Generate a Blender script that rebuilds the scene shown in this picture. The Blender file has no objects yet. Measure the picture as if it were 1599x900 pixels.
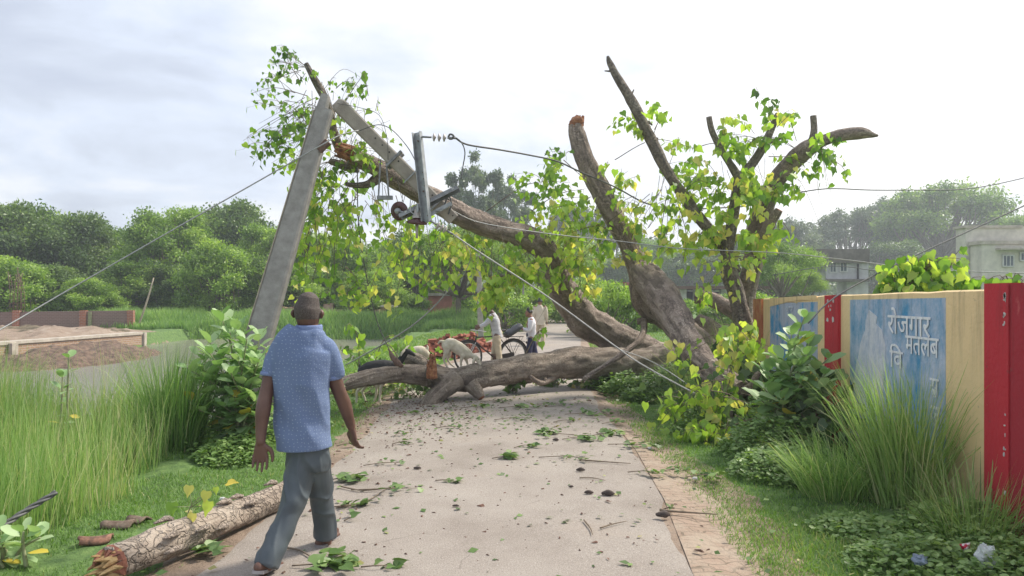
import bpy, math, random
import numpy as np
from mathutils import Vector, Matrix, noise as mnoise
R=math.radians
rng=np.random.default_rng(7); random.seed(7)
scn=bpy.context.scene; COL=scn.collection
F=1150.0; CX=799.5; HY=465.0; CH=1.65
# ---------------- camera, sky, sun, exposure ----------------
cam=bpy.data.cameras.new('camera'); camo=bpy.data.objects.new('camera',cam); COL.objects.link(camo)
camo.location=(0,0,CH); camo.rotation_euler=(R(90),0,0)
cam.sensor_width=36; cam.lens=36*F/1599; cam.shift_y=15/1599; cam.clip_start=.05; cam.clip_end=3000
scn.camera=camo
SUN_EL=R(48); SUN_AZ=R(62)   # clockwise from +Y (the view direction), so the light comes from the right and ahead
sd=Vector((math.sin(SUN_AZ)*math.cos(SUN_EL),math.cos(SUN_AZ)*math.cos(SUN_EL),math.sin(SUN_EL)))
sun=bpy.data.lights.new('sun','SUN'); suno=bpy.data.objects.new('sun',sun); COL.objects.link(suno)
sun.energy=2.5; sun.angle=R(11); sun.color=(1,.93,.81)
suno.rotation_euler=sd.to_track_quat('Z','Y').to_euler(); suno.location=(20,10,30)
w=bpy.data.worlds.new('World'); scn.world=w; w.use_nodes=True
nt=w.node_tree; nt.nodes.clear()
def N(t,typ,**k):
    n=t.nodes.new(typ)
    for a,b in k.items(): setattr(n,a,b)
    return n
def L(t,a,b): t.links.new(a,b)
out=N(nt,'ShaderNodeOutputWorld'); bg=N(nt,'ShaderNodeBackground'); bg.inputs['Strength'].default_value=.1
sky=N(nt,'ShaderNodeTexSky',sky_type='NISHITA'); sky.sun_disc=False; sky.sun_elevation=SUN_EL; sky.sun_rotation=SUN_AZ
sky.dust_density=3; sky.altitude=50
tc=N(nt,'ShaderNodeTexCoord')
sx=N(nt,'ShaderNodeSeparateXYZ'); L(nt,tc.outputs['Generated'],sx.inputs[0])
def MT(t,op,a,b=None,c=None):
    n=N(t,'ShaderNodeMath',operation=op)
    for i,v in enumerate((a,b,c)):
        if v is None: continue
        if isinstance(v,(int,float)): n.inputs[i].default_value=v
        else: L(t,v,n.inputs[i])
    return n.outputs[0]
zz=MT(nt,'ADD',MT(nt,'MAXIMUM',sx.outputs[2],0),.22)
cb=N(nt,'ShaderNodeCombineXYZ'); L(nt,MT(nt,'DIVIDE',sx.outputs[0],zz),cb.inputs[0]); L(nt,MT(nt,'DIVIDE',sx.outputs[1],zz),cb.inputs[1])
n1=N(nt,'ShaderNodeTexNoise'); n1.inputs['Scale'].default_value=1.7; n1.inputs['Detail'].default_value=7; n1.inputs['Roughness'].default_value=.55
n1.inputs['Distortion'].default_value=.35
mp=N(nt,'ShaderNodeMapping'); mp.inputs['Location'].default_value=(3.1,7.2,0); L(nt,cb.outputs[0],mp.inputs[0]); L(nt,mp.outputs[0],n1.inputs['Vector'])
dt=N(nt,'ShaderNodeVectorMath',operation='DOT_PRODUCT'); L(nt,tc.outputs['Generated'],dt.inputs[0]); dt.inputs[1].default_value=(.62,.72,.3)
glow=MT(nt,'SMOOTH_MIN',MT(nt,'MAXIMUM',MT(nt,'MULTIPLY_ADD',dt.outputs['Value'],1.9,-.95),0),1,.2)
cv=MT(nt,'ADD',n1.outputs['Fac'],MT(nt,'MULTIPLY',glow,.30))
cr=N(nt,'ShaderNodeValToRGB'); L(nt,cv,cr.inputs[0])
e=cr.color_ramp; e.elements[0].position=.34; e.elements[0].color=(.46,.50,.60,1); e.elements[1].position=.82; e.elements[1].color=(.98,.97,.96,1)
for p_,c_ in ((.43,(.53,.575,.67,1)),(.50,(.60,.655,.765,1)),(.58,(.70,.73,.79,1)),(.68,(.84,.85,.88,1))):
    x=e.elements.new(p_); x.color=c_
sc_=N(nt,'ShaderNodeVectorMath',operation='SCALE'); L(nt,cr.outputs[0],sc_.inputs[0]); sc_.inputs['Scale'].default_value=6.5
mx=N(nt,'ShaderNodeMix',data_type='RGBA'); mx.inputs[0].default_value=.9
L(nt,sky.outputs[0],mx.inputs[6]); L(nt,sc_.outputs[0],mx.inputs[7]); L(nt,mx.outputs[2],bg.inputs['Color']); L(nt,bg.outputs[0],out.inputs[0])
scn.view_settings.view_transform='Standard'; scn.view_settings.look='None'; scn.view_settings.exposure=1.1; scn.view_settings.gamma=1
scn.view_settings.use_curve_mapping=False
scn.render.resolution_x=1024; scn.render.resolution_y=576
cy=scn.cycles; cy.max_bounces=6; cy.diffuse_bounces=3; cy.glossy_bounces=2; cy.transmission_bounces=4; cy.transparent_max_bounces=6; cy.volume_bounces=0
try: cy.volume_step_rate=4; cy.volume_max_steps=32
except Exception: pass

# ---------------- helpers ----------------
def P(px,py,D): return ((px-CX)/F*D, D, CH+(HY-py)/F*D)
def G(px,py,z=0.0):
    D=(CH-z)*F/(py-HY); return ((px-CX)/F*D, D, z)
def nz(x,y,z=0.0,s=1.0): return mnoise.noise(Vector((x*s,y*s,z*s)))
def sstep(a,b,x):
    t=np.clip((np.asarray(x,float)-a)/(b-a),0,1); return t*t*(3-2*t)
class MB:
    def __init__(s): s.V=[]; s.Fs=[]; s.T=[]; s.M=[]; s.n=0
    def add(s,v,f,tint=.5,mi=0):
        v=np.asarray(v,float).reshape(-1,3)
        fl=f if isinstance(f,list) and len(f) and isinstance(f[0],np.ndarray) else [np.asarray(f,int)]
        for a in fl:
            if len(a)==0: continue
            s.Fs.append(a+s.n)
            s.T.append(np.broadcast_to(np.asarray(tint,float),(len(a),)) if np.ndim(tint)==0 or len(np.atleast_1d(tint))==len(a) else np.full(len(a),float(np.mean(tint))))
            s.M.append(np.full(len(a),mi,int))
        s.V.append(v); s.n+=len(v); return s
    def mesh(s,name,mats,smooth=True,off=(0,0,0)):
        V=np.concatenate(s.V)-np.asarray(off,float)
        me=bpy.data.meshes.new(name)
        tot=np.concatenate([np.full(len(a),a.shape[1]) for a in s.Fs]); idx=np.concatenate([a.ravel() for a in s.Fs])
        me.vertices.add(len(V)); me.vertices.foreach_set('co',V.ravel())
        me.loops.add(len(idx)); me.loops.foreach_set('vertex_index',idx)
        me.polygons.add(len(tot)); st=np.concatenate([[0],np.cumsum(tot)[:-1]])
        me.polygons.foreach_set('loop_start',st); me.polygons.foreach_set('loop_total',tot)
        me.polygons.foreach_set('use_smooth',np.full(len(tot),bool(smooth)))
        for m in (mats if isinstance(mats,(list,tuple)) else [mats]):
            if m is not None: me.materials.append(m)
        me.polygons.foreach_set('material_index',np.concatenate(s.M))
        at=me.attributes.new('tint','FLOAT','FACE'); at.data.foreach_set('value',np.concatenate(s.T).astype(np.float32))
        me.update(calc_edges=True); me.validate(); return me
    def build(s,name,mats,parent=None,smooth=True,loc=None):
        off=(0,0,0)
        if parent is not None: off=wl(parent)
        elif loc is not None: off=loc
        o=bpy.data.objects.new(name,s.mesh(name,mats,smooth,off)); COL.objects.link(o)
        if parent is not None: o.parent=parent
        elif loc is not None: o.location=loc
        return o
def wl(o):
    v=Vector((0,0,0))
    while o is not None: v=v+o.location; o=o.parent
    return tuple(v)
def tag(o,label=None,cat=None,group=None,kind=None):
    if label: o['label']=label
    if cat: o['category']=cat
    if group: o['group']=group
    if kind: o['kind']=kind
    return o
def thing(name,label,cat,loc=(0,0,0),group=None):
    o=bpy.data.objects.new(name,None); COL.objects.link(o); o.location=loc; o.empty_display_size=.2
    return tag(o,label,cat,group)
def copytree(o,parent=None):
    c=o.copy(); COL.objects.link(c)
    if parent is not None: c.parent=parent
    for ch in list(o.children): copytree(ch,c)
    return c
def box(mb,c,s,rz=0,rot=None,tint=.5,mi=0,jit=0):
    x,y,z=[a/2 for a in s]
    v=np.array([(-x,-y,-z),(x,-y,-z),(x,y,-z),(-x,y,-z),(-x,-y,z),(x,-y,z),(x,y,z),(-x,y,z)],float)
    if jit: v=v+rng.normal(0,jit,v.shape)
    if rot is None: rot=Matrix.Rotation(rz,3,'Z')
    v=v@np.array(rot).T+np.asarray(c)
    return mb.add(v,np.array([(0,3,2,1),(4,5,6,7),(0,1,5,4),(1,2,6,5),(2,3,7,6),(3,0,4,7)]),tint,mi)
def bar(mb,a,b,wd,ht,up=(0,0,1),tint=.5,mi=0,wd2=None,ht2=None):
    a=Vector(a); b=Vector(b); t=(b-a).normalized(); u=t.cross(Vector(up)).normalized(); v=u.cross(t)
    w2=wd if wd2 is None else wd2; h2=ht if ht2 is None else ht2
    vs=[]
    for p,ww,hh in ((a,wd,ht),(b,w2,h2)):
        for sx_,sz_ in ((-1,-1),(1,-1),(1,1),(-1,1)): vs.append(p+u*sx_*ww/2+v*sz_*hh/2)
    return mb.add(vs,np.array([(0,3,2,1),(4,5,6,7),(0,1,5,4),(1,2,6,5),(2,3,7,6),(3,0,4,7)]),tint,mi)
def spline(pts,n):
    p=np.asarray(pts,float)
    if len(p)<3 or n<=1: return p
    o=[]
    for i in range(len(p)-1):
        p0=p[max(i-1,0)]; p1=p[i]; p2=p[i+1]; p3=p[min(i+2,len(p)-1)]
        for k in range(n):
            t=k/n; o.append(.5*((2*p1)+(-p0+p2)*t+(2*p0-5*p1+4*p2-p3)*t*t+(-p0+3*p1-3*p2+p3)*t**3))
    o.append(p[-1]); return np.array(o)
def tube(mb,pts,rad,sides=8,sub=1,rough=0,rs=3.0,cap='flat',tint=.5,mi=0,ref=None,mi_end=None,end_drop=0,seed=0):
    """swept tube. rad: scalar / list / list of (ra,rb)."""
    pts=np.asarray(pts,float); n=len(pts)
    rad=np.asarray(rad,float)
    if rad.ndim==0: rad=np.full((n,2),float(rad))
    elif rad.ndim==1: rad=np.stack([rad,rad],1)
    q=spline(np.hstack([pts,rad]),sub); pts=q[:,:3]; rad=np.maximum(q[:,3:5],1e-4); n=len(pts)
    T=np.gradient(pts,axis=0); T/=np.maximum(np.linalg.norm(T,axis=1,keepdims=True),1e-9)
    if ref is not None:
        U=np.cross(np.asarray(ref,float)[None],T); U/=np.maximum(np.linalg.norm(U,axis=1,keepdims=True),1e-9)
    else:
        U=np.zeros_like(T); a=np.array([0,0,1.]) if abs(T[0][2])<.9 else np.array([1.,0,0])
        u=np.cross(a,T[0]); U[0]=u/np.linalg.norm(u)
        for i in range(1,n):
            u=U[i-1]-T[i]*np.dot(U[i-1],T[i]); U[i]=u/max(np.linalg.norm(u),1e-9)
    W=np.cross(T,U)
    th=np.linspace(0,2*np.pi,sides,endpoint=False); c=np.cos(th); s_=np.sin(th)
    if cap=='round':
        # add hemispherical rings
        P_,R_,U_,W_=[],[],[],[]
        for k in (0.15,.5,.8): P_.append(pts[0]-T[0]*rad[0].mean()*math.cos(math.asin(k))); R_.append(rad[0]*k); U_.append(U[0]); W_.append(W[0])
        for i in range(n): P_.append(pts[i]); R_.append(rad[i]); U_.append(U[i]); W_.append(W[i])
        for k in (.8,.5,.15): P_.append(pts[-1]+T[-1]*rad[-1].mean()*math.cos(math.asin(k))); R_.append(rad[-1]*k); U_.append(U[-1]); W_.append(W[-1])
        pts=np.array(P_); rad=np.array(R_); U=np.array(U_); W=np.array(W_); n=len(pts)
    V=pts[:,None]+U[:,None]*c[None,:,None]*rad[:,0][:,None,None]+W[:,None]*s_[None,:,None]*rad[:,1][:,None,None]
    ft_=None
    if rough:
        s_len=np.concatenate([[0],np.cumsum(np.linalg.norm(np.diff(pts,axis=0),axis=1))]); ft_=np.zeros((n,sides))
        for i in range(n):
            for j in range(sides):
                p=V[i,j]; d=p-pts[i]; tw_=th[j]+s_len[i]*.35
                fr=mnoise.noise(Vector((math.cos(tw_)*3.6+seed,math.sin(tw_)*3.6,s_len[i]*2.6)))+.6*mnoise.noise(Vector((math.cos(tw_)*9,math.sin(tw_)*9+seed,s_len[i]*5.5)))
                k=1+rough*(mnoise.noise(Vector((p[0]*rs+seed,p[1]*rs,p[2]*rs)))*1.3+.6*mnoise.noise(Vector((p[0]*rs*3,p[1]*rs*3,p[2]*rs*3+seed)))+.62*fr+.30*mnoise.noise(Vector((p[0]*rs*9,p[1]*rs*9,p[2]*rs*9))))
                V[i,j]=pts[i]+d*k; ft_[i,j]=min(1,max(0,.5+1.15*fr))
    V=V.reshape(-1,3)
    i=np.arange(n-1)[:,None]*sides; j=np.arange(sides)[None]; j2=(j+1)%sides
    Fq=np.stack([i+j,i+j2,i+sides+j2,i+sides+j],-1).reshape(-1,4)
    mb.add(V,Fq,tint if ft_ is None else ft_[:-1].reshape(-1),mi)
    # caps
    base=mb.n-len(V)
    for e_,off in ((0,0),(1,(n-1)*sides)):
        cpt=pts[0] if e_==0 else pts[-1]+ (T[-1]*end_drop if cap!='round' else 0)
        mb.V.append(np.asarray(cpt,float).reshape(1,3)); ci=mb.n; mb.n+=1
        jj=np.arange(sides); a=base+off+jj; b=base+off+(jj+1)%sides
        tri=np.stack([np.full(sides,ci),b,a] if e_==0 else [np.full(sides,ci),a,b],-1)
        mb.Fs.append(tri); mb.T.append(np.full(sides,tint)); mb.M.append(np.full(sides,mi if (mi_end is None or e_==0) else mi_end,int))
    return mb
def lathe(mb,c,prof,axis=(0,0,1),sides=16,tint=.5,mi=0):
    ax=Vector(axis).normalized()
    pts=[Vector(c)+ax*h for r,h in prof]
    # build with fixed frame
    a=Vector((0,0,1)) if abs(ax.z)<.9 else Vector((1,0,0)); u=a.cross(ax).normalized(); v=ax.cross(u)
    V=[]
    for (r,h),p in zip(prof,pts):
        for k in range(sides):
            t=2*math.pi*k/sides; V.append(p+u*math.cos(t)*r+v*math.sin(t)*r)
    n=len(prof); Fq=[]
    for i in range(n-1):
        for j in range(sides): Fq.append((i*sides+j,i*sides+(j+1)%sides,(i+1)*sides+(j+1)%sides,(i+1)*sides+j))
    return mb.add([tuple(x) for x in V],np.array(Fq),tint,mi)
def inst(mb,tv,tf,pos,fwd,nrm,scale,tint=.5,mi=0,sx=1.0):
    """many copies of a template: local x side, y along fwd, z normal"""
    pos=np.asarray(pos,float); n=len(pos)
    if n==0: return mb
    fwd=np.asarray(fwd,float); fwd=fwd/np.maximum(np.linalg.norm(fwd,axis=1,keepdims=True),1e-9)
    nrm=np.asarray(nrm,float); sd_=np.cross(fwd,nrm); sd_/=np.maximum(np.linalg.norm(sd_,axis=1,keepdims=True),1e-9)
    nn=np.cross(sd_,fwd); sc=np.broadcast_to(np.asarray(scale,float),(n,)); sxx=np.broadcast_to(np.asarray(sx,float),(n,))
    tv=np.asarray(tv,float); k=len(tv)
    V=pos[:,None]+sc[:,None,None]*(tv[None,:,0,None]*sd_[:,None]*sxx[:,None,None]+tv[None,:,1,None]*fwd[:,None]+tv[None,:,2,None]*nn[:,None])
    off=(np.arange(n)*k)[:,None,None]
    tint=np.broadcast_to(np.asarray(tint,float),(n,))
    tfs=tf if isinstance(tf,list) else [tf]
    v=V.reshape(-1,3); first=True
    for a in tfs:
        f_=(a[None]+off).reshape(-1,a.shape[1])
        mb.Fs.append(f_+mb.n); mb.T.append(np.repeat(tint,len(a))); mb.M.append(np.full(len(f_),mi,int))
    mb.V.append(v); mb.n+=len(v); return mb
def rdir(n,up=0.0,spread=1.0):
    v=rng.normal(0,spread,(n,3)); v[:,2]+=up; return v/np.maximum(np.linalg.norm(v,axis=1,keepdims=True),1e-9)
# leaf templates
HEART_V=[(0,0,0),(-.30,-.10,.02),(-.46,.16,.05),(-.40,.44,.05),(-.17,.72,.02),(0,1.12,-.08),(.17,.72,.02),(.40,.44,.05),(.46,.16,.05),(.30,-.10,.02),(0,.38,-.03)]
HEART_F=np.array([(0,2,1),(0,10,2),(10,3,2),(10,4,3),(10,5,4),(10,6,5),(10,7,6),(10,8,7),(0,8,10),(0,9,8)])
OVAL_V=[(0,0,0),(-.20,.20,.03),(-.33,.52,.07),(-.24,.85,.05),(0,1.0,-.03),(.24,.85,.05),(.33,.52,.07),(.20,.20,.03),(0,.5,0)]
OVAL_F=np.array([(0,8,1),(1,8,2),(2,8,3),(3,8,4),(4,8,5),(5,8,6),(6,8,7),(7,8,0)])
SMALL_V=[(0,0,0),(-.28,.45,.05),(0,1,0),(.28,.45,.05)]; SMALL_F=np.array([(0,3,2,1)])
BL_V=[(-.5,0,0),(.5,0,0),(-.42,.34,.02),(.42,.34,.02),(-.28,.68,.09),(.28,.68,.09),(0,1,.2)]
BL_F=[np.array([(0,1,3,2),(2,3,5,4)]),np.array([(4,5,6)])]

# ---------------- materials ----------------
def newmat(name):
    m=bpy.data.materials.new(name); m.use_nodes=True; t=m.node_tree; b=t.nodes['Principled BSDF']; return m,t,b
def ramp(t,fac,stops):
    r=N(t,'ShaderNodeValToRGB'); L(t,fac,r.inputs[0]); e=r.color_ramp
    e.elements[0].position=stops[0][0]; e.elements[0].color=(*stops[0][1],1); e.elements[1].position=stops[-1][0]; e.elements[1].color=(*stops[-1][1],1)
    for p_,c_ in stops[1:-1]: x=e.elements.new(p_); x.color=(*c_,1)
    return r.outputs[0]
def noisen(t,scale,detail=4,rough=.55,vec=None,dist=0,coord='Object'):
    n=N(t,'ShaderNodeTexNoise'); n.inputs['Scale'].default_value=scale; n.inputs['Detail'].default_value=detail; n.inputs['Roughness'].default_value=rough; n.inputs['Distortion'].default_value=dist
    if vec is None: vec=N(t,'ShaderNodeTexCoord').outputs[coord]
    L(t,vec,n.inputs['Vector']); return n.outputs['Fac']
def bumpn(t,b,h,strength=.4,dist=.02):
    n=N(t,'ShaderNodeBump'); n.inputs['Strength'].default_value=strength; n.inputs['Distance'].default_value=dist
    L(t,h,n.inputs['Height']); L(t,n.outputs[0],b.inputs['Normal'])
def mixc(t,f,a,b,mode='MIX'):
    n=N(t,'ShaderNodeMix',data_type='RGBA',blend_type=mode)
    if isinstance(f,(int,float)): n.inputs[0].default_value=f
    else: L(t,f,n.inputs[0])
    for i,v in ((6,a),(7,b)):
        if isinstance(v,tuple): n.inputs[i].default_value=(*v,1)
        else: L(t,v,n.inputs[i])
    return n.outputs[2]
def simple(name,c1,c2=None,scale=6,rough=.8,bump=0,bs=40,metal=0,detail=5,lo=.35,hi=.65):
    m,t,b=newmat(name)
    if c2 is None: c2=tuple(x*.75 for x in c1)
    L(t,ramp(t,noisen(t,scale,detail),[(lo,c2),(hi,c1)]),b.inputs['Base Color'])
    b.inputs['Roughness'].default_value=rough; b.inputs['Metallic'].default_value=metal
    if bump: bumpn(t,b,noisen(t,bs,5),bump,.01)
    return m
def leafmat(name,stops,transl=.45,rough=.45,tc_=(1.25,1.35,.55)):
    m,t,b=newmat(name)
    a=N(t,'ShaderNodeAttribute',attribute_name='tint'); col=ramp(t,a.outputs['Fac'],stops)
    L(t,col,b.inputs['Base Color']); b.inputs['Roughness'].default_value=rough
    tr=N(t,'ShaderNodeBsdfTranslucent'); L(t,mixc(t,1.0,col,tc_,'MULTIPLY'),tr.inputs[0])
    mxs=N(t,'ShaderNodeMixShader'); mxs.inputs[0].default_value=transl
    L(t,b.outputs[0],mxs.inputs[1]); L(t,tr.outputs[0],mxs.inputs[2]); L(t,mxs.outputs[0],t.nodes['Material Output'].inputs[0])
    return m
M={}
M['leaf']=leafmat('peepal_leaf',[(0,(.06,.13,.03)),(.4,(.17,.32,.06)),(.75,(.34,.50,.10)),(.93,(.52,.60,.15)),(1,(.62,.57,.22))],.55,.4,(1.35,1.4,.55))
M['leaf_litter']=leafmat('fallen_leaf',[(0,(.06,.11,.03)),(.5,(.11,.20,.05)),(.85,(.20,.30,.09)),(1,(.40,.33,.12))],.2,.5)
M['calo']=leafmat('milkweed_leaf',[(0,(.15,.27,.10)),(.5,(.28,.43,.18)),(.9,(.44,.56,.31)),(.97,(.62,.68,.46)),(1,(.66,.52,.08))],.3,.5,(1.1,1.25,.6))
M['dkleaf']=leafmat('dark_leaf',[(0,(.035,.07,.025)),(.6,(.07,.13,.04)),(1,(.14,.21,.07))],.3)
M['herb']=leafmat('herb_leaf',[(0,(.08,.15,.045)),(.6,(.19,.31,.09)),(1,(.36,.49,.18))],.35)
M['grass']=leafmat('tall_grass',[(0,(.09,.19,.05)),(.4,(.21,.36,.10)),(.8,(.38,.52,.20)),(1,(.62,.58,.36))],.45,.5,(1.1,1.2,.6))
M['turf']=leafmat('turf_blade',[(0,(.08,.16,.04)),(.5,(.16,.29,.065)),(.85,(.25,.38,.10)),(1,(.42,.40,.20))],.35,.6)
M['reed']=leafmat('bank_grass',[(0,(.10,.21,.06)),(.6,(.23,.38,.12)),(1,(.38,.52,.19))],.4,.6)
M['tr1']=leafmat('foliage_mid',[(0,(.06,.115,.035)),(.5,(.17,.28,.06)),(1,(.36,.47,.12))],.45)
M['tr2']=leafmat('foliage_bright',[(0,(.09,.17,.035)),(.5,(.25,.39,.07)),(1,(.42,.55,.14))],.4)
M['tr3']=leafmat('foliage_dark',[(0,(.055,.10,.035)),(.6,(.14,.225,.06)),(1,(.27,.37,.10))],.3)
M['tr4']=leafmat('foliage_hazed',[(0,(.08,.12,.075)),(.6,(.15,.20,.12)),(1,(.24,.29,.18))],.3)  # leaf colour itself paled and greyed to add to the distance haze
def barkmat(name,c1,c2,c3,sc=4):
    m,t,b=newmat(name); tcn=N(t,'ShaderNodeTexCoord').outputs['Object']
    col=ramp(t,noisen(t,sc,8,.65,tcn),[(.3,c2),(.5,c1),(.68,c3)])
    v=N(t,'ShaderNodeTexVoronoi',feature='DISTANCE_TO_EDGE'); v.inputs['Scale'].default_value=sc*3.2
    nn=N(t,'ShaderNodeTexNoise'); nn.inputs['Scale'].default_value=sc*2; nn.inputs['Detail'].default_value=4; L(t,tcn,nn.inputs['Vector'])
    va=N(t,'ShaderNodeVectorMath',operation='MULTIPLY_ADD'); L(t,nn.outputs['Color'],va.inputs[0]); va.inputs[1].default_value=(.5,.5,.5); L(t,tcn,va.inputs[2]); L(t,va.outputs[0],v.inputs['Vector'])
    fa=N(t,'ShaderNodeAttribute',attribute_name='tint').outputs['Fac']; col=mixc(t,MT(t,'MULTIPLY',MT(t,'SUBTRACT',1,MT(t,'SMOOTH_MIN',MT(t,'MULTIPLY',fa,2.0),1,.2)),.8),col,tuple(x*.55 for x in c2)); col=mixc(t,MT(t,'MULTIPLY',MT(t,'MAXIMUM',MT(t,'SUBTRACT',fa,.6),0),1.3),col,c3)
    crk=MT(t,'SMOOTH_MIN',MT(t,'MULTIPLY',v.outputs['Distance'],9),1,.2)
    big=noisen(t,sc*.8,3,.5,tcn)
    crk2=MT(t,'MAXIMUM',crk,MT(t,'SMOOTH_MIN',MT(t,'MAXIMUM',MT(t,'MULTIPLY_ADD',big,7,-3.1),0),1,.2))
    fine=noisen(t,sc*14,6,.7,tcn)
    L(t,mixc(t,MT(t,'MULTIPLY',MT(t,'SUBTRACT',1,crk2),.55),mixc(t,MT(t,'MULTIPLY',fine,.5),col,c3),tuple(x*.3 for x in c2)),b.inputs['Base Color'])
    b.inputs['Roughness'].default_value=.92
    bumpn(t,b,MT(t,'ADD',MT(t,'MULTIPLY',crk,.6),MT(t,'ADD',MT(t,'MULTIPLY',fine,.45),noisen(t,sc*5,5,.6,tcn))),.9,.03)
    return m
M['bark']=barkmat('bark_old',(.33,.255,.21),(.20,.15,.122),(.46,.375,.315))
M['barkl']=barkmat('bark_pale',(.37,.295,.24),(.23,.175,.138),(.48,.405,.34),5)
M['barks']=barkmat('bark_smooth',(.25,.195,.16),(.16,.125,.10),(.29,.26,.21),3)
M['twig']=simple('twig',(.22,.17,.12),(.12,.09,.06),20)
M['twiggreen']=simple('green_twig',(.30,.33,.18),(.2,.2,.11),20)
def woodsplit():
    m,t,b=newmat('torn_wood'); tcn=N(t,'ShaderNodeTexCoord').outputs['Object']
    L(t,ramp(t,noisen(t,16,6,.6,tcn),[(.3,(.12,.05,.03)),(.5,(.32,.135,.07)),(.62,(.44,.22,.11)),(.75,(.52,.38,.24))]),b.inputs['Base Color'])
    b.inputs['Roughness'].default_value=.9; bumpn(t,b,noisen(t,50,5,.6,tcn),.8,.02); return m
M['wood']=woodsplit()
M['conc']=simple('pole_concrete',(.36,.34,.32),(.23,.215,.20),9,.9,.5,60,detail=9,lo=.3,hi=.7)
M['conc2']=simple('pole_concrete_warm',(.40,.36,.31),(.27,.24,.21),7,.9,.5,70,detail=9,lo=.3,hi=.7)
M['steel']=simple('galvanised',(.42,.44,.46),(.28,.29,.30),12,.5,.1,60,metal=.45)
M['steeld']=simple('weathered_angle',(.30,.31,.32),(.17,.17,.17),14,.6,.2,60,metal=.4)
M['rust']=simple('rusty_iron',(.20,.12,.09),(.10,.06,.05),25,.8)
M['porc']=simple('brown_porcelain',(.10,.035,.035),(.06,.02,.02),12,.25)
M['porcw']=simple('grey_porcelain',(.50,.45,.42),(.36,.32,.30),30,.35)
M['wire']=simple('wire',(.42,.42,.41),(.30,.30,.30),30,.5,metal=.3)
M['wired']=simple('dark_wire',(.13,.13,.13),(.08,.08,.08),30,.6)
M['white']=simple('white_plaster',(.62,.62,.60),(.45,.45,.44),4,.9)
# ---------------- ground ----------------
def road_c(y):   # centre x and half width along the road
    ys=[0,4.4,6,8,12,16,20,30,45,60,90,160]
    l=[-2.05,-1.98,-1.86,-1.82,-2.0,-1.9,-1.35,-.6,.9,2.4,6.5,18]
    r=[1.05,1.14,1.30,1.40,1.40,1.75,2.0,2.9,4.3,5.4,9.6,21.5]
    return np.interp(y,ys,l),np.interp(y,ys,r)
WZ=-.5
def pond(x,y):
    edge=-4.3-.9*sstep(9,6,y)+.35*np.sin(y*.7)+.25*np.sin(y*1.9+1)
    m=sstep(0,1.1,edge-x)*sstep(8.6,11.5,y+.35*np.sin(x*1.3))*sstep(39.5,37.5,y+.4*np.sin(x*.6))
    # the built-up bank behind the retaining wall
    wx=np.interp(y,[20,24,31,31.6,60],[-17.3,-16.7,-15.7,-16.6,-16.6])
    m=m*(1-sstep(-.25,.05,wx-x)*sstep(19,22,y))
    # spoil heap sloping into the water in front of the retaining wall
    return m
def ground_z(x,y):
    x=np.asarray(x,float); y=np.asarray(y,float)
    l,r=road_c(y)
    off=np.maximum(l-x,x-r)
    z=np.where(off>0,.035*np.sin(x*2.3+y*1.1)*sstep(.3,2,off)+.03*np.sin(x*.9-y*1.7)*sstep(.3,2,off)+.02*np.sin(x*5.1+y*4.3)*sstep(.1,1,off),0)
    z=z-.03*sstep(0,.25,off)*sstep(2,.6,off)
    z=z-.95*pond(x,y)
    # earth bank right of the road behind the wall end
    z=z+.12*sstep(.5,2.5,x-r)*sstep(8,11,y)*sstep(60,20,y)
    bank=sstep(-17.5,-18.5,x)*sstep(23,26,y)*sstep(38,34,y)
    z=z+bank*(.10+.16*np.exp(-((x+22)/2.6)**2-((y-33.5)/2.2)**2)+.12*np.exp(-((x+19.5)/1.5)**2-((y-33)/2)**2)+.1*np.exp(-((x+26)/2.3)**2-((y-32)/2.4)**2)+.08*np.sin(x*3.1+y*2)+.05*np.sin(x*7-y*5))
    return z
def grid(xs,ys,zf):
    X,Y=np.meshgrid(xs,ys); Z=zf(X,Y)
    V=np.stack([X,Y,Z],-1).reshape(-1,3); nx=len(xs); ny=len(ys)
    i=np.arange(ny-1)[:,None]*nx; j=np.arange(nx-1)[None]
    Fq=np.stack([i+j,i+j+1,i+nx+j+1,i+nx+j],-1).reshape(-1,4); return V,Fq
xs=np.unique(np.concatenate([np.linspace(-900,-60,20),np.linspace(-60,-12,90),np.linspace(-12,8,201),np.linspace(8,60,50),np.linspace(60,900,20)]))
ys=np.unique(np.concatenate([np.linspace(-60,1,20),np.linspace(1,22,180),np.linspace(22,70,120),np.linspace(70,1500,40)]))
m,t,b=newmat('ground_soil'); tcn=N(t,'ShaderNodeTexCoord').outputs['Object']
soil=ramp(t,noisen(t,2.2,8,.6,tcn),[(.3,(.17,.125,.09)),(.5,(.27,.20,.15)),(.7,(.36,.29,.23))])
grs=ramp(t,noisen(t,9,6,.6,tcn),[(.3,(.055,.11,.03)),(.55,(.11,.19,.05)),(.75,(.18,.26,.08))])
vc=N(t,'ShaderNodeAttribute',attribute_name='green')
gm=MT(t,'GREATER_THAN',MT(t,'ADD',MT(t,'ADD',vc.outputs['Fac'],MT(t,'MULTIPLY',noisen(t,1.6,6,.65,tcn),.9)),-.95),.0)
L(t,mixc(t,gm,soil,grs),b.inputs['Base Color']); b.inputs['Roughness'].default_value=.95
bumpn(t,b,noisen(t,12,8,.65,tcn),.8,.05)
M['soil']=m
V,Fq=grid(xs,ys,ground_z)
g=MB().add(V,Fq); go=g.build('ground',M['soil']); tag(go,kind='structure')
x,y=V[:,0],V[:,1]; l_,r_=road_c(y); off=np.maximum(l_-x,x-r_)
gr=.15+.85*sstep(.1,.75,np.where(x>r_,(off-.28*sstep(9,6,y)-.05),off+.15)); gr=gr*(1-sstep(-17,-18,x)*sstep(23,25,y)*sstep(38,36,y)*.9)
gr=np.where((pond(x,y)>.2)&(y<37),.1,gr)
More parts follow.
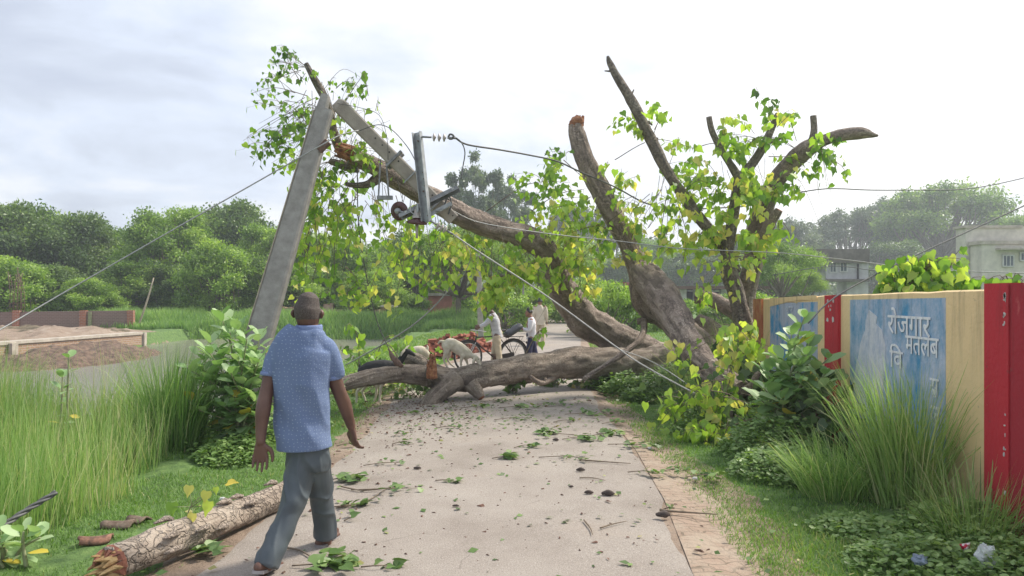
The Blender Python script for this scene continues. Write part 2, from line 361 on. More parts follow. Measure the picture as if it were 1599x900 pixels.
at=go.data.attributes.new('green','FLOAT','POINT'); at.data.foreach_set('value',gr.astype(np.float32))
# bank in front of the retaining wall is part of the terrain: a spoil heap thing sits on it (below)
# pond water
m,t,b=newmat('pond_water'); b.inputs['Base Color'].default_value=(.20,.195,.155,1); b.inputs['Roughness'].default_value=.2
mpn=N(t,'ShaderNodeMapping'); mpn.inputs['Scale'].default_value=(.45,1.6,1); L(t,N(t,'ShaderNodeTexCoord').outputs['Object'],mpn.inputs[0])
bumpn(t,b,noisen(t,4,4,.6,mpn.outputs[0]),.35,.05); M['water']=m
wv=[(-75,7,WZ),(-2.2,7,WZ),(-2.2,41.5,WZ),(-75,41.5,WZ)]
tag(MB().add(wv,np.array([(0,1,2,3)])).build('pond_water',m),kind='structure')
# road
yy=np.concatenate([np.arange(-3,30,.12),np.arange(30,160,2)]); Vr=[]; nc=13
for y0 in yy:
    l0,r0=road_c(y0); l0+= .07*nz(y0,1.3,0,1.6)+.03*nz(y0,3.3,0,7); r0+=.07*nz(y0,8.3,0,1.5)+.03*nz(y0,9.3,0,8)
    for k in range(nc):
        t_=k/(nc-1); Vr.append((l0+(r0-l0)*t_,y0,.012+.012*math.sin(math.pi*t_)+.003*nz(l0+(r0-l0)*t_,y0,0,1.2)-(.02 if k in(0,nc-1) else 0)))
i=np.arange(len(yy)-1)[:,None]*nc; j=np.arange(nc-1)[None]
Fr=np.stack([i+j,i+j+1,i+nc+j+1,i+nc+j],-1).reshape(-1,4)
m,t,b=newmat('worn_concrete_road'); tcn=N(t,'ShaderNodeTexCoord').outputs['Object']
base=ramp(t,noisen(t,1.1,8,.6,tcn),[(.3,(.235,.198,.168)),(.5,(.31,.27,.235)),(.7,(.365,.325,.285))])
sp=noisen(t,85,3,.8,tcn); base=mixc(t,MT(t,'MULTIPLY',MT(t,'SMOOTH_MIN',MT(t,'MAXIMUM',MT(t,'MULTIPLY',MT(t,'SUBTRACT',sp,.5),7),0),1,.1),.55),base,(.13,.105,.095))
sp2=noisen(t,60,2,.8,N(t,'ShaderNodeTexCoord').outputs['Generated']); 
sp3=noisen(t,130,2,.7,tcn); base=mixc(t,MT(t,'MULTIPLY',MT(t,'GREATER_THAN',sp3,.60),.5),base,(.55,.51,.47))
mud=MT(t,'SMOOTH_MIN',MT(t,'MAXIMUM',MT(t,'MULTIPLY',MT(t,'SUBTRACT',noisen(t,.55,7,.6,tcn),.55),7),0),1,.1)
base=mixc(t,MT(t,'MULTIPLY',mud,.45),base,(.25,.18,.13))
vk=N(t,'ShaderNodeTexVoronoi',feature='DISTANCE_TO_EDGE'); vk.inputs['Scale'].default_value=.55; dk_=N(t,'ShaderNodeTexNoise'); dk_.inputs['Scale'].default_value=2.5; dk_.inputs['Detail'].default_value=6; L(t,tcn,dk_.inputs['Vector']); vb=N(t,'ShaderNodeVectorMath',operation='MULTIPLY_ADD'); L(t,dk_.outputs['Color'],vb.inputs[0]); vb.inputs[1].default_value=(.55,.55,0); L(t,tcn,vb.inputs[2]); L(t,vb.outputs[0],vk.inputs['Vector'])
base=mixc(t,MT(t,'MULTIPLY',MT(t,'LESS_THAN',vk.outputs['Distance'],.0028),MT(t,'MULTIPLY',MT(t,'GREATER_THAN',noisen(t,.8,3,.5,tcn),.56),.35)),base,(.12,.095,.08))
L(t,base,b.inputs['Base Color']); b.inputs['Roughness'].default_value=.93
bumpn(t,b,MT(t,'ADD',sp,MT(t,'MULTIPLY',noisen(t,14,5,.6,tcn),.8)),.6,.012)
tag(MB().add(Vr,Fr).build('road',m),kind='structure')
# brick-on-edge shoulder along the right side of the road
m,t,b=newmat('brick_soling'); tcn=N(t,'ShaderNodeTexCoord').outputs['Object']
bk=N(t,'ShaderNodeTexBrick'); bk.inputs['Scale'].default_value=1; bk.inputs['Brick Width'].default_value=.24; bk.inputs['Row Height'].default_value=.085; bk.inputs['Mortar Size'].default_value=.006
bk.inputs['Color1'].default_value=(.33,.235,.18,1); bk.inputs['Color2'].default_value=(.27,.19,.14,1); bk.inputs['Mortar'].default_value=(.12,.09,.06,1); bk.offset=.5
mpn=N(t,'ShaderNodeMapping'); mpn.inputs['Rotation'].default_value=(0,0,R(-14)); L(t,tcn,mpn.inputs[0])
dn=N(t,'ShaderNodeTexNoise'); dn.inputs['Scale'].default_value=5; L(t,tcn,dn.inputs['Vector'])
va=N(t,'ShaderNodeVectorMath',operation='MULTIPLY_ADD'); L(t,dn.outputs['Color'],va.inputs[0]); va.inputs[1].default_value=(.22,.22,0); L(t,mpn.outputs[0],va.inputs[2]); L(t,va.outputs[0],bk.inputs['Vector'])
L(t,mixc(t,MT(t,'SMOOTH_MIN',MT(t,'MAXIMUM',MT(t,'MULTIPLY_ADD',noisen(t,2.6,8,.7,tcn),4.5,-1.7),.25),1,.1),bk.outputs['Color'],(.36,.29,.225)),b.inputs['Base Color']); b.inputs['Roughness'].default_value=.95
bumpn(t,b,MT(t,'SUBTRACT',noisen(t,20,6,.6,tcn),MT(t,'MULTIPLY',bk.outputs['Fac'],.6)),.7,.03)
Vs=[]; ysh=np.arange(2.2,9.2,.1); ncs=7
for y0 in ysh:
    r0=road_c(y0)[1]; ww=(.50+.22*nz(y0,2.2,0,.8)+.10*nz(y0,5.2,0,4))*float(sstep(9.3,7.2,y0))+.04
    for k in range(ncs):
        xx=r0-.06+ww*k/(ncs-1); Vs.append((xx,y0,float(ground_z(xx,y0))+(.006 if k<ncs-1 else -.01)+.006*nz(xx,y0,3,6)))
i=np.arange(len(ysh)-1)[:,None]*ncs; j=np.arange(ncs-1)[None]
tag(MB().add(Vs,np.stack([i+j,i+j+1,i+ncs+j+1,i+ncs+j],-1).reshape(-1,4)).build('path',m),kind='structure')

# ---------------- painted compound wall on the right ----------------
def WX(D): return 3.66+.0746*(D-8.25)
def wD(px): return (3.66-.6155)/((px-CX)/F-.0746)
def wtop(D): return float(np.interp(D,[3,5.3,8.25,12],[1.70,1.70,1.668,1.615]))
def paint(name,c,worn=None,ws=(.5,.62),sc=5,dirt=(.30,.24,.16)):
    m,t,b=newmat(name); tcn=N(t,'ShaderNodeTexCoord').outputs['Object']
    col=mixc(t,MT(t,'MULTIPLY',noisen(t,2.5,6,.6,tcn),.25),c,tuple(x*.7 for x in c))
    if worn is not None:
        mpn=N(t,'ShaderNodeMapping'); mpn.inputs['Scale'].default_value=(1,1.3,.75); L(t,tcn,mpn.inputs[0])
        f=MT(t,'SMOOTH_MIN',MT(t,'MAXIMUM',MT(t,'DIVIDE',MT(t,'SUBTRACT',noisen(t,sc,9,.72,mpn.outputs[0]),ws[0]),ws[1]-ws[0]),0),1,.1)
        col=mixc(t,f,col,worn)
    st=noisen(t,9,8,.7,tcn)
    col=mixc(t,MT(t,'MULTIPLY',MT(t,'GREATER_THAN',st,.66),.55),col,dirt)
    sz=N(t,'ShaderNodeSeparateXYZ'); L(t,tcn,sz.inputs[0])
    lowd=MT(t,'SMOOTH_MIN',MT(t,'MAXIMUM',MT(t,'MULTIPLY_ADD',sz.outputs[2],-1.9,1.0),0),1,.1)
    col=mixc(t,MT(t,'MULTIPLY',lowd,MT(t,'MULTIPLY',noisen(t,3,7,.65,tcn),1.0)),col,dirt)
    ms=N(t,'ShaderNodeMapping'); ms.inputs['Scale'].default_value=(1,7,.55); L(t,tcn,ms.inputs[0]); drip=MT(t,'MULTIPLY',MT(t,'MAXIMUM',MT(t,'SUBTRACT',noisen(t,1.6,7,.65,ms.outputs[0]),.5),0),2.2); topm=MT(t,'SMOOTH_MIN',MT(t,'MAXIMUM',MT(t,'MULTIPLY_ADD',sz.outputs[2],1.6,-1.4),.25),1,.1)
    col=mixc(t,MT(t,'SMOOTH_MIN',MT(t,'MULTIPLY',drip,topm),.7,.1),col,tuple(x*.45 for x in dirt))
    L(t,col,b.inputs['Base Color']); b.inputs['Roughness'].default_value=.85; bumpn(t,b,MT(t,'ADD',noisen(t,25,7,.6,tcn),MT(t,'MULTIPLY',noisen(t,4,4,.5,tcn),1.5)),.45,.02); return m
M['yel']=paint('yellow_paint',(.86,.64,.35)); M['red']=paint('red_paint',(.52,.025,.04),(.58,.13,.12),(.62,.75),7,(.25,.05,.05))
M['oran']=paint('faded_orange_paint',(.50,.16,.07),(.62,.36,.15),(.45,.65))
M['blue']=paint('blue_paint',(.06,.28,.50),(.50,.56,.68),(.34,.60),2.6,(.30,.34,.42))
M['blue2']=paint('blue_paint_peeled',(.06,.30,.56),(.42,.47,.58),(.40,.50),1.9,(.33,.36,.42))
M['pale']=paint('pale_scuff',(.66,.68,.74),(.36,.44,.58),(.45,.72),9,(.4,.44,.5))
def wallstrip(mb,D0,D1,z0,z1,proud,th=.0,n=1,ztop=None):
    """slab on the wall face between depths D0>D1"""
    bar_pts=[]
    for k in range(n):
        a=D0+(D1-D0)*k/n; c=D0+(D1-D0)*(k+1)/n
        vs=[]
        for D in (a,c):
            zt=(wtop(D)+z1) if ztop is None else ztop
            xf=WX(D)-proud; xb=WX(D)+th
            vs+=[(xf,D,z0),(xf,D,zt),(xb,D,zt),(xb,D,z0)]
        mb.add(vs,np.array([(0,1,5,4),(1,2,6,5),(2,3,7,6),(3,0,4,7),(3,2,1,0),(4,5,6,7)]))
    return mb
DF=wD(1192); DN=3.2
cw=thing('compound_wall','low yellow compound wall with red bands and blue lettered panels beside the road','wall',(WX(8),8,0))
mb=MB()
for k in range(30):
    a=DF+(DN-DF)*k/30; c=DF+(DN-DF)*(k+1)/30
    za,zc=[wtop(q)+.012*nz(q,0,0,2.5) for q in (a,c)]
    mb.add([(WX(a),a,-.15),(WX(a),a,za),(WX(a)+.02,a,za+.012),(WX(a)+.13,a,za),(WX(a)+.14,a,-.15),(WX(c),c,-.15),(WX(c),c,zc),(WX(c)+.02,c,zc+.012),(WX(c)+.13,c,zc),(WX(c)+.14,c,-.15)],
      [np.array([(0,1,6,5),(1,2,7,6),(2,3,8,7),(3,4,9,8)]),np.array([(4,3,2,1,0)]) if k==0 else np.zeros((0,5),int),np.array([(5,6,7,8,9)]) if k==29 else np.zeros((0,5),int)])
mb.build('masonry',M['yel'],cw,smooth=False)
def wpart(name,mat,D0,D1,z0,z1,proud,th=0.0,ztop=None,label=None,n=4):
    o=wallstrip(MB(),D0,D1,z0,z1,proud,th,n,ztop).build(name,mat,cw,smooth=False)
    if label: o['label']=label
    return o
wpart('pillar',M['oran'],wD(1179),wD(1191),-.15,.01,.03,.16,label='faded orange end pillar')
wpart('pillar',M['red'],wD(1292),wD(1313),-.1,.012,.035,.15,label='red band with small worn white marks')
M['red2']=paint('dark_red_paint',(.38,.02,.035),(.46,.09,.09),(.60,.75),7,(.22,.05,.05))
wpart('pillar',M['red2'],4.975,4.1,-.15,.045,.05,.17,label='darker red part of the thick pillar at the photo edge')
wpart('pillar',M['red'],5.27,4.98,-.15,.05,.06,.17,label='thick red pillar chipped along its edge')
p1=wpart('painted_panel',M['blue2'],wD(1203),wD(1277),.35,-.06,.004,label='blue panel mostly scuffed to pale grey')
p2=wpart('painted_panel',M['blue'],wD(1328),wD(1477),.2,-.045,.004,label='blue panel with white Hindi lettering')
def wallpt(px,py,proud=.008):
    D=wD(px); return (WX(D)-proud,D,CH+(HY-py)/F*D)
def wallpoly(name,pts,mat,par,proud=.008):
    v=[wallpt(a,b_,proud) for a,b_ in pts]; v2=[(p[0]+.003,p[1],p[2]) for p in v]; n=len(v)
    c=np.mean(v,axis=0)
    f=[np.array([(n*2,(k+1)%n,k) for k in range(n)]),np.array([(k,(k+1)%n,n+(k+1)%n,n+k) for k in range(n)])]
    return MB().add(v+v2+[tuple(c)],f).build(name,mat,par,smooth=False)
wallpoly('scuff_mark',[(1358,484),(1371,495),(1369,506),(1378,515),(1384,540),(1384,570),(1380,600),(1380,650),(1336,650),(1335,620),(1339,570),(1345,535),(1352,515),(1353,500)],M['pale'],p2)
wallpoly('scuff_mark',[(1340,560),(1346,580),(1350,620),(1355,680),(1333,680),(1334,600)],M['pale'],p2,.012)
# torn yellow edge over the top of the peeled panel
wallpoly('torn_edge',[(1203,466),(1276,461),(1276,468),(1262,469),(1252,468),(1245,474),(1240,471),(1232,470),(1220,474),(1211,476),(1208,478),(1203,479)],M['yel'],p1)
M['letter']=paint('white_lettering',(.86,.87,.90),(.45,.54,.66),(.52,.72),16,(.35,.42,.52))
def text(body,px0,px1,py0,size,par,mat):
    cu=bpy.data.curves.new('text','FONT'); cu.body=body; cu.size=1; cu.extrude=.002; cu.offset=.006
    try: cu.font=bpy.data.fonts.load(bpy.utils.system_resource('DATAFILES')+'/fonts/NotoSansDevanagari-Regular.woff2') if False else cu.font
    except Exception: pass
    o=bpy.data.objects.new('tmp',cu); COL.objects.link(o); bpy.context.view_layer.update()
    me=bpy.data.meshes.new_from_object(o.evaluated_get(bpy.context.evaluated_depsgraph_get())); bpy.data.objects.remove(o)
    V=np.array([v.co[:] for v in me.vertices]); 
    if len(V)==0: return
    V[:,0]-=V[:,0].min(); V[:,0]/=V[:,0].max(); 
    D0,D1=wD(px0),wD(px1); a=Vector(wallpt(px0,py0,.0105)); 
    h=V[:,1].copy()*size; tt=V[:,0]; D=D0+(D1-D0)*tt
    W=np.stack([3.66+.0746*(D-8.25)-.010-(V[:,2]>0)*.003,D,np.full(len(D),a.z)+h],1)
    off=wl(par)
    for v,p in zip(me.vertices,W): v.co=Vector(p)-Vector(off)
    me.materials.clear(); me.materials.append(mat)
    o=bpy.data.objects.new('lettering',me); COL.objects.link(o); o.parent=par; return o
text('रोजगार',1388,1455,520,.27,p2,M['letter'])
text('मतलब',1416,1468,551,.25,p2,M['letter'])
text('िव',1391,1412,572,.24,p2,M['letter'])
text('स',1454,1468,618,.24,p2,M['letter'])
text('ज',1455,1470,668,.30,p2,M['letter'])
M['letter2']=paint('faint_lettering',(.66,.69,.76),(.25,.38,.55),(.45,.6),9,(.4,.44,.5))
text('सब',1229,1240,494,.22,p1,M['letter2'])
# small white marks on the red band, chips on the near pillar
def chip(px,py,w_,h_,D,X):
    c=Vector((X,D,CH+(HY-py)/F*D)); ww=w_/F*D*1.4; hh=h_/F*D; v=[]; n=9
    for k in range(n):
        a=2*math.pi*k/n; q=1+.35*random.uniform(-1,1); v.append((c.x,c.y-math.cos(a)*ww/2*q,c.z+math.sin(a)*hh/2*q))
    v2=[(p[0]+.004,p[1],p[2]) for p in v]
    return v,v2
mb=MB()
for px,py,w_,h_ in ((1297.5,470,4,5),(1306,469,4,8),(1299,479,2,4),(1302.5,478,2,4),(1301.5,484,4,4),(1297,500,5,6),(1306,499,5,9)):
    D=wD(px); v,v2=chip(px,py,w_,h_,D,WX(D)-.039); n=len(v); mb.add(v+v2,[np.array([tuple(range(n-1,-1,-1))]),np.array([(k,(k+1)%n,n+(k+1)%n,n+k) for k in range(n)])])
mb.build('worn_mark',M['white'],cw,smooth=False)
mb=MB()
for k in range(26):
    py=random.choice([random.uniform(458,470),random.uniform(490,515),random.uniform(620,800)]); px=1583+random.uniform(-2,2); D=5.02; w_=random.uniform(1,3); h_=random.uniform(2,8)
    v,v2=chip(px,py,w_,h_,D+(random.random()-.5)*.02,WX(D)-.064); n=len(v); mb.add(v+v2,[np.array([tuple(range(n-1,-1,-1))]),np.array([(k,(k+1)%n,n+(k+1)%n,n+k) for k in range(n)])])
mb.build('chipped_paint',M['white'],cw,smooth=False)

# ---------------- brick walls over the pond ----------------
def brickmat(name,c1,c2,mortar,vec='XZ',bw=.24,rh=.08,ms=.012):
    m,t,b=newmat(name); tcn=N(t,'ShaderNodeTexCoord').outputs['Object']; s=N(t,'ShaderNodeSeparateXYZ'); L(t,tcn,s.inputs[0])
    c=N(t,'ShaderNodeCombineXYZ'); L(t,MT(t,'ADD',s.outputs[0],s.outputs[1]),c.inputs[0]); L(t,s.outputs[2],c.inputs[1])
    bk=N(t,'ShaderNodeTexBrick'); bk.inputs['Scale'].default_value=1; bk.inputs['Brick Width'].default_value=bw; bk.inputs['Row Height'].default_value=rh; bk.inputs['Mortar Size'].default_value=ms
    bk.inputs['Color1'].default_value=(*c1,1); bk.inputs['Color2'].default_value=(*c2,1); bk.inputs['Mortar'].default_value=(*mortar,1); L(t,c.outputs[0],bk.inputs['Vector'])
    L(t,mixc(t,MT(t,'MULTIPLY',noisen(t,2,8,.65,tcn),.5),bk.outputs['Color'],tuple(x*.5 for x in c1)),b.inputs['Base Color']); b.inputs['Roughness'].default_value=.9
    bumpn(t,b,MT(t,'SUBTRACT',noisen(t,12,5,.6,tcn),bk.outputs['Fac']),.5,.02); return m
M['brickg']=brickmat('grey_brick',(.27,.175,.15),(.22,.15,.13),(.33,.27,.23))
M['brickr']=brickmat('red_brick',(.45,.16,.09),(.36,.12,.07),(.45,.36,.30))
M['bricky']=brickmat('yellow_brick',(.42,.27,.17),(.34,.20,.13),(.48,.42,.36))
M['cap']=simple('cement_cap',(.52,.47,.40),(.36,.32,.27),3,.9,.3)
rw=thing('retaining_wall','low brick retaining wall with pale cement cap at the pond edge','wall',(-16.2,28,WZ))
a,b_=(-17.8,17.0),(-15.75,31.0)
mb=MB(); bar(mb,(a[0],a[1],-.45),(b_[0],b_[1],-.45),.36,1.1); mb.build('masonry',M['bricky'],rw,smooth=False)
mb=MB(); nn_=16
for k in range(nn_):
    q=[Vector((a[0]+(b_[0]-a[0])*s,a[1]+(b_[1]-a[1])*s,.155+.012*nz(s*20,0))) for s in (k/nn_,(k+1)/nn_+.0)]
    bar(mb,q[0],q[1]+(q[1]-q[0])*.0,.46,.1)
mb.build('cap',M['cap'],rw,smooth=False)
mb=MB(); box(mb,(b_[0]+.02,b_[1]+.12,-.43),(.5,.2,1.2)); box(mb,(-16.45,24.3,-.42),(.12,.3,1.14)); mb.build('pier',M['cap'],rw,smooth=False)
bw=thing('boundary_wall','brick boundary wall with red brick piers behind the earth heaps','wall',(-23,37.5,-.1))
A=Vector((-33,35.0,0)); B=Vector((-19.7,38.2,0))
mb=MB(); bar(mb,(A.x,A.y,.3),(B.x,B.y,.38),.24,1.12,ht2=1.2); mb.build('masonry',M['brickg'],bw,smooth=False)
d=(B-A).normalized()
for px in (27,131,205):
    kx=(px-CX)/F; s=(kx*A.y-A.x)/(d.x-kx*d.y); q=A+d*s
    mb=MB(); box(mb,(q.x,q.y-.02,.38),(.30,.36,1.22+(.04 if px<100 else 0)),rz=math.atan2(d.y,d.x)); mb.build('pier',M['brickr'],bw,smooth=False)
    if px==131:
        mb=MB(); q2=q+d*.36; box(mb,(q2.x,q2.y-.15,.36),(.16,.1,1.1),rz=math.atan2(d.y,d.x)); mb.build('downpipe',M['twiggreen'],bw,smooth=False)
kx=(27-CX)/F; s=(kx*A.y-A.x)/(d.x-kx*d.y); q=A+d*s
for k in range(8):
    xx=q.x+(k%4-1.5)*.09*2.2; yy_=q.y+(k//4-.5)*.2; tube(MB(),[(0,0,0),(0,0,1)],.01)
    mb=MB(); tube(mb,[(xx,yy_,.9),(xx+random.uniform(-.03,.03),yy_,1.9),(xx+random.uniform(-.3,.3),yy_,2.9+random.uniform(-.4,.3))],.016,5); mb.build('rebar',M['rust'],bw)
mb=MB(); 
for k in range(9):
    z=1.0+.2*k*.9; hoop=[(q.x-.32,q.y-.13,z),(q.x+.32,q.y-.13,z),(q.x+.32,q.y+.13,z),(q.x-.32,q.y+.13,z),(q.x-.32,q.y-.13,z)]
    tube(mb,hoop,.008,4)
mb.build('hoop',M['rust'],bw)
# spoil heap in front of the retaining wall, poking out of the water
def heap(name,cx,cy,rx,ry,h,z0,mat,label,cat,seed=0,n=90,ang=0,pw=.8):
    vs=[];
    for i in range(n):
        for j in range(n):
            u=-1.15+2.3*i/(n-1); v=-1.15+2.3*j/(n-1); r=math.hypot(u,v)
            zz_=h*max(0,1-r**1.5)**pw*(1+.35*nz(u*3+seed,v*3,1)) + .22*h*nz(u*7,v*7,seed)+.12*h*nz(u*19,v*19,seed)+.05*h*nz(u*40,v*40,seed)-.25*h*float(sstep(.85,1.15,r))
            X=u*rx; Y=v*ry; c,s=math.cos(ang),math.sin(ang)
            vs.append((cx+X*c-Y*s,cy+X*s+Y*c,z0+zz_))
    i=np.arange(n-1)[:,None]*n; j=np.arange(n-1)[None]
    o=MB().add(vs,np.stack([i+j,i+n+j,i+n+j+1,i+j+1],-1).reshape(-1,4)).build(name,mat,loc=(cx,cy,z0)); tag(o,label,cat); return o
M['dirt']=simple('dug_earth',(.185,.125,.09),(.06,.04,.03),6,.95,.8,14,detail=9)
M['dirtg']=simple('earth_and_dry_grass',(.20,.155,.105),(.085,.07,.04),5,.95,.8,14,detail=9)
heap('earth_heap',-15.2,25.8,2.4,4.8,.58,WZ-.06,M['dirt'],'brown dug earth heap sloping from the retaining wall into the pond','earth heap',3,ang=.12)
heap('earth_heap',-22.0,33.0,3.0,1.9,.34,.02,M['dirtg'],'rounded earth heap in front of the boundary wall, left of the other one','earth heap',5)
heap('earth_heap',-19.4,34.0,1.8,1.5,.28,.02,M['dirtg'],'smaller earth heap in front of the right end of the boundary wall','earth heap',9)
# bamboo leaning by the wall
p0=Vector(P(213,513,38.6)); p1_=Vector(P(240,434,38.6)); p0.z=-.1
o=MB(); tube(o,[tuple(p0),tuple((p0+p1_)/2+Vector((.05,0,0))),tuple(p1_)],[.05,.045,.03],7,3); tag(o.build('bamboo_pole',simple('bamboo',(.50,.44,.34),(.36,.30,.22),9),loc=tuple(p0)),'pale bamboo pole leaning right at the end of the boundary wall','pole')

# ---------------- distant buildings ----------------
M['grayw']=simple('weathered_plaster',(.55,.55,.56),(.36,.36,.38),2.2,.9,.2,detail=10,lo=.3,hi=.7)
M['cream']=simple('cream_plaster',(.68,.64,.55),(.46,.44,.38),2,.9,.2,detail=10,lo=.3,hi=.7)
M['dark']=simple('dark_opening',(.035,.04,.045),(.02,.02,.025),3,.5)  # near-black, stands for shade inside openings; downpipes share it
M['glass']=simple('window_glass',(.10,.13,.16),(.05,.07,.09),3,.15)
M['pink']=simple('pink_plaster',(.62,.25,.20),(.48,.19,.15),3,.9)
M['creamy']=simple('yellow_cream_plaster',(.70,.62,.38),(.55,.48,.30),3,.9)
M['ruin']=simple('crumbling_brick',(.45,.30,.23),(.26,.14,.10),2.5,.95,.5,20,detail=10,lo=.3,hi=.7)
M['tan']=simple('tan_plaster',(.42,.37,.30),(.32,.28,.22),3,.9)
M['redroof']=simple('red_sheet_roof',(.40,.10,.10),(.28,.07,.07),6,.6)
def Bx(mb,px0,px1,py0,py1,D,depth,rz=0):
    a=P(px0,py0,D); b2=P(px1,py1,D); box(mb,((a[0]+b2[0])/2,D+depth/2,(a[2]+b2[2])/2),(abs(b2[0]-a[0]),depth,abs(a[2]-b2[2])))
def window(par,px0,px1,py0,py1,D,bars=2,shade=True,fm='white'):
    mb=MB(); a=P(px0,py0,D); b2=P(px1,py1,D); w_=b2[0]-a[0]; h_=a[2]-b2[2]; t_=.07
    for c,s in (((a[0]+w_/2,D-.02,a[2]-t_/2),(w_,.08,t_)),((a[0]+w_/2,D-.02,b2[2]+t_/2),(w_,.08,t_)),((a[0]+t_/2,D-.02,(a[2]+b2[2])/2),(t_,.08,h_-2*t_)),((b2[0]-t_/2,D-.02,(a[2]+b2[2])/2),(t_,.08,h_-2*t_))): box(mb,c,s)
    for k in range(bars): box(mb,(a[0]+w_*(k+1)/(bars+1),D-.02,(a[2]+b2[2])/2),(.05,.06,h_-2*t_))
    wf=mb.build('window',M[fm],par,smooth=False)
    mb=MB(); box(mb,(a[0]+w_/2,D+.0,(a[2]+b2[2])/2),(w_-.02,.05,h_-.02)); mb.build('pane',M['glass'],wf,smooth=False)
# grey two-storey house
D=58
h=thing('concrete_house','grey flat-roofed concrete house with two windows behind the yellow wall','house',P(1310,466,D))
mb=MB(); Bx(mb,1290,1356,410,437,D,2.2); Bx(mb,1322,1356,437,498,D+.3,1.8); Bx(mb,1262,1290,412,498,D+1.5,.8); mb.build('wall',M['grayw'],h,smooth=False)
mb=MB(); Bx(mb,1258,1358,389,411,D-.3,2.8); Bx(mb,1292,1358,436,440,D-.5,1); mb.build('roof',simple('mossy_parapet',(.19,.17,.15),(.10,.09,.08),1.5,.95,detail=10),h,smooth=False)
window(h,1295,1306,406.5,426,D-.04,1); window(h,1311,1323,408,425,D-.04,1)
mb=MB(); Bx(mb,1340,1341.5,412,436,D-.25,.2); mb.build('downpipe',M['dark'],h,smooth=False)
# far right building
D=44
h=thing('apartment_building','weathered cream flat-roofed building at the right edge of the photo','building',P(1560,466,D))
mb=MB(); Bx(mb,1508,1600,354,470,D+1.2,1.0); Bx(mb,1533,1640,382,470,D,1.1); Bx(mb,1600,1660,354,470,D+1.2,6); mb.build('wall',M['cream'],h,smooth=False)
mb=MB(); Bx(mb,1506,1597,352,356,D+1.1,1.2); Bx(mb,1563,1642,387,390,D-.5,.5); Bx(mb,1531,1642,376,381.8,D-.1,1.2); Bx(mb,1520,1640,434,437,D-.2,1.1); mb.build('parapet',M['cap'],h,smooth=False)
window(h,1565,1583,398,417,D-.05,2); window(h,1592,1612,394,408,D-.05,2)
mb=MB(); Bx(mb,1527,1528.5,380,460,D+1.0,.15); mb.build('downpipe',M['dark'],h,smooth=False)
# long low building with white posts
D=52
h=thing('low_shed','long low shed with dark open bays between whitish posts behind the fallen tree','shed',P(1110,468,D))
mb=MB(); Bx(mb,1045,1215,456,486,D+1.5,4); mb.build('wall',M['dark'],h,smooth=False)  # near-black block painted as the shade inside the open bays
mb=MB(); Bx(mb,1040,1222,447,452,D-.6,6); mb.build('roof',M['rust'],h,smooth=False)
for px0,px1 in ((1052,1058),(1059,1072),(1084,1094),(1101,1110),(1126,1140),(1160,1168),(1190,1200)):
    mb=MB(); Bx(mb,px0,px1,452,486,D,.4); mb.build('post',M['white'],h,smooth=False)
D=48
h=thing('tin_shed','small pale corrugated shed with a red sheet roof left of the broken tree','shed',P(975,468,D))
mb=MB()
for k in range(28): Bx(mb,958+k*1.6,959.2+k*1.6,446,486,D+(.0 if k%2 else .04),.06)
Bx(mb,958,1003,446.2,486,D+.12,3); mb.build('wall',M['white'],h,smooth=False)
mb=MB(); Bx(mb,955,1006,441,446,D-.4,4); mb.build('roof',M['redroof'],h,smooth=False)
# pink house left of centre
D=50
h=thing('pink_house','pink and cream house half hidden behind the dark-trunked tree','house',P(700,490,D))
a0=P(666,462,D); 
mb=MB(); Bx(mb,669,706,462,497,D,6); mb.build('gable_wall',M['pink'],h,smooth=False)
mb=MB(); v=[P(706,462,D),P(706,498,D),P(748,494,D+7),P(748,460,D+7)]; v2=[(p[0]+.1,p[1]+.4,p[2]) for p in v]
mb.add(v+v2,np.array([(0,1,2,3),(7,6,5,4),(0,4,5,1),(1,5,6,2),(2,6,7,3),(3,7,4,0)])); mb.build('side_wall',M['creamy'],h,smooth=False)
for s in (.2,.42,.65,.86):
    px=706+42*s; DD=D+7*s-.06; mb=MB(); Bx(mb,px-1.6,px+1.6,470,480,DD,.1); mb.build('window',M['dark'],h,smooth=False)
mb=MB(); Bx(mb,664,752,458,462,D-.3,7.5); mb.build('roof',M['cap'],h,smooth=False)
mb=MB(); Bx(mb,604,668,463,492,D+2,.3); tag(mb.build('plaster_wall',M['tan'],loc=P(640,492,D+2),smooth=False),'plain tan plaster wall left of the pink house','wall')
D=46
def ruin(name,segs,label):
    h=MB()
    for (a0,a1,y0,y1) in segs: 
        n=max(2,int((a1-a0)/4))
        for k in range(n):
            q0=a0+(a1-a0)*k/n; q1=a0+(a1-a0)*(k+1)/n; Bx(h,q0,q1,y0+3*nz(q0,1,0,.3)+random.uniform(-.6,.6),y1,D+random.uniform(0,.04),.5)
    return tag(h.build(name,M['ruin'],loc=P((segs[0][0]+segs[-1][1])/2,510,D),smooth=False),label,'wall')
ruin('ruined_wall',[(412,470,480,514)],'crumbling plastered brick wall seen left of the walking man')
ruin('ruined_wall',[(505,520,476,512),(520,535,484,512),(540,548,478,512),(548,592,484,500)],'low ruined brick wall overgrown with creepers, right of the walking man')
h=thing('brick_hut','small brick hut with a dark doorway at the far pond bank','hut',P(605,505,D-1))
mb=MB(); Bx(mb,595,602,479,508,D-1,.4); mb.build('wall',M['brickr'],h,smooth=False)
mb=MB(); Bx(mb,602,614,482,508,D-.8,.3); mb.build('doorway',M['dark'],h,smooth=False)  # dark box colours in the shade of the door opening
mb=MB(); Bx(mb,594,616,477,480,D-1.2,1.2); mb.build('roof',M['cap'],h,smooth=False)
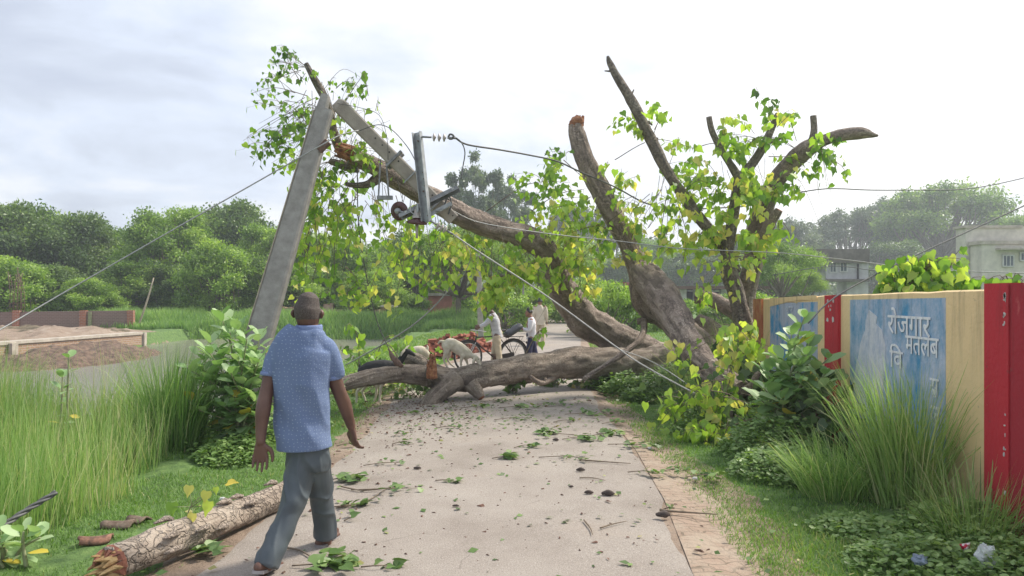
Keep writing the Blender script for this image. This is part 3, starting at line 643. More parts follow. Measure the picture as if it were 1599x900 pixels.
# distant poles
def pole(px,py0,py1,D,r,mat,label,dx=0):
    mb=MB(); a=P(px,py1,D); b2=P(px+dx,py0,D); a=(a[0],a[1],float(ground_z(a[0],a[1]))-.1)
    box_=bar(mb,a,b2,r*2,r*1.6,up=(0,1,0),wd2=r*1.3,ht2=r*1.2); return tag(mb.build('utility_pole',mat,loc=a,smooth=False),label,'pole','upright poles in the distance')
pole(751,388,520,30,.12,M['conc2'],'pale concrete pole standing behind the cyclist',-4)
pole(922.5,428,470,70,.14,M['white'],'thin whitish pole far down the road left of the tin shed',-1)
pole(240+577,430,500,40,.07,M['conc'],'slim grey pole far behind the boy')

# ---------------- background trees ----------------
def crownmesh(name,mat,seed,Rx,Rz,z0,nleaf,ls,style='broad',nb=26):
    r=np.random.default_rng(seed); mb=MB(); cs=[]; 
    for k in range(nb):
        u=r.normal(size=3); u/=np.linalg.norm(u); u[2]=abs(u[2])*1.15-.28 if style!='feather' else abs(u[2])*.9-.1
        rr=r.uniform(.55,1.0); c=np.array([u[0]*Rx*rr,u[1]*Rx*rr,z0+Rz*(.40+.60*u[2]*rr)]); br=Rx*r.uniform(.12,.30)*(0.62 if style=='euc' else 1)
        if style=='broad': t0=r.uniform(.0,1); rr2=Rx*(.55+.5*math.sin(math.pi*min(1,t0*.8+.22)))*r.uniform(.35,1.1); a0=r.uniform(0,6.28); c=np.array([rr2*math.cos(a0),rr2*math.sin(a0),z0+Rz*(.06+.86*t0)])
        cs.append((c,br))
    pb=np.array([b_**2 for c,b_ in cs]); pb/=pb.sum()
    which=r.choice(nb,size=nleaf,p=pb)
    C=np.array([c for c,b_ in cs])[which]; BR=np.array([b_ for c,b_ in cs])[which]
    d=r.normal(size=(nleaf,3)); d/=np.linalg.norm(d,axis=1,keepdims=True); rad=r.beta(3.4,1.5,nleaf)*r.uniform(.75,1.2,nleaf)*(1+.16*(r.uniform(0,1,nleaf)<.06))
    flat=.75 if style=='broad' else (.42 if style=='feather' else .85)
    p=C+d*rad[:,None]*BR[:,None]*np.array([1,1,flat])
    # break the outline: sub-clumps
    sub=r.normal(size=(nleaf//14+1,3))*.55*BR.mean()*.62; p=p+sub[r.integers(0,len(sub),nleaf)]*np.array([1,1,.6])
    fw=d*.45+r.normal(size=(nleaf,3))*.75; fw[:,2]-=.25
    nr=r.normal(size=(nleaf,3))*.75; nr[:,2]+=.8
    sz=ls*r.uniform(.6,1.35,nleaf)
    ctint=r.uniform(-.34,.34,nb)[which]
    tn=np.clip(.5+ctint+r.normal(0,.16,nleaf),0,1)
    inst(mb,SMALL_V,SMALL_F,p,fw,nr,sz,tn,sx=(.5 if style=='feather' else .95))
    # twig skeleton
    tk=MB()
    for c,b_ in cs[:int(nb*.7)]:
        s=np.array([0,0,z0*.75+r.uniform(0,.3)*Rz*.4]); m_=(s+c)/2+np.array([0,0,-.1*Rz])+r.normal(size=3)*.1*Rx
        tube(tk,[s,m_,c],[Rx*.028,Rx*.018,Rx*.006],5,3)
    tube(tk,[(0,0,-.3),(r.uniform(-.1,.1)*Rx*.5,0,z0*.5),(0,0,z0*.8+.1),(r.uniform(-.2,.2),0,z0+Rz*.35)],[Rx*.050,Rx*.042,Rx*.036,Rx*.014],7,3)
    return mb.mesh(name,mat),tk.mesh(name+'_wood',M['barks'])
TR={'mid':crownmesh('crown_mid',M['tr1'],1,3.9,8.4,.9,42000,.27,nb=110),
 'bright':crownmesh('crown_bright',M['tr2'],2,3.5,7.0,.5,38000,.25,nb=95),
 'dark':crownmesh('crown_dark',M['tr3'],3,4.2,9.0,1.0,42000,.28,nb=110),
 'mid2':crownmesh('crown_mid2',M['tr2'],11,3.6,9.4,.7,42000,.26,nb=120),
 'feather':crownmesh('crown_feather',M['tr1'],4,4.0,4.4,2.2,30000,.22,'feather',40),
 'featherb':crownmesh('crown_featherb',M['tr2'],14,3.2,3.2,1.8,20000,.20,'feather',34),
 'euc':crownmesh('crown_euc',M['tr4'],5,4.2,12.0,6.5,15000,.34,'euc',44),
 'euc2':crownmesh('crown_euc2',M['tr4'],6,5.6,8.5,5.5,17000,.34,'euc',60),
 'big':crownmesh('crown_big',M['tr1'],8,8.2,10.0,6.0,30000,.36,'euc',110),
 'bush':crownmesh('crown_bush',M['tr2'],9,1.5,1.9,.1,8000,.13,nb=20)}
def tree(name,kind,px,D,top,label,sc=1.0,group=None,base=None,cat='tree',rz=None,sxy=1.0):
    cm,wm=TR[kind]; x=(px-CX)/F*D; z=float(ground_z(x,D)) if base is None else base
    if name in('tall_tree','spreading_tree') and px>860: D*=1.45; sc=sc; x=(px-CX)/F*D; z=0.0
    t_=thing(name,label,cat,(x,D,z),group)
    hz=CH+(HY-top)/F*D-z; H=max(v.co.z for v in cm.vertices) if ('H',kind) not in TR else TR[('H',kind)]; TR[('H',kind)]=H
    s=hz/H; rzz=random.uniform(0,6.28) if rz is None else rz
    for nm,me in (('trunk',wm),('crown',cm)):
        o=bpy.data.objects.new(nm,me); COL.objects.link(o); o.parent=t_; o.scale=(s*sc*sxy,s*sc*sxy,s); o.rotation_euler.z=rzz
    return t_
gl='broadleaf trees along the far side of the pond'
spots=[('dark',5,56,308,'tall dark tree at the left edge of the photo'),('mid',62,60,313,'rounded tree second from the left edge'),('dark',128,58,325,'dark tree above the middle pier of the boundary wall'),
 ('mid2',178,62,352,'lower tree above the right end of the boundary wall'),('mid2',262,54,318,'tree with pale leaf tips left of the leaning pole'),('mid',318,62,322,'mid green tree just left of the leaning pole'),
 ('dark',372,64,308,'dark tree whose top rises behind the leaning pole'),('mid2',425,56,345,'mid green tree right behind the leaning pole'),('mid',492,54,352,'tree directly behind the walking man'),
 ('bright',548,52,372,'bright green tree right of the walking man'),('mid2',605,60,372,'tree behind the brick hut'),('dark',90,48,410,'low dark tree behind the boundary wall'),
 ('bright',20,45,398,'low bright tree behind the rusty bars of the boundary wall'),('mid',215,50,400,'low dense tree above the bamboo pole'),('bright',345,48,372,'low bright green tree left of the leaning pole'),
 ('mid',400,50,398,'low green tree behind the leaning pole foot'),('dark',285,50,408,'low dark tree at the far bank between bamboo and leaning pole'),('bright',580,48,420,'low bright bush-like tree above the brick hut'),
 ('bright',455,49,410,'low bright tree above the walking man'),('bright',135,46,432,'small bright tree peeking over the boundary wall')]
for k,(kd,px,D,tp,lb) in enumerate(spots): tree('broadleaf_tree',kd,px,D,tp,lb,1.0 if tp<390 else 1.3,gl)
tree('feathery_tree','feather',716,42,336,'feathery green tree with a dark trunk behind the brick pile',1.05)
tree('feathery_tree','feather',800,50,352,'feathery tree right of the pale concrete pole',1.1)
tree('feathery_tree','feather',868,60,360,'feathery tree left of the road end behind the bent limb',1.1)
tree('feathery_tree','mid',650,56,352,'dense feathery tree above the pink house',1)
tree('tall_tree','euc',740,88,232,'tall pale hazy tree above the crossarm',.75,'tall hazy trees')
tree('tall_tree','euc',795,96,268,'tall pale hazy tree right behind the first tall one',.8,'tall hazy trees')
tree('tall_tree','euc2',905,100,312,'hazy open-crowned tree left of the torn stump limb',.9,'tall hazy trees')
tree('tall_tree','euc2',965,105,338,'faint hazy tree behind the torn stump limb',.9,'tall hazy trees')
tree('tall_tree','mid2',1030,84,372,'hazy blue-green tree between the two broken stems',1.2,'tall hazy trees')
tree('tall_tree','dark',1085,80,380,'dark hazy tree behind the forked stem',1.2,'tall hazy trees')
tree('tall_tree','dark',985,78,385,'hazy dark tree above the tin shed',1.1,'tall hazy trees')
tree('tall_tree','mid',1150,86,360,'hazy tree behind the foot of the thick right stem',1.1,'tall hazy trees')
tree('tall_tree','euc2',1235,92,335,'hazy loose tree right of the thick right stem',1.0,'tall hazy trees')
tree('tall_tree','euc2',1328,100,318,'hazy loose-crowned tree above the concrete house',1.0,'tall hazy trees')
tree('tall_tree','euc2',1390,104,300,'faint hazy tree left of the great spreading tree',.8,'tall hazy trees')
tree('spreading_tree','big',1470,92,280,'great spreading hazy tree behind the apartment building',1.05)
tree('tall_tree','dark',1400,84,372,'dark hazy lower tree between house and spreading tree',1.2,'tall hazy trees')
tree('tall_tree','mid2',1620,80,330,'hazy tree at the right edge behind the building',1.0,'tall hazy trees')
tree('feathery_tree','featherb',1222,46,372,'layered green tree left of the concrete house',.85)
tree('feathery_tree','feather',1255,50,418,'low blue-green tree in front of the concrete house',.72)
tree('feathery_tree','mid',1200,58,400,'dim tree between the forked stem and the concrete house',1.0)
gb='bushes on the right of the road'
for k,(px,D,tp,s,lb) in enumerate([(928,34,428,1.0,'light green bush right beside the far road'),(958,30,436,1.0,'bush below the tin shed'),(990,36,446,1.1,'bush between tin shed and leaning trunk'),(1030,34,462,1.2,'low bush seen through the arch of the broken trunk'),
   (905,48,432,1.1,'far bush beside the whitish pole'),(1190,30,452,1.2,'bush behind the end of the yellow wall'),(1140,38,458,1.2,'bush behind the forked stem foot'),(1080,40,465,1.2,'low bush in front of the open shed')]):
    tree('bush','bush',px,D,tp,lb,s,gb,cat='bush',sxy=.9 if k!=4 else 1)
gb='bushes on the left of the road'
for k,(px,D,tp,s,lb) in enumerate([(788,36,446,.9,'bush behind the cyclist'),(812,44,440,1.1,'bush at the left edge of the far road'),(768,46,438,1.1,'dark bush right of the dark-trunked tree'),(845,62,440,1.3,'bush where the far road bends'),(560,50,462,1.2,'creeper-covered bush on the ruined wall'),(635,49,455,1.0,'bush on the tan wall'),(250,44,492,.9,'small bush on the far bank near the bamboo pole'),(320,44,486,1.0,'bush on the far bank left of the leaning pole')]):
    tree('bush','bush',px,D,tp,lb,s,gb,cat='bush')
# far wooded horizon: one mass nobody could count
r=np.random.default_rng(77); mb=MB(); n=60000
ang=r.uniform(-1.0,1.0,n); dist=r.uniform(165,210,n); xx=np.tan(ang*.78)*dist; hh=10+3*np.sin(xx*.07)+2.5*np.sin(xx*.19+1)+1.5*np.sin(xx*.43)
inst(mb,SMALL_V,SMALL_F,np.stack([xx,dist,r.uniform(0,1,n)**.7*hh],1),rdir(n,-.2),rdir(n,1),r.uniform(.7,1.5,n),np.clip(r.normal(.5,.2,n),0,1),sx=1.1)
tag(mb.build('far_woodland',M['tr3']),'hazy belt of distant woodland along the horizon','woodland',kind='stuff')
# ---------------- the fallen peepal ----------------
ft=thing('fallen_tree','huge broken peepal tree lying across the road, its torn limbs and yellow-green leaves sticking up','tree',(1.9,12.5,0))
def limb(mb,spec,sides=18,sub=5,rough=.10,rs=2.2,end=None,tint=.5,seed=0,cap='flat',end_drop=0):
    pts=[P(a,b_,D) for a,b_,h,D in spec]; rad=[h/F*D for a,b_,h,D in spec]
    tube(mb,pts,rad,sides,sub,rough,rs,cap,tint,0,None,end,end_drop,seed); return mb
def part(name,spec,mat=None,label=None,**k):
    o=limb(MB(),spec,**k).build(name,[mat or M['bark'],M['wood']],ft)
    if label: o['label']=label
    return o
def torn(px,py,D,r,direction,n=26,ln=.22,par=None,name='torn_wood',label='torn orange wood',upl=.3):
    """ragged splinters round a broken end"""
    mb=MB(); d=Vector(direction).normalized(); c=Vector(P(px,py,D)); a=d.orthogonal().normalized(); b2=d.cross(a)
    for k in range(n):
        th=random.uniform(0,6.28); q=r*math.sqrt(random.random())*.85; p=c+a*math.cos(th)*q+b2*math.sin(th)*q
        l_=ln*random.uniform(.35,1)*(1.0+.5*math.cos(th)); e_=p+d*l_+(a*random.uniform(-.15,.15)+b2*random.uniform(-.15,.15))*l_
        tube(mb,[p-d*.06,p+d*l_*.4,e_],[r*.32,r*.30,r*.12],6,1,.2,9)
    o=mb.build(name,M['wood'],par or ft,smooth=False); o['label']=label; return o
# trunk lying across the road
part('trunk',[(1075,572,25,14.2),(1050,567,26,14),(1010,565,26,13.9),(960,567,25,13.6),(900,568,24,13.2),(850,573,22,12.9),(800,577,21,12.5),(767,584,20,12.2),(735,590,20,12.0),(705,592,19,11.9),(675,588,17,11.7),(650,585,16,11.5),(620,584,13,11.3),(590,588,12.5,11.1),(560,594,12,10.9),(530,602,12,10.7),(490,612,11,10.5),(455,621,11,10.3),(418,630,9,10.1)],mat=M['barkl'],sides=44,sub=10,rough=.13,label='pale furrowed trunk lying across the road',end=1)
part('limb',[(712,592,16,11.75),(695,606,15,11.6),(676,622,13,11.45),(665,638,12,11.3),(660,648,9,11.2)],mat=M['barkl'],end=1,label='short leg of the lying trunk propped on the road')
part('limb',[(735,600,12,11.8),(745,612,10,11.75),(752,622,6,11.7)],mat=M['barkl'],end=1,label='short stub under the lying trunk')
torn(660,643,11.2,.11,(-.3,-.3,-.6),18,.16,label='dark torn wood at the foot of the propping leg')
part('limb',[(676,596,10,11.6),(674,582,9,11.42),(673,574,8,11.36)],mat=M['barks'],sides=14,rough=.4,rs=9,label='upright orange broken stub')
torn(674,584,11.30,.085,(-.02,-.18,1),44,.24,label='splintered orange top of the stub')
part('limb',[(690,582,10,12.0),(668,573,11,12.1),(648,562,11,12.2),(634,562,8,12.25)],mat=M['barks'],end=1,rough=.2,label='dark stub behind the trunk')
part('limb',[(870,587,5,12.9),(850,598,4,12.6),(838,596,4,12.5),(828,588,3,12.4)],sides=8,label='small dead snag on the trunk'); part('limb',[(850,598,3,12.6),(852,590,2,12.6)],sides=7)
# the limb bent up to the left, resting on the pole
lb=[(1045,560,20,14.3),(1010,548,22,14.1),(980,538,24,13.9),(945,522,25,13.8),(910,495,26,13.6),(884,460,22,13.3),(868,428,21,12.9),(855,398,19,12.5),(832,376,19,12.1),(790,361,18,11.7),(750,349,18,11.4),(712,332,18,11.1),(670,309,17,10.9),(630,286,16,10.7),(600,269,15,10.5),(570,253,14,10.4),(546,241,13,10.3)]
part('limb',lb,sides=36,sub=9,rough=.15,end=1,label='long limb arching up to the left and resting on the snapped pole')
torn(546,240,10.25,.11,(-1,-.2,.35),26,.2,label='torn orange end of the long limb')
part('limb',[(598,268,10,10.5),(580,286,8,10.45),(560,290,5,10.4),(540,288,3,10.3)],mat=M['barks'],rough=.2,label='shattered side branch')
part('limb',[(560,262,9,10.5),(535,258,8,10.5),(515,252,5,10.5)],mat=M['barks'],rough=.2)
part('limb',[(533,240,7,10.5),(520,205,7,10.4),(517,180,6,10.3),(508,155,6,10.2),(497,135,6.5,10.2),(486,115,5,10.1),(478,100,4,10.1)],mat=M['barks'],sides=12,rough=.16,label='dark branch end sticking up behind the pole top')
# twisted pair of stems leaning left with torn tops
part('limb',[(1160,614,18,9.3),(1140,600,20,9.6),(1112,583,21,10.0),(1085,552,22,10.5),(1065,517,23,11),(1045,482,26,11.5),(1027,455,27,11.9),(1008,434,23,12.2),(998,418,17,12.4),(985,388,15,12.5),(962,345,16,12.5),(937,298,16,12.5),(916,255,15,12.5),(903,218,14,12.5),(899,195,12,12.5)],sides=40,sub=9,rough=.13,end=1,label='thick stem leaning left with a torn orange top')
part('limb',[(898,200,11.5,12.5),(902,190,10.5,12.48),(906,183,7,12.47)],mat=M['wood'],sides=16,rough=.35,rs=8,label='orange torn wood under the splinters')
torn(902,192,12.5,.10,(.18,0,1),30,.11,label='torn orange top of the thick stem')
part('limb',[(1003,432,18,12.6),(1006,460,22,12.7),(1018,485,20,12.7),(1045,500,18,12.6),(1075,520,16,12.4),(1110,545,15,12.2),(1140,575,14,12.0)],sides=18,rough=.18,label='gnarled stem hanging under the thick stem')
part('limb',[(1085,466,9,13.2),(1108,468,12,13.1),(1135,482,13,12.9),(1160,500,13,12.7),(1175,540,14,12.5)],sides=14,rough=.2,end=1,label='grey log end behind the tall grass')
part('limb',[(1088,500,14,13),(1115,520,15,12.8),(1138,560,16,12.5),(1150,600,17,12.2)],sides=14,rough=.25,label='dark root flare in the grass')
part('limb',[(1004,500,6,12.6),(1006,512,5.5,12.5),(1000,530,5,12.2),(980,547,4.5,11.9),(955,565,4,11.6),(930,580,4,11.4),(912,592,3.5,11.2)],sides=10,rough=.15,label='thin crooked branch reaching down to the lying trunk')
part('limb',[(998,497,5,12.6),(1001,506,6,12.6)],sides=9,rough=.3); 
part('limb',[(1160,614,10,9.3),(1175,602,6,9.2),(1180,590,5.5,9.2),(1186,582,4,9.2)],sides=9,label='small side snag at the stem foot')
part('limb',[(1140,607,17,9.5),(1130,640,13,9.3),(1140,680,11,9.1),(1135,715,10,9.0)],sides=12,rough=.3,rs=5,label='split root wood hidden in leaves')
# the tall thin stem leaning left
part('limb',[(1150,425,9,12.3),(1128,385,8,12.2),(1100,350,9,12.1),(1070,310,9,12.1),(1040,265,9,12.0),(1015,215,9,12),(990,165,8.5,12),(966,125,7.5,12),(953,100,6,12),(949,88,2.5,12)],mat=M['barks'],sides=14,rough=.14,label='tall bare stem leaning left to a pointed tip')
for a_,b_,c_,d_ in ((962,112,944,111),(985,150,990,140),(1026,228,1027,215),(1012,190,1019,196)): part('limb',[(a_,b_,2.5,12),((a_+c_)/2,(b_+d_)/2,1.8,12),(c_,d_,1,12)],mat=M['barks'],sides=6,sub=2)
# forked stem
part('limb',[(1165,560,16,12),(1158,500,14,12),(1150,460,13,12),(1138,425,12,12),(1136,398,9,12),(1143,350,9,12),(1149,310,8.5,12),(1156,276,8,12)],mat=M['barks'],sides=16,label='forked stem')
part('limb',[(1155,280,7,12),(1140,256,6,11.9),(1125,232,5.5,11.8),(1112,205,5,11.7),(1107,183,4.5,11.7)],mat=M['barks'],sides=12,end=1)
part('limb',[(1155,280,8,12),(1175,256,7,12),(1193,228,6.5,12),(1203,205,5.5,12),(1215,178,4.5,12)],mat=M['barks'],sides=12,end=1)
part('limb',[(1195,225,3.5,12),(1215,217,2.8,12),(1232,212,1.5,12)],mat=M['barks'],sides=8)
part('limb',[(1157,280,4,12),(1161,265,3.5,12),(1164,255,3,12)],mat=M['barks'],sides=8)
# thick right stem
part('limb',[(1165,520,15,12.8),(1165,470,13,12.8),(1172,430,15,12.7),(1180,395,17,12.6),(1182,360,17,12.6),(1192,325,15,12.5),(1208,288,14,12.4),(1232,258,14,12.3),(1258,234,14,12.2),(1285,220,10,12.1),(1315,211,9.5,12),(1345,208,8.5,12),(1362,211,4,12),(1371,212,1.5,12)],mat=M['bark'],sides=18,rough=.13,label='thick right stem bending to a torn beak-like tip')
part('limb',[(1266,228,7,12.1),(1271,205,5.5,12.1),(1270,181,5,12.1)],mat=M['barks'],sides=10,end=1)
part('limb',[(1184,400,10,12.4),(1192,375,9,12.3),(1203,350,8.5,12.2),(1217,328,7.5,12.1)],mat=M['bark'],sides=12,end=1,rough=.2,label='short cut side stub')
part('limb',[(1160,440,8,12.4),(1170,410,7,12.4),(1178,385,6,12.4)],mat=M['barks'],sides=10)

# ---- twigs and leaves of the fallen tree
def sprout(tw,lf,start,end,nl,size,sag=.12,r0=.006,tint=(.2,.95),gravity=1.2,spread=.06,D0=None,up=False):
    a=Vector(start); b2=Vector(end); m_=(a+b2)/2+Vector((0,0,(b2-a).length*sag))+Vector((random.gauss(0,.05),random.gauss(0,.05),random.gauss(0,.05)))*(b2-a).length
    p=spline([a,m_,b2],6); tube(tw,p,list(np.linspace(r0,r0*.35,len(p))),4,1)
    n=len(p); pos=[];fw=[];nr=[];sz=[];tn=[]
    base=random.uniform(*tint)
    for k in range(nl):
        s=random.uniform(.25,1.0)**.8*(n-1); i=min(int(s),n-2); q=Vector(p[i])+(Vector(p[i+1])-Vector(p[i]))*(s-i)
        off=Vector((random.gauss(0,spread),random.gauss(0,spread),random.gauss(-.02,spread*.7)))
        d=Vector((random.gauss(0,.6),random.gauss(0,.6),-gravity*random.uniform(.5,1.2)+(1.2 if up else 0)))
        pos.append(q+off); fw.append(d); v=Vector((random.gauss(0,.8),-abs(random.gauss(.7,.5)),random.gauss(.3,.5))); nr.append(v); sz.append(size*random.uniform(.55,1.25)); tn.append(min(1,max(0,base+random.gauss(0,.13))))
        if random.random()<.95: tube(tw,[q,q+off*1.0],[r0*.35,r0*.25],3,1)
    inst(lf,HEART_V,HEART_F,pos,fw,nr,sz,tn,sx=1.0)
tw=MB(); lf=MB()
def cluster(px,py,rx,ry,D,n,nl=7,size=.105,src=None,tint=(.25,.85),dd=.5,sag=.12,r0=.006,ln=None,spread=.06,lo=None):
    if px<620: size*=.84
    if 960<px<1330 and py<450: n=int(n*.62)
    elif 840<px<960: n=int(n*.75)
    for k in range(n):
        a=random.uniform(0,6.28); q=math.sqrt(random.random()); ex=px+rx*q*math.cos(a); ey=py+ry*q*math.sin(a); DD=D+random.uniform(-dd,dd)
        if src is None: sx0=ex+random.uniform(-40,40); sy0=ey-random.uniform(15,50)
        else:
            sx0,sy0=random.choice(src) ; sx0+=random.uniform(-3,3)
            # limit the twig length: start somewhere along the way
            t_=random.uniform(.0,.7); sx0=sx0+(ex-sx0)*t_; sy0=sy0+(ey-sy0)*t_
        sprout(tw,lf,P(sx0,sy0,DD),P(ex,ey,DD+random.uniform(-.15,.15)),random.randint(max(1,nl-3),nl+3),size,sag,r0,tint,spread=spread)
# upper left crown around the pole top
top=[(490,120),(500,140),(480,105),(515,180)]
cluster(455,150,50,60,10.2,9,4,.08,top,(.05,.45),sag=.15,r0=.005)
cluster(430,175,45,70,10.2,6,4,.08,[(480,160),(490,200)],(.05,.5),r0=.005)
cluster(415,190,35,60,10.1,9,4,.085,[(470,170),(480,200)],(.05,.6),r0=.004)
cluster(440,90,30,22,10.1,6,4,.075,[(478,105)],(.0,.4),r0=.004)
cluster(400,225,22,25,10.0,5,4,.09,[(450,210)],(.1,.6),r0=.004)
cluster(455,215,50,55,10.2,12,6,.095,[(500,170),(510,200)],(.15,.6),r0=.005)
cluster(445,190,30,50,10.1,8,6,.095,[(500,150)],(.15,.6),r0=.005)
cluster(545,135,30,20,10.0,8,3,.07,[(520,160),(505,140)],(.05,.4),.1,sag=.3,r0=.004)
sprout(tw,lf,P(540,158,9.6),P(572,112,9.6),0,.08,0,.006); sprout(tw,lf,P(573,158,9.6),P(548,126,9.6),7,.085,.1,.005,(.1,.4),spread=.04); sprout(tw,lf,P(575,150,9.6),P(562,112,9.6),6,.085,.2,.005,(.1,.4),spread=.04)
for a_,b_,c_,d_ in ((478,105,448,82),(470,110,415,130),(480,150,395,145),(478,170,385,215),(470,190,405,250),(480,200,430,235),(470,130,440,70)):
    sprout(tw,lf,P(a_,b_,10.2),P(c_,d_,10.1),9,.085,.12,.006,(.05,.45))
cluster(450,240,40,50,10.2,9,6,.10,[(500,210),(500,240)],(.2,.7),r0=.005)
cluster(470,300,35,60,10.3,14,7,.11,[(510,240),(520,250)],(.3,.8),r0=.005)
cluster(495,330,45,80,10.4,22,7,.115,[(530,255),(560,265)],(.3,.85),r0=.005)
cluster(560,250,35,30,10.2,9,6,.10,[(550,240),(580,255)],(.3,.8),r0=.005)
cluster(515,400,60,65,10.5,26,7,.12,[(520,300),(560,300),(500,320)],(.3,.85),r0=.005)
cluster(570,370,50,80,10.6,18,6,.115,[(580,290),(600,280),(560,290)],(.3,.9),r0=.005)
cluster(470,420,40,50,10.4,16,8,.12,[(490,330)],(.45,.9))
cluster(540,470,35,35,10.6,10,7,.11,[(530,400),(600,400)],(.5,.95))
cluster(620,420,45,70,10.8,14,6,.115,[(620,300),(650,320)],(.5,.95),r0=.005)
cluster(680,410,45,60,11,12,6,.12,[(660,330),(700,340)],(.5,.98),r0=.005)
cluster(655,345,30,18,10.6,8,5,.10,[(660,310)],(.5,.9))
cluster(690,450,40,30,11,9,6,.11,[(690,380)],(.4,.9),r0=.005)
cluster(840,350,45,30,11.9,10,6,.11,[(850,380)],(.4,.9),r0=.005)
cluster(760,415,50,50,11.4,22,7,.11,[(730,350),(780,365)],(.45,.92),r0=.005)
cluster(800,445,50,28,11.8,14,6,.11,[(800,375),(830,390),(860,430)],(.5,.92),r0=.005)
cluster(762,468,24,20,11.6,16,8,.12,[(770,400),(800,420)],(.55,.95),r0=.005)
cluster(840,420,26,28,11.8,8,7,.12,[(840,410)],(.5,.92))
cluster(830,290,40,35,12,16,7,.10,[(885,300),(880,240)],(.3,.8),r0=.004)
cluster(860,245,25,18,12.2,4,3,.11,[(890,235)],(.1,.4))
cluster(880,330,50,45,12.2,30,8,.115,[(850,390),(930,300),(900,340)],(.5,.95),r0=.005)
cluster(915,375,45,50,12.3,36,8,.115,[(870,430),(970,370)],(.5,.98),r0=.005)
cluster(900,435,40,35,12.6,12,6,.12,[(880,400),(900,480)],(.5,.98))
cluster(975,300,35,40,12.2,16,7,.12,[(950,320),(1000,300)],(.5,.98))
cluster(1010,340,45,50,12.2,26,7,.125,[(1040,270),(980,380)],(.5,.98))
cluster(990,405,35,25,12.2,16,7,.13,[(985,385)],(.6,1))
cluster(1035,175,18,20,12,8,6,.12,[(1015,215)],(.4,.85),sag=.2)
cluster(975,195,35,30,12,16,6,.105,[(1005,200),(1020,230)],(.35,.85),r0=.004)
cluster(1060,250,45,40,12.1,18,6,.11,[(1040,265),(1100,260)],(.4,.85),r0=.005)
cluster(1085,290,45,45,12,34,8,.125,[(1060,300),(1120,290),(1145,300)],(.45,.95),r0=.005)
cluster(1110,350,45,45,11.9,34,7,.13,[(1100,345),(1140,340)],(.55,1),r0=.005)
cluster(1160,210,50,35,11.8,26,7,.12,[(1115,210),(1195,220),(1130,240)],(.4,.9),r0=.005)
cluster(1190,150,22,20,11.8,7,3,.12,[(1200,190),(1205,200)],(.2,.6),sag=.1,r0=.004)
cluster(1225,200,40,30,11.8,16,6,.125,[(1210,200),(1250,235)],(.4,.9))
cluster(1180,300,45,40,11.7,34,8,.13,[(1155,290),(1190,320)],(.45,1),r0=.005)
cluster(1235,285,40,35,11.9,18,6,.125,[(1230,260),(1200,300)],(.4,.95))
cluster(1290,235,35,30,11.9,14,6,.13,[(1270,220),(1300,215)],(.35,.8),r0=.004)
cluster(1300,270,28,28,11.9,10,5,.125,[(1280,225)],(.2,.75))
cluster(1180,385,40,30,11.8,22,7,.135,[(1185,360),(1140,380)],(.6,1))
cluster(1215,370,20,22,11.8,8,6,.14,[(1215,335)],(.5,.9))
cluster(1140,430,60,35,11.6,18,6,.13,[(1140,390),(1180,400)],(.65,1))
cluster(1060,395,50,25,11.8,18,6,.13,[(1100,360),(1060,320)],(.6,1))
# around the foot of the stems on the right verge
for c_ in ((1093,480,18,14,10,3),(1160,525,26,22,8.9,7),(1165,550,30,20,8.9,7),(1140,570,20,10,9,2),(1085,640,32,30,8.8,7),(1095,690,42,35,8.5,15),(1140,705,40,35,8.3,14),(1180,725,32,28,8.2,8),(1040,650,25,40,9.2,6),(1115,600,35,30,8.9,6),(1210,690,35,40,8.2,6),(1048,560,12,40,10,4),(1190,640,30,35,8.5,6),(1125,640,20,20,8.7,4)):
    cluster(c_[0],c_[1],c_[2],c_[3],c_[4],c_[5],6,.115,[(1140,c_[1]-50),(1110,c_[1]-30),(c_[0],c_[1]-30)],(.55,1),dd=.25)
# sparse hanging bare twigs
for k in range(90):
    x0=random.uniform(430,1290); 
    y0=float(np.interp(x0,[430,500,600,700,850,880,950,1050,1150,1290],[150,130,270,330,390,430,330,270,250,230]))+random.uniform(-10,30)
    D=float(np.interp(x0,[430,600,850,1290],[10.2,10.5,12.3,12])); l_=random.uniform(30,110)
    sprout(tw,lf,P(x0,y0,D),P(x0+random.gauss(0,30),y0+l_,D+random.uniform(-.2,.2)),random.choice([0,0,0,3]),.11,random.uniform(-.2,.2),.0045,(.4,.9))
for k in range(95):
    x0=random.uniform(495,600); y0=random.uniform(170,270); a=random.uniform(0,6.28); l_=random.uniform(15,55)
    sprout(tw,lf,P(x0,y0,10.2),P(x0+l_*math.cos(a),y0+l_*math.sin(a),10.2+random.uniform(-.3,.3)),1,.09,random.uniform(-.4,.4),.004,(.3,.8))
for (a_,b_,c_,d_,s_) in ((830,330,915,295,.15),(760,330,890,285,.2),(880,260,850,240,.1),(960,250,1090,235,.25),(1090,230,1150,250,.2),(930,330,950,250,.1),(1040,310,1030,390,0),(900,360,990,310,-.1),(1200,245,1280,260,.1),(1180,330,1260,300,.15),(880,250,960,300,-.15)):
    sprout(tw,lf,P(a_,b_,12.1),P(c_,d_,12.1),6,.11,s_,.008,(.4,.8))
tw.build('twigs',M['twig'],ft); lf.build('foliage',M['leaf'],ft)

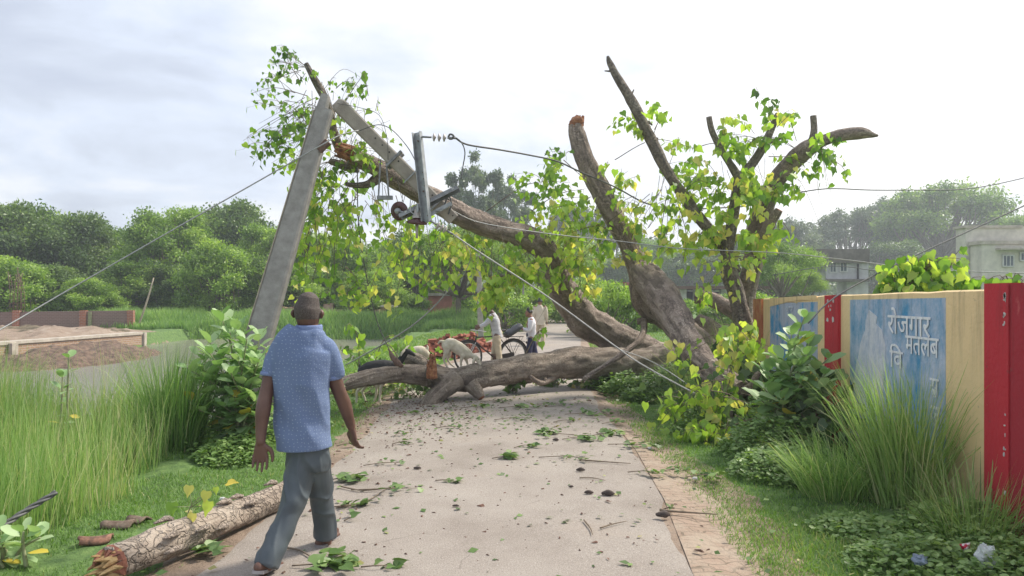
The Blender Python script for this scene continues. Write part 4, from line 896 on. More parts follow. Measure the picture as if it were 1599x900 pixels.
# sprawl of broken green branches behind the lying trunk (left of the road)
def sprig(name,c,r_,n,size,label,cat='branch',group=None,mat='leaf_litter',h=.5,tint=(.1,.9),nl=7,droop=.2):
    t_=thing(name,label,cat,c,group); a_=MB(); b2=MB()
    for k in range(n):
        th=random.uniform(0,6.28); q=r_*random.uniform(.4,1); e_=(c[0]+q*math.cos(th),c[1]+q*math.sin(th)*.8,c[2]+random.uniform(.02,h))
        s0=(c[0]+random.gauss(0,r_*.12),c[1]+random.gauss(0,r_*.12),c[2]+.02)
        sprout(a_,b2,s0,e_,nl,size,droop,.007,tint,gravity=.3,spread=.05)
    a_.build('twigs',M['twig'],t_); b2.build('leaves',M[mat],t_); return t_
sprig('broken_branch',(-2.35,13.0,0),1.0,26,.11,'tangle of broken leafy branches behind the thin end of the lying trunk',h=.85,mat='leaf',tint=(.1,.85))
sprig('broken_branch',(-1.75,13.3,0),.7,18,.11,'leafy branch heap at the black goat’s head'.replace('’',"'"),h=.8,mat='leaf',tint=(.0,.6))
sprig('broken_branch',(-2.3,12.3,0),.7,12,.09,'low green branch litter under the thin end of the lying trunk',h=.18,tint=(.3,.95))
sprig('broken_branch',(-1.55,12.1,0),.5,12,.09,'green branch litter between the propping leg and the goat legs',h=.22,tint=(.2,.9))
sprig('broken_branch',(.0,12.5,0.02),.28,9,.11,'small leafy twig hanging below the middle of the lying trunk',h=.35,tint=(.3,.9))
for k,(px,py,rr,lb) in enumerate([(870,604,.5,'leaf litter under the lying trunk, right of its middle'),(920,606,.55,'leaf litter under the right half of the lying trunk'),(970,600,.6,'leaf litter at the thick end of the lying trunk'),(1020,612,.5,'dark leaf litter where the lying trunk meets the verge')]):
    c=G(px,py); sprig('broken_branch',c,rr,14,.10,lb,h=.22,tint=(.2,.95),group='leafy litter under the lying trunk')
def longtw(px0,py0,D0,px1,py1,D1,sag,nl,label,r0=.011):
    a_=MB(); b2=MB(); t_=thing('broken_branch',label,'branch',P(px0,py0,D0)); sprout(a_,b2,P(px0,py0,D0),P(px1,py1,D1),nl,.12,sag,r0,(.4,.95)); a_.build('twig',M['twig'],t_); b2.build('leaves',M['leaf'],t_)
longtw(575,600,12.2,632,528,12.2,.35,6,'thin arched branch with one leaf tuft rising behind the trunk')
longtw(560,590,12.4,545,505,12.4,.2,14,'upright yellow-green leafy shoot behind the thin end of the trunk')
longtw(640,590,12.4,575,560,12.6,.45,8,'low arched branch over the black goat')
longtw(820,555,12.7,855,520,12.7,.4,12,'small leafy shoot rising from the trunk in front of the boy')

# ---------------- leaning concrete pole ----------------
lp=thing('leaning_pole','grey concrete pole leaning right with a broken notched top among leaves','pole',P(370,640,8.9))
base=Vector(P(352,690,8.7)); topp=Vector(P(507,172,9.4)); mb=MB()
base.z=-.25
def pbar(mb,a,b2,w0,w1,d0,d1,n=10):
    a=Vector(a); b2=Vector(b2); t_=(b2-a).normalized(); u=t_.cross(Vector((0,1,0))).normalized(); v=u.cross(t_); vs=[]
    for k in range(n+1):
        s=k/n; p=a+(b2-a)*s; w_=(w0+(w1-w0)*s)/2; d_=(d0+(d1-d0)*s)/2; c=.8
        for (x_,y_) in ((-1,-c),(-c,-1),(c,-1),(1,-c),(1,c),(c,1),(-c,1),(-1,c)): vs.append(p+u*w_*x_+v*d_*y_)
    q=[]
    for k in range(n):
        for j in range(8): q.append((k*8+j,k*8+(j+1)%8,(k+1)*8+(j+1)%8,(k+1)*8+j))
    mb.add(vs,[np.array(q),np.array([tuple(range(7,-1,-1))]),np.array([tuple(n*8+j for j in range(8))])]); return u,v,t_
u,v,t_=pbar(mb,base,topp,.33,.215,.20,.15)
# broken top half-section (notched)
p0=topp+u*.035; pbar(mb,p0-t_*.02,p0+t_*.19,.13,.10,.13,.12,3)
mb.build('shaft',M['conc'],lp,smooth=False)
mb=MB(); a=base+(topp-base)*.72+u*.10; pbar(mb,base+u*.17+v*-.03,topp+u*.112-t_*.05+v*-.03,.012,.012,.13,.1,8); o=mb.build('edge',simple('worn_edge',(.48,.42,.33),(.35,.3,.24),8,.95,.4),lp,smooth=False); o['label']='pale chipped right edge of the pole'
mb=MB(); c=Vector(P(502,228,9.25)); bar(mb,c-Vector((.03,0,.06)),c+Vector((.09,-.02,.05)),.06,.08); mb.build('clamp',M['rust'],lp,smooth=False)
# ---------------- the snapped upper piece with its crossarm ----------------
sp_=thing('snapped_pole_section','snapped pale concrete pole piece hanging down to the right with steel crossarms and insulators','pole',P(600,230,10))
mb=MB(); A=Vector(P(531,166,9.6)); B=Vector(P(708,343,10.0)); u,v,t_=pbar(mb,A,B,.20,.175,.17,.15)
pbar(mb,A-t_*.07,A,.12,.20,.10,.17,2); mb.build('shaft',M['conc2'],sp_,smooth=False)
mb=MB(); L_=(B-A)
for s in (.30,.42,.50,.62,.80,.955,.985,.36): mb=MB(); c=A+L_*s-v*0+u*.03-Vector((0,.085,0)); lathe(mb,c,[(0,-.004),(.010,-.004),(.010,.004),(0,.004)],(0,1,0),8); mb.build('bolt_hole',M['dark'],sp_)
def onpole(s): return A+L_*s
# clamps across pole
mb=MB(); c=onpole(.47); bar(mb,c-u*.13-Vector((0,.09,0)),c+u*.15-Vector((0,.09,0)),.03,.07,up=(0,1,0)); bar(mb,c-u*.13+Vector((0,.10,0)),c+u*.15+Vector((0,.10,0)),.03,.07,up=(0,1,0))
for s_ in (-.12,.14): bar(mb,c+u*s_-Vector((0,.12,0)),c+u*s_+Vector((0,.13,0)),.02,.02)
mb.build('clamp',M['steeld'],sp_,smooth=False)
mb=MB(); c=onpole(.62); bar(mb,c-u*.12-Vector((0,.088,0)),c+u*.13-Vector((0,.088,0)),.012,.04,up=(0,1,0)); c=onpole(.86); bar(mb,c-u*.15-Vector((0,.09,0)),c+u*.13-Vector((0,.09,0)),.02,.09,up=(0,1,0)); mb.build('strap',M['steel'],sp_,smooth=False)
# hanging stirrup
mb=MB(); 
for x_,x2 in ((594,591),(603,607)): tube(mb,[P(x_,250,9.75),P(x2,308,9.75)],.012,6)
bar(mb,P(589,309,9.75),P(613,309,9.75),.06,.05); mb.build('stirrup',M['steeld'],sp_,smooth=False)
# channel crossarm standing upright: web + two flanges
def channel(mb,a,b2,wd,fl,th,open_dir):
    a=Vector(a); b2=Vector(b2); t_=(b2-a).normalized(); o_=Vector(open_dir); o_=(o_-t_*o_.dot(t_)).normalized(); s_=t_.cross(o_)
    bar(mb,a,b2,th,wd,up=tuple(s_)); 
    for k in (-1,1): bar(mb,a+s_*k*(wd/2-th/2)+o_*(fl/2+th/2),b2+s_*k*(wd/2-th/2)+o_*(fl/2+th/2),th,fl,up=tuple(o_))
mb=MB(); a=Vector(P(653,207,9.55)); b2=Vector(P(668,347,9.55)); channel(mb,a,b2,.12,.06,.009,(-.5,-1,0)); mb.build('crossarm',M['steel'],sp_,smooth=False)
mb=MB(); 
for s_ in (.04,.1,.45,.52,.60,.66,.72,.93): 
    mb=MB(); c=a+(b2-a)*s_+Vector((.012*(-1)**int(s_*50),-.015,0)); lathe(mb,c,[(0,-.02),(.011,-.02),(.011,.0),(0,.0)],(0,1,0),6); mb.build('bolt',M['rust'],sp_,smooth=False)
# diagonal angle bar with square holes
mb=MB(); a=Vector(P(624,337,9.7)); b2=Vector(P(715,292,9.62)); channel(mb,a,b2,.10,.05,.008,(0,-.3,-1)); mb.build('crossarm',M['steeld'],sp_,smooth=False)
mb=MB(); 
for s_ in (.10,.9): c=a+(b2-a)*s_+Vector((0,-.056,.0)); bar(mb,c,c+(b2-a).normalized()*.03,.02,.006,up=(0,1,0))
mb.build('slot',M['white'],sp_,smooth=False)
mb=MB(); bar(mb,P(668,337,9.72),P(705,318,9.72),.05,.05); bar(mb,P(684,330,9.66),P(702,318,9.9),.08,.015); mb.build('bracket',M['steel'],sp_,smooth=False)
mb=MB(); tube(mb,[P(641,312,9.6),P(640,330,9.55),P(650,338,9.55)],.008,5); tube(mb,[P(652,318,9.5),P(652,332,9.5)],.016,7); mb.build('stay',M['steel'],sp_,smooth=False)
# big brown disc insulator seen from behind, and the pin insulator skirt
def disc(c,ax,r_,name='insulator',mat='porc'):
    mb=MB(); lathe(mb,c,[(0,.0),(r_*.30,.0),(r_*.45,-.012),(r_*.95,-.004),(r_,.012),(r_*.97,.025),(r_*.6,.05),(r_*.35,.065),(r_*.3,.09),(r_*.16,.11),(0,.115)],ax,26); return mb.build(name,M[mat],sp_)
c=Vector(P(623,330,9.75)); d1=disc(c,(.35,1,.15),.128); d1['label']='large brown disc insulator facing the road'
mb=MB(); lathe(mb,c-Vector((.01,.02,0)),[(0,-.05),(.028,-.05),(.038,-.02),(.04,.01)],(.35,1,.15),14); tube(mb,[c+Vector((-.0,-.05,0)),c+Vector((.06,-.06,-.02))],.012,6); mb.build('cap',M['steel'],d1)
c=Vector(P(651,346,9.6)); d2=disc(c-Vector((0,0,.03)),(.1,-.12,1),.135); d2['label']='brown bell-shaped insulator hanging under the bar'
mb=MB(); lathe(mb,c+Vector((0,0,.07)),[(.065,-.03),(.06,.0),(.04,.03),(.032,.08),(.02,.09),(.012,.14)],(.02,0,1),14); tube(mb,[c-Vector((0,0,.02)),c-Vector((0,0,.22))],.018,7); mb.build('cap',M['porcw'],d2)
# strain insulator strings
def strain(a,b2,n=3,mat='porcw',r_=.052):
    a=Vector(a); b2=Vector(b2); t_=(b2-a).normalized(); ln=(b2-a).length; mb=MB()
    for k in range(n):
        c=a+t_*ln*(.36+.30*k/max(1,n-1)); lathe(mb,c,[(.014,-.022),(r_,-.010),(r_,.004),(.018,.014),(.014,.022)],tuple(t_),14)
    o=mb.build('insulator',M[mat],sp_); mb=MB(); tube(mb,[a,a+t_*ln*.28],.014,6); tube(mb,[a+t_*ln*.75,b2],.016,6); mb.build('clamp',M['steeld'],o); return o
strain(P(659,214,9.5),P(712,216,9.5))['label']='string of three pale insulators at the top of the upright crossarm'
strain(P(672,345,9.5),P(707,366,9.5))['label']='string of pale insulators below the bar'
mb=MB(); tube(mb,[P(700,214,9.5),P(703,210,9.5),P(708,212,9.48),P(706,217,9.5),P(701,217,9.5)],.014,6,3); tube(mb,[P(693,325,9.8),P(700,305,9.8),P(705,318,9.8),P(700,335,9.8)],.012,5,3); tube(mb,[P(683,312,9.7),P(692,308,9.7),P(702,312,9.7)],.012,5,3); mb.build('jumper',M['wired'],sp_)

# ---------------- wires ----------------
def wire(pts,r_,label,mat='wire',sub=5,name='power_wire',twist=0,cat='wire'):
    p=[P(*q) for q in pts]; mb=MB()
    if not twist: tube(mb,p,r_,5,sub)
    else:
        c=spline(p,14*1); T=np.gradient(c,axis=0); T/=np.linalg.norm(T,axis=1,keepdims=True); U=np.cross(T,[0,0,1]); U/=np.linalg.norm(U,axis=1,keepdims=True); W=np.cross(T,U); s=np.cumsum(np.r_[0,np.linalg.norm(np.diff(c,axis=0),axis=1)])
        for k in range(twist): th=s*26+k*2*math.pi/twist; tube(mb,c+U*(np.cos(th)*r_)[:,None]+W*(np.sin(th)*r_)[:,None],r_*.9,6,1)
    return tag(mb.build(name,M[mat],loc=p[0]),label,cat)
wire([(-40,532,7.5),(0,515,7.8),(90,463,8.3),(220,388,8.7),(330,325,9.0),(430,268,9.2),(500,228,9.15),(532,211,9.3),(560,204,9.5)],.0085,'pale taut wire running from the lower left up to the leaning pole')
wire([(712,216,9.5),(730,226,9.6),(780,234,10),(830,243,10.6),(870,252,11),(905,268,11.6),(960,292,12.2),(1010,318,12.6),(1060,326,13),(1120,325,13.4),(1180,320,14),(1230,305,14.6),(1290,295,15),(1360,297,16),(1430,297,17),(1500,296,18),(1560,287,18.6),(1640,268,19)],.013,'dark wire from the crossarm string through the tree to the right edge','wired')
wire([(707,212,9.5),(720,222,9.5),(726,238,9.55),(723,260,9.6),(720,280,9.6)],.008,'short loose wire end hanging from the insulator string','wired')
wire([(707,366,9.5),(750,395,9.6),(850,460,9.7),(950,533,9.6),(1000,568,9.5),(1080,612,9.2),(1130,637,9)],.0105,'pale thick wire slanting down right across the bent limb to the verge',sub=4)
wire([(965,545,9.75),(1020,566,9.7),(1080,605,9.3),(1125,640,9.05)],.006,'thin wire beside the thick slanting one above the right verge')
wire([(700,325,9.9),(740,345,10.2),(800,357,10.5),(880,368,10.9),(960,376,11.2),(1060,388,11.2),(1150,392,11),(1230,396,10.9),(1330,407,10.6),(1450,421,10.4),(1640,428,10)],.0075,'thin wire sagging across the stems and over the yellow wall')
wire([(1262,505,7.4),(1306,463,7.6),(1400,413,7.9),(1500,367,8.2),(1640,303,8.6)],.008,'grey wire rising right from the red band of the yellow wall','wired')
wire([(1205,430,20),(1300,416,20),(1380,425,20),(1500,438,20),(1640,440,20)],.010,'faint wire just above the yellow wall','wired')
wire([(718,428,10.8),(690,466,10.9),(655,500,11.1),(620,525,11.4),(580,548,12),(540,570,12.5)],.012,'pale wire slanting down left in front of the pink house')
wire([(712,366,9.5),(735,400,10.5),(718,440,10.8)],.006,'thin curl of wire below the slanting wire')
wire([(558,262,9.8),(560,350,10.4),(572,430,11),(588,500,11.3),(605,540,11.4),(614,560,11.4)],.008,'dark stay wire dropping to the lying trunk behind the man','wired')
wire([(560,205,9.5),(590,195,9.5),(612,203,9.5),(635,228,9.5),(648,250,9.5)],.006,'thin loop of wire over the snapped pole piece','wired')
wire([(527,162,9.5),(560,168,9.5),(592,180,9.6),(604,215,9.6),(606,250,9.7)],.004,'fine wire trailing along the snapped pole piece','wired')
wire([(545,250,10),(530,300,10),(548,360,10.1),(535,430,10.2)],.004,'fine dangling wire left of the shattered branch','wired')
wire([(612,250,9.9),(625,300,10),(640,360,10.1),(652,470,10.3)],.004,'fine dangling wire below the disc insulator','wired')
wire([(-30,838,4.6),(0,824,4.7),(40,798,4.85),(88,769,5.0)],.011,'dark twisted cable end sticking out of the tall grass','wired',name='cable',twist=3,cat='cable')
0 and wire([(150,716,6.3),(180,708,6.4),(240,692,6.6),(300,668,6.8),(380,560,7.6),(470,505,8.6)],.008,'thin dark cable running through the grass to the leaning pole','wired',name='cable',cat='cable')
# clamp bundle on the trunk where the stay ends
mb=MB(); tube(mb,[P(607,545,11.2),P(612,556,11.1),P(620,566,11.05),(P(628,572,11.0))],[.012,.03,.05,.03],7,3,.3,20); tag(mb.build('wire_clamp',M['rust'],loc=P(620,566,11.05)),'rusty clamp and wire bundle lying on the thin end of the trunk','clamp')

# ---------------- roadside log ----------------
lg=thing('fallen_log','broken log with cracked pale bark and an orange torn end at the left road edge','log',(-2.6,5.0,0))
q=[(-2.32,4.24,.108,.110),(-2.24,4.46,.112,.116),(-2.16,4.65,.118,.120),(-2.07,4.9,.11,.112),(-1.97,5.2,.108,.110),(-1.88,5.5,.105,.107),(-1.80,5.8,.10,.102),(-1.76,6.0,.10,.098)]
mb=MB(); tube(mb,[(a,b_,c+.005) for a,b_,c,d_ in q],[d_*.90 for a,b_,c,d_ in q],40,12,.11,4.0,'flat',.5,0,None,1,0,3)
mb.build('trunk',[barkmat('bark_plated',(.33,.26,.205),(.19,.14,.105),(.46,.39,.32),2.9),M['wood']],lg)
# torn near end: curved flaps of orange bark and a splintered core
mb=MB()
for k in range(16):
    th=.2+k*.39; rr=.108; c=Vector((-2.32,4.24,.108)); d=Vector((-.36,-.93,0)).normalized(); a_=Vector((.93,-.36,0)).normalized(); z_=Vector((0,0,1))
    ln=random.uniform(.04,.11) if math.sin(th)>-.3 else .04; vs=[]
    for s in range(4):
        for e_ in (-1,1):
            t2=th+e_*.24*(1-.25*s); r2=rr*(1+.0*s)*(1-.05*s*s)+random.uniform(-.006,.006)
            p=c+d*(ln*s/3-.03)+a_*math.cos(t2)*r2+z_*math.sin(t2)*r2; vs.append(p)
            vs.append(p-(a_*math.cos(t2)+z_*math.sin(t2))*.018)
    f=[]
    for s in range(3):
        i=s*4; f+=[(i,i+2,i+6,i+4),(i+1,i+5,i+7,i+3),(i,i+4,i+5,i+1),(i+2,i+3,i+7,i+6)]
    f+=[(12,14,15,13)]
    mb.add(vs,np.array(f))
o=mb.build('bark_flap',simple('red_inner_bark',(.36,.15,.09),(.19,.07,.045),14,.85,.4,40),lg,smooth=False); o['label']='reddish curled flaps of torn bark'
mb=MB()
for k in range(34):
    th=random.uniform(0,6.28); r2=.09*math.sqrt(random.random()); p=Vector((-2.31,4.27,.108))+a_*math.cos(th)*r2+z_*math.sin(th)*r2; ln=random.uniform(.05,.2)*(1.2-r2*5)
    tube(mb,[p,p+d*ln*.5,p+d*ln+Vector((0,0,random.uniform(-.02,.02)))],[.02,.016,.003],5,1,.2,30)
mb.build('splinter',simple('raw_yellow_wood',(.50,.36,.17),(.34,.19,.08),22,.85,.4,60),lg,smooth=False)
mb=MB()
for k in range(18):
    th=random.uniform(-.3,3.4); r2=.08*random.uniform(.4,1.1); p=Vector((-1.76,5.98,.10))+a_*math.cos(th)*r2+z_*math.sin(th)*r2; ln=random.uniform(.04,.16); tube(mb,[p,p-d*ln*.6+z_*.02,p-d*ln+z_*.04],[.022,.015,.003],5,1,.2,30)
mb.build('splinter',M['wood'],lg,smooth=False)['label']='bright orange torn far end'
mb=MB(); 
for k in range(10):
    mb=MB(); s=random.uniform(.25,.95); i=s*(len(q)-2); i0=int(i); c=Vector(q[i0][:3])*(1-(i-i0))+Vector(q[i0+1][:3])*(i-i0); th=random.uniform(-.3,2.2); o_=(a_*math.cos(th)+z_*math.sin(th)); r2=q[i0][3]+.004
    tube(mb,[c+o_*r2*.96-d*.05,c+o_*(r2+.012),c+o_*(r2+.012)+d*.09],[.014,.020,.005],6,2,.3,20); mb.build('bark_plate',M['barkl'],lg)
t_=thing('leafy_shoot','small shoot with yellow and pale green leaves standing on the roadside log','plant',(-2.10,4.80,.22)); mb=MB(); lf2=MB()
tube(mb,[(-2.12,4.80,.21),(-2.09,4.79,.29),(-2.01,4.78,.37)],[.005,.004,.002],4,3); 
lv=[((-2.42,4.85,.38),.5,.09),((-2.30,4.83,.50),.99,.075),((-2.19,4.84,.46),.97,.08),((-2.17,4.83,.39),.85,.10),((-2.27,4.82,.32),.99,.085),((-2.14,4.86,.49),.8,.05)]
for c,tn,sz in lv: 
    c=(c[0]+.21,c[1]-.06,c[2]-.09); sz*=.95
    tube(mb,[(-2.08,4.785,.29),c],[.0025,.002],3,1); inst(lf2,HEART_V,HEART_F,[(c[0],c[1],c[2]+sz*.3)],[(random.uniform(-.3,.3),-.2,-1)],[(random.uniform(-.3,.3),-1,.2)],[sz],[tn])
mb.build('stem',M['twiggreen'],t_); lf2.build('leaves',M['leaf'],t_)
# ---------------- people and animals ----------------
def organic(name,strokes,vox,mat,parent,smooth=3,ref=(0,1,0),disp=None,cap='round',sides=20):
    mb=MB()
    for s in strokes:
        s=list(s); kw={}
        if isinstance(s[-1],dict): kw=s.pop()
        pts=[q[:3] for q in s]; rad=[(q[3],q[4] if len(q)>4 else q[3]) for q in s]
        tube(mb,pts,rad,kw.get('sides',sides),kw.get('sub',4),cap=kw.get('cap',cap),ref=kw.get('ref',None if kw.get('free') else ref))
    me=mb.mesh('tmp',mat,True,wl(parent)); o=bpy.data.objects.new('tmp',me); COL.objects.link(o)
    md=o.modifiers.new('r','REMESH'); md.mode='VOXEL'; md.voxel_size=vox; md.use_smooth_shade=True
    if smooth: ms=o.modifiers.new('s','SMOOTH'); ms.factor=.5; ms.iterations=smooth
    bpy.context.view_layer.update()
    me2=bpy.data.meshes.new_from_object(o.evaluated_get(bpy.context.evaluated_depsgraph_get())); bpy.data.objects.remove(o)
    me2.materials.clear(); me2.materials.append(mat); me2.polygons.foreach_set('use_smooth',np.ones(len(me2.polygons),bool))
    if disp:
        off=Vector(wl(parent)); ns=[v.normal.copy() for v in me2.vertices]
        for v,n_ in zip(me2.vertices,ns): v.co=v.co+n_*disp(v.co+off)
    me2.update(); o=bpy.data.objects.new(name,me2); COL.objects.link(o); o.parent=parent; return o
def skinmat(name,c,c2=None): 
    m=simple(name,c,c2 or tuple(x*.8 for x in c),9,.5,.15,80); return m
M['skin']=skinmat('brown_skin',(.145,.075,.053),(.10,.048,.034)); M['skin2']=skinmat('light_brown_skin',(.30,.15,.10))
M['hairg']=simple('grizzled_hair',(.105,.088,.080),(.05,.037,.031),150,.8,.15,200,lo=.4,hi=.65); M['hair']=simple('black_hair',(.012,.011,.012),(.02,.018,.017),60,.5)
m,t,b=newmat('blue_dotted_knit'); tcn=N(t,'ShaderNodeTexCoord').outputs['Object']
s=N(t,'ShaderNodeSeparateXYZ'); L(t,tcn,s.inputs[0]); c=N(t,'ShaderNodeCombineXYZ')
L(t,MT(t,'ADD',s.outputs[0],MT(t,'MULTIPLY',s.outputs[1],.8)),c.inputs[0]); L(t,s.outputs[2],c.inputs[1])
v=N(t,'ShaderNodeTexVoronoi',feature='F1'); v.inputs['Scale'].default_value=42; v.inputs['Randomness'].default_value=.55
v.voronoi_dimensions='2D'; L(t,c.outputs[0],v.inputs['Vector'])
dots=MT(t,'LESS_THAN',v.outputs['Distance'],.125)
base=ramp(t,noisen(t,3,6,.6,tcn),[(.3,(.10,.145,.265)),(.7,(.135,.19,.32))])
base=mixc(t,MT(t,'MULTIPLY',noisen(t,160,2,.8,tcn),.25),base,(.22,.28,.45))
L(t,mixc(t,MT(t,'MULTIPLY',dots,.45),base,(.42,.50,.64)),b.inputs['Base Color']); b.inputs['Roughness'].default_value=.9
bumpn(t,b,noisen(t,7,3,.5,tcn),.5,.03); M['shirt']=m
M['collar']=simple('blue_rib_collar',(.20,.26,.45),(.15,.20,.37),120,.9,.2,200)
M['trou']=simple('grey_trouser_cloth',(.085,.105,.12),(.06,.075,.088),5,.55,.1,300)
M['sandal']=simple('grey_rubber_sandal',(.34,.32,.32),(.22,.2,.2),12,.7); M['nail']=simple('nail',(.45,.28,.22),None,9,.4)
me_=thing('person','man seen from behind walking in a blue dotted polo shirt, grey trousers and sandals','person',(-1.42,4.6,0))
def q(px,py,D,*r_): return (*P(px,py,D),*r_)
# body: one continuous figure
head=[q(481,475,4.62,.071,.084),q(480,481,4.62,.079,.094),q(480,488,4.62,.078,.096),q(481,497,4.63,.072,.088),q(482,505,4.65,.062,.076)]
jaw=[q(483,500,4.69,.058,.05),q(484,508,4.72,.045,.038),q(485,511,4.735,.026,.024)]
neck=[q(482,500,4.63,.058,.06),q(483,512,4.62,.055,.056),q(483,522,4.61,.056,.05)]
nose=[q(484,488,4.72,.012),q(485,494,4.745,.014),q(485,497,4.738,.018,.012)]
ears=[[q(457.5,486,4.64,.009,.014),q(456.5,490,4.635,.011,.018),q(458.5,495,4.64,.008,.010)],[q(502.5,486,4.64,.009,.014),q(503.5,490,4.635,.011,.018),q(502,496,4.64,.008,.011)]]
torso=[q(480,536,4.61,.08,.045),q(474,552,4.6,.13,.085),q(471,600,4.6,.14,.10),q(475,660,4.6,.12,.09),q(482,700,4.61,.095,.08)]
aL=[q(443,546,4.6,.048),q(432,550,4.59,.050),q(422,590,4.565,.045),q(415,618,4.53,.043),q(411,640,4.50,.046),q(408,668,4.48,.036),q(407,690,4.46,.028)]
aR=[q(504,545,4.62,.048),q(513,552,4.63,.050),q(522,590,4.66,.046),q(531,615,4.68,.043),q(538,632,4.71,.044),q(545,655,4.74,.034),q(549,668,4.76,.027)]
def hand(wr,dn,side,size=1.0,curl=.5):
    """wr wrist point, dn unit direction of fingers, side: unit towards the thumb; returns strokes"""
    wr=Vector(wr); dn=Vector(dn).normalized(); sd_=Vector(side); sd_=(sd_-dn*sd_.dot(dn)).normalized(); pn=dn.cross(sd_)
    st=[]; z=size
    st.append([(*(wr-dn*.01),.025*z,.019*z),(*(wr+dn*.03*z),.034*z,.016*z),(*(wr+dn*.07*z),.040*z,.014*z),(*(wr+dn*.09*z),.038*z,.012*z),{'ref':tuple(pn)}])
    for k,(o_,l_) in enumerate(((.036,.070),(.0125,.082),(-.0125,.075),(-.036,.058))):
        b0=wr+dn*.075*z+sd_*o_*z; d1=(dn*math.cos(curl*.5)+pn*math.sin(curl*.5)+sd_*o_*1.2).normalized(); d2=(dn*math.cos(curl*1.3)+pn*math.sin(curl*1.3)).normalized(); d3=(dn*math.cos(curl*2.1)+pn*math.sin(curl*2.1)).normalized()
        a=b0+d1*l_*.5*z; c=a+d2*l_*.33*z; e_=c+d3*l_*.27*z
        st.append([(*b0,.0092*z),(*a,.0084*z),(*c,.0076*z),(*e_,.0066*z),{'free':1,'sub':3,'sides':10}])
    b0=wr+dn*.022*z+sd_*.024*z; a=b0+(dn*.6+sd_*.8).normalized()*.04*z; c=a+(dn*.95+sd_*.3+pn*.25).normalized()*.036*z; e_=c+(dn+pn*.3).normalized()*.024*z
    st.append([(*b0,.015*z),(*a,.0125*z),(*c,.0105*z),(*e_,.008*z),{'free':1,'sub':3,'sides':10}])
    return st
hL=hand(P(407,691,4.46),(-.02,.02,-1),(.9,.15,0),1.08,.36); hR=hand(P(549.5,669,4.765),(.12,.15,-1),(-.6,.75,0),1.08,.6)
lR=[q(495,718,4.63,.060),q(500,775,4.76,.048),q(507,835,4.86,.042),q(508,852,4.87,.04)]
lL=[q(474,718,4.6,.062),q(457,785,4.52,.048),q(424,868,4.36,.042),q(411,889,4.33,.040)]
fR=[(*P(500,860,4.84)[:2],.042,.034,.036),(*P(508,856,4.92)[:2],.044,.042,.036),(*P(517,853,5.0)[:2],.040,.048,.026),(*P(523,849,5.045)[:2],.034,.046,.018)]
tR=[[(*P(513+i*3.6,852,4.99+.0*i)[:2],.034,.012),(*P(519+i*3.4,848,5.075-abs(i-.5)*.012)[:2],.030,.011 if i else .014),{'free':1,'sides':9}] for i in range(4)]
hx,hy,_=P(405,889,4.285)
fL=[(hx,hy,.082,.033,.034),(hx+.01,hy+.06,.070,.040,.036),(hx+.02,hy+.13,.045,.046,.025),(hx+.03,hy+.19,.032,.044,.018)]
tL=[[(hx+.0+i*.019,hy+.18,.030,.011),(hx+.008+i*.019,hy+.235-i*.006,.027,.010),{'free':1,'sides':9}] for i in range(4)]
body=organic('body',[head,jaw,neck,nose,*ears,torso,aL,aR,*hL,*hR,lR,lL,fR,fL,*tR,*tL],.0044,M['skin'],me_,2)
def cap_part(o,keep,name,mat,off=.003):
    """shell of the body surface where keep(co) holds, pushed out"""
    me=o.data; V=np.array([v.co[:] for v in me.vertices]); Nn=np.array([v.normal[:] for v in me.vertices]); par=o.parent; W=V+np.array(wl(par))
    k=keep(W); fs=[tuple(p.vertices) for p in me.polygons if all(k[i] for i in p.vertices)]
    ids=sorted({i for f in fs for i in f}); mp_={i:j for j,i in enumerate(ids)}
    m2=bpy.data.meshes.new(name); m2.from_pydata([tuple(V[i]+Nn[i]*off) for i in ids],[],[tuple(mp_[i] for i in f) for f in fs]); m2.materials.append(mat)
    m2.polygons.foreach_set('use_smooth',np.ones(len(m2.polygons),bool)); o2=bpy.data.objects.new(name,m2); COL.objects.link(o2); o2.parent=par; return o2
hc=Vector(P(480,484,4.62))
def kh(W):
    zt=hc.z; nn_=.018*np.sin(W[:,0]*61)+.008*np.sin(W[:,0]*150)
    return (W[:,2]>zt-.060-.03*(W[:,1]-hc.y)*8*0)&(W[:,1]<hc.y+.052+.25*(W[:,2]-zt).clip(-.05,.05))&(np.abs(W[:,0]-hc.x)<.0835)&((W[:,0]-hc.x)**2+((W[:,1]-hc.y)*1.0)**2+0*nn_>.0006)&(W[:,2]>zt-.075)
cap_part(body,kh,'hair',M['hairg'],.0009)
# eyes so that the face exists on the far side
mb=MB()
for px in (475,490.5): c=Vector(P(px,487.5,4.712)); lathe(mb,c,[(0,.011),(.007,.008),(.010,.0),(0,-.004)],(0,1,0),12)
mb.build('eye',M['hair'],me_)
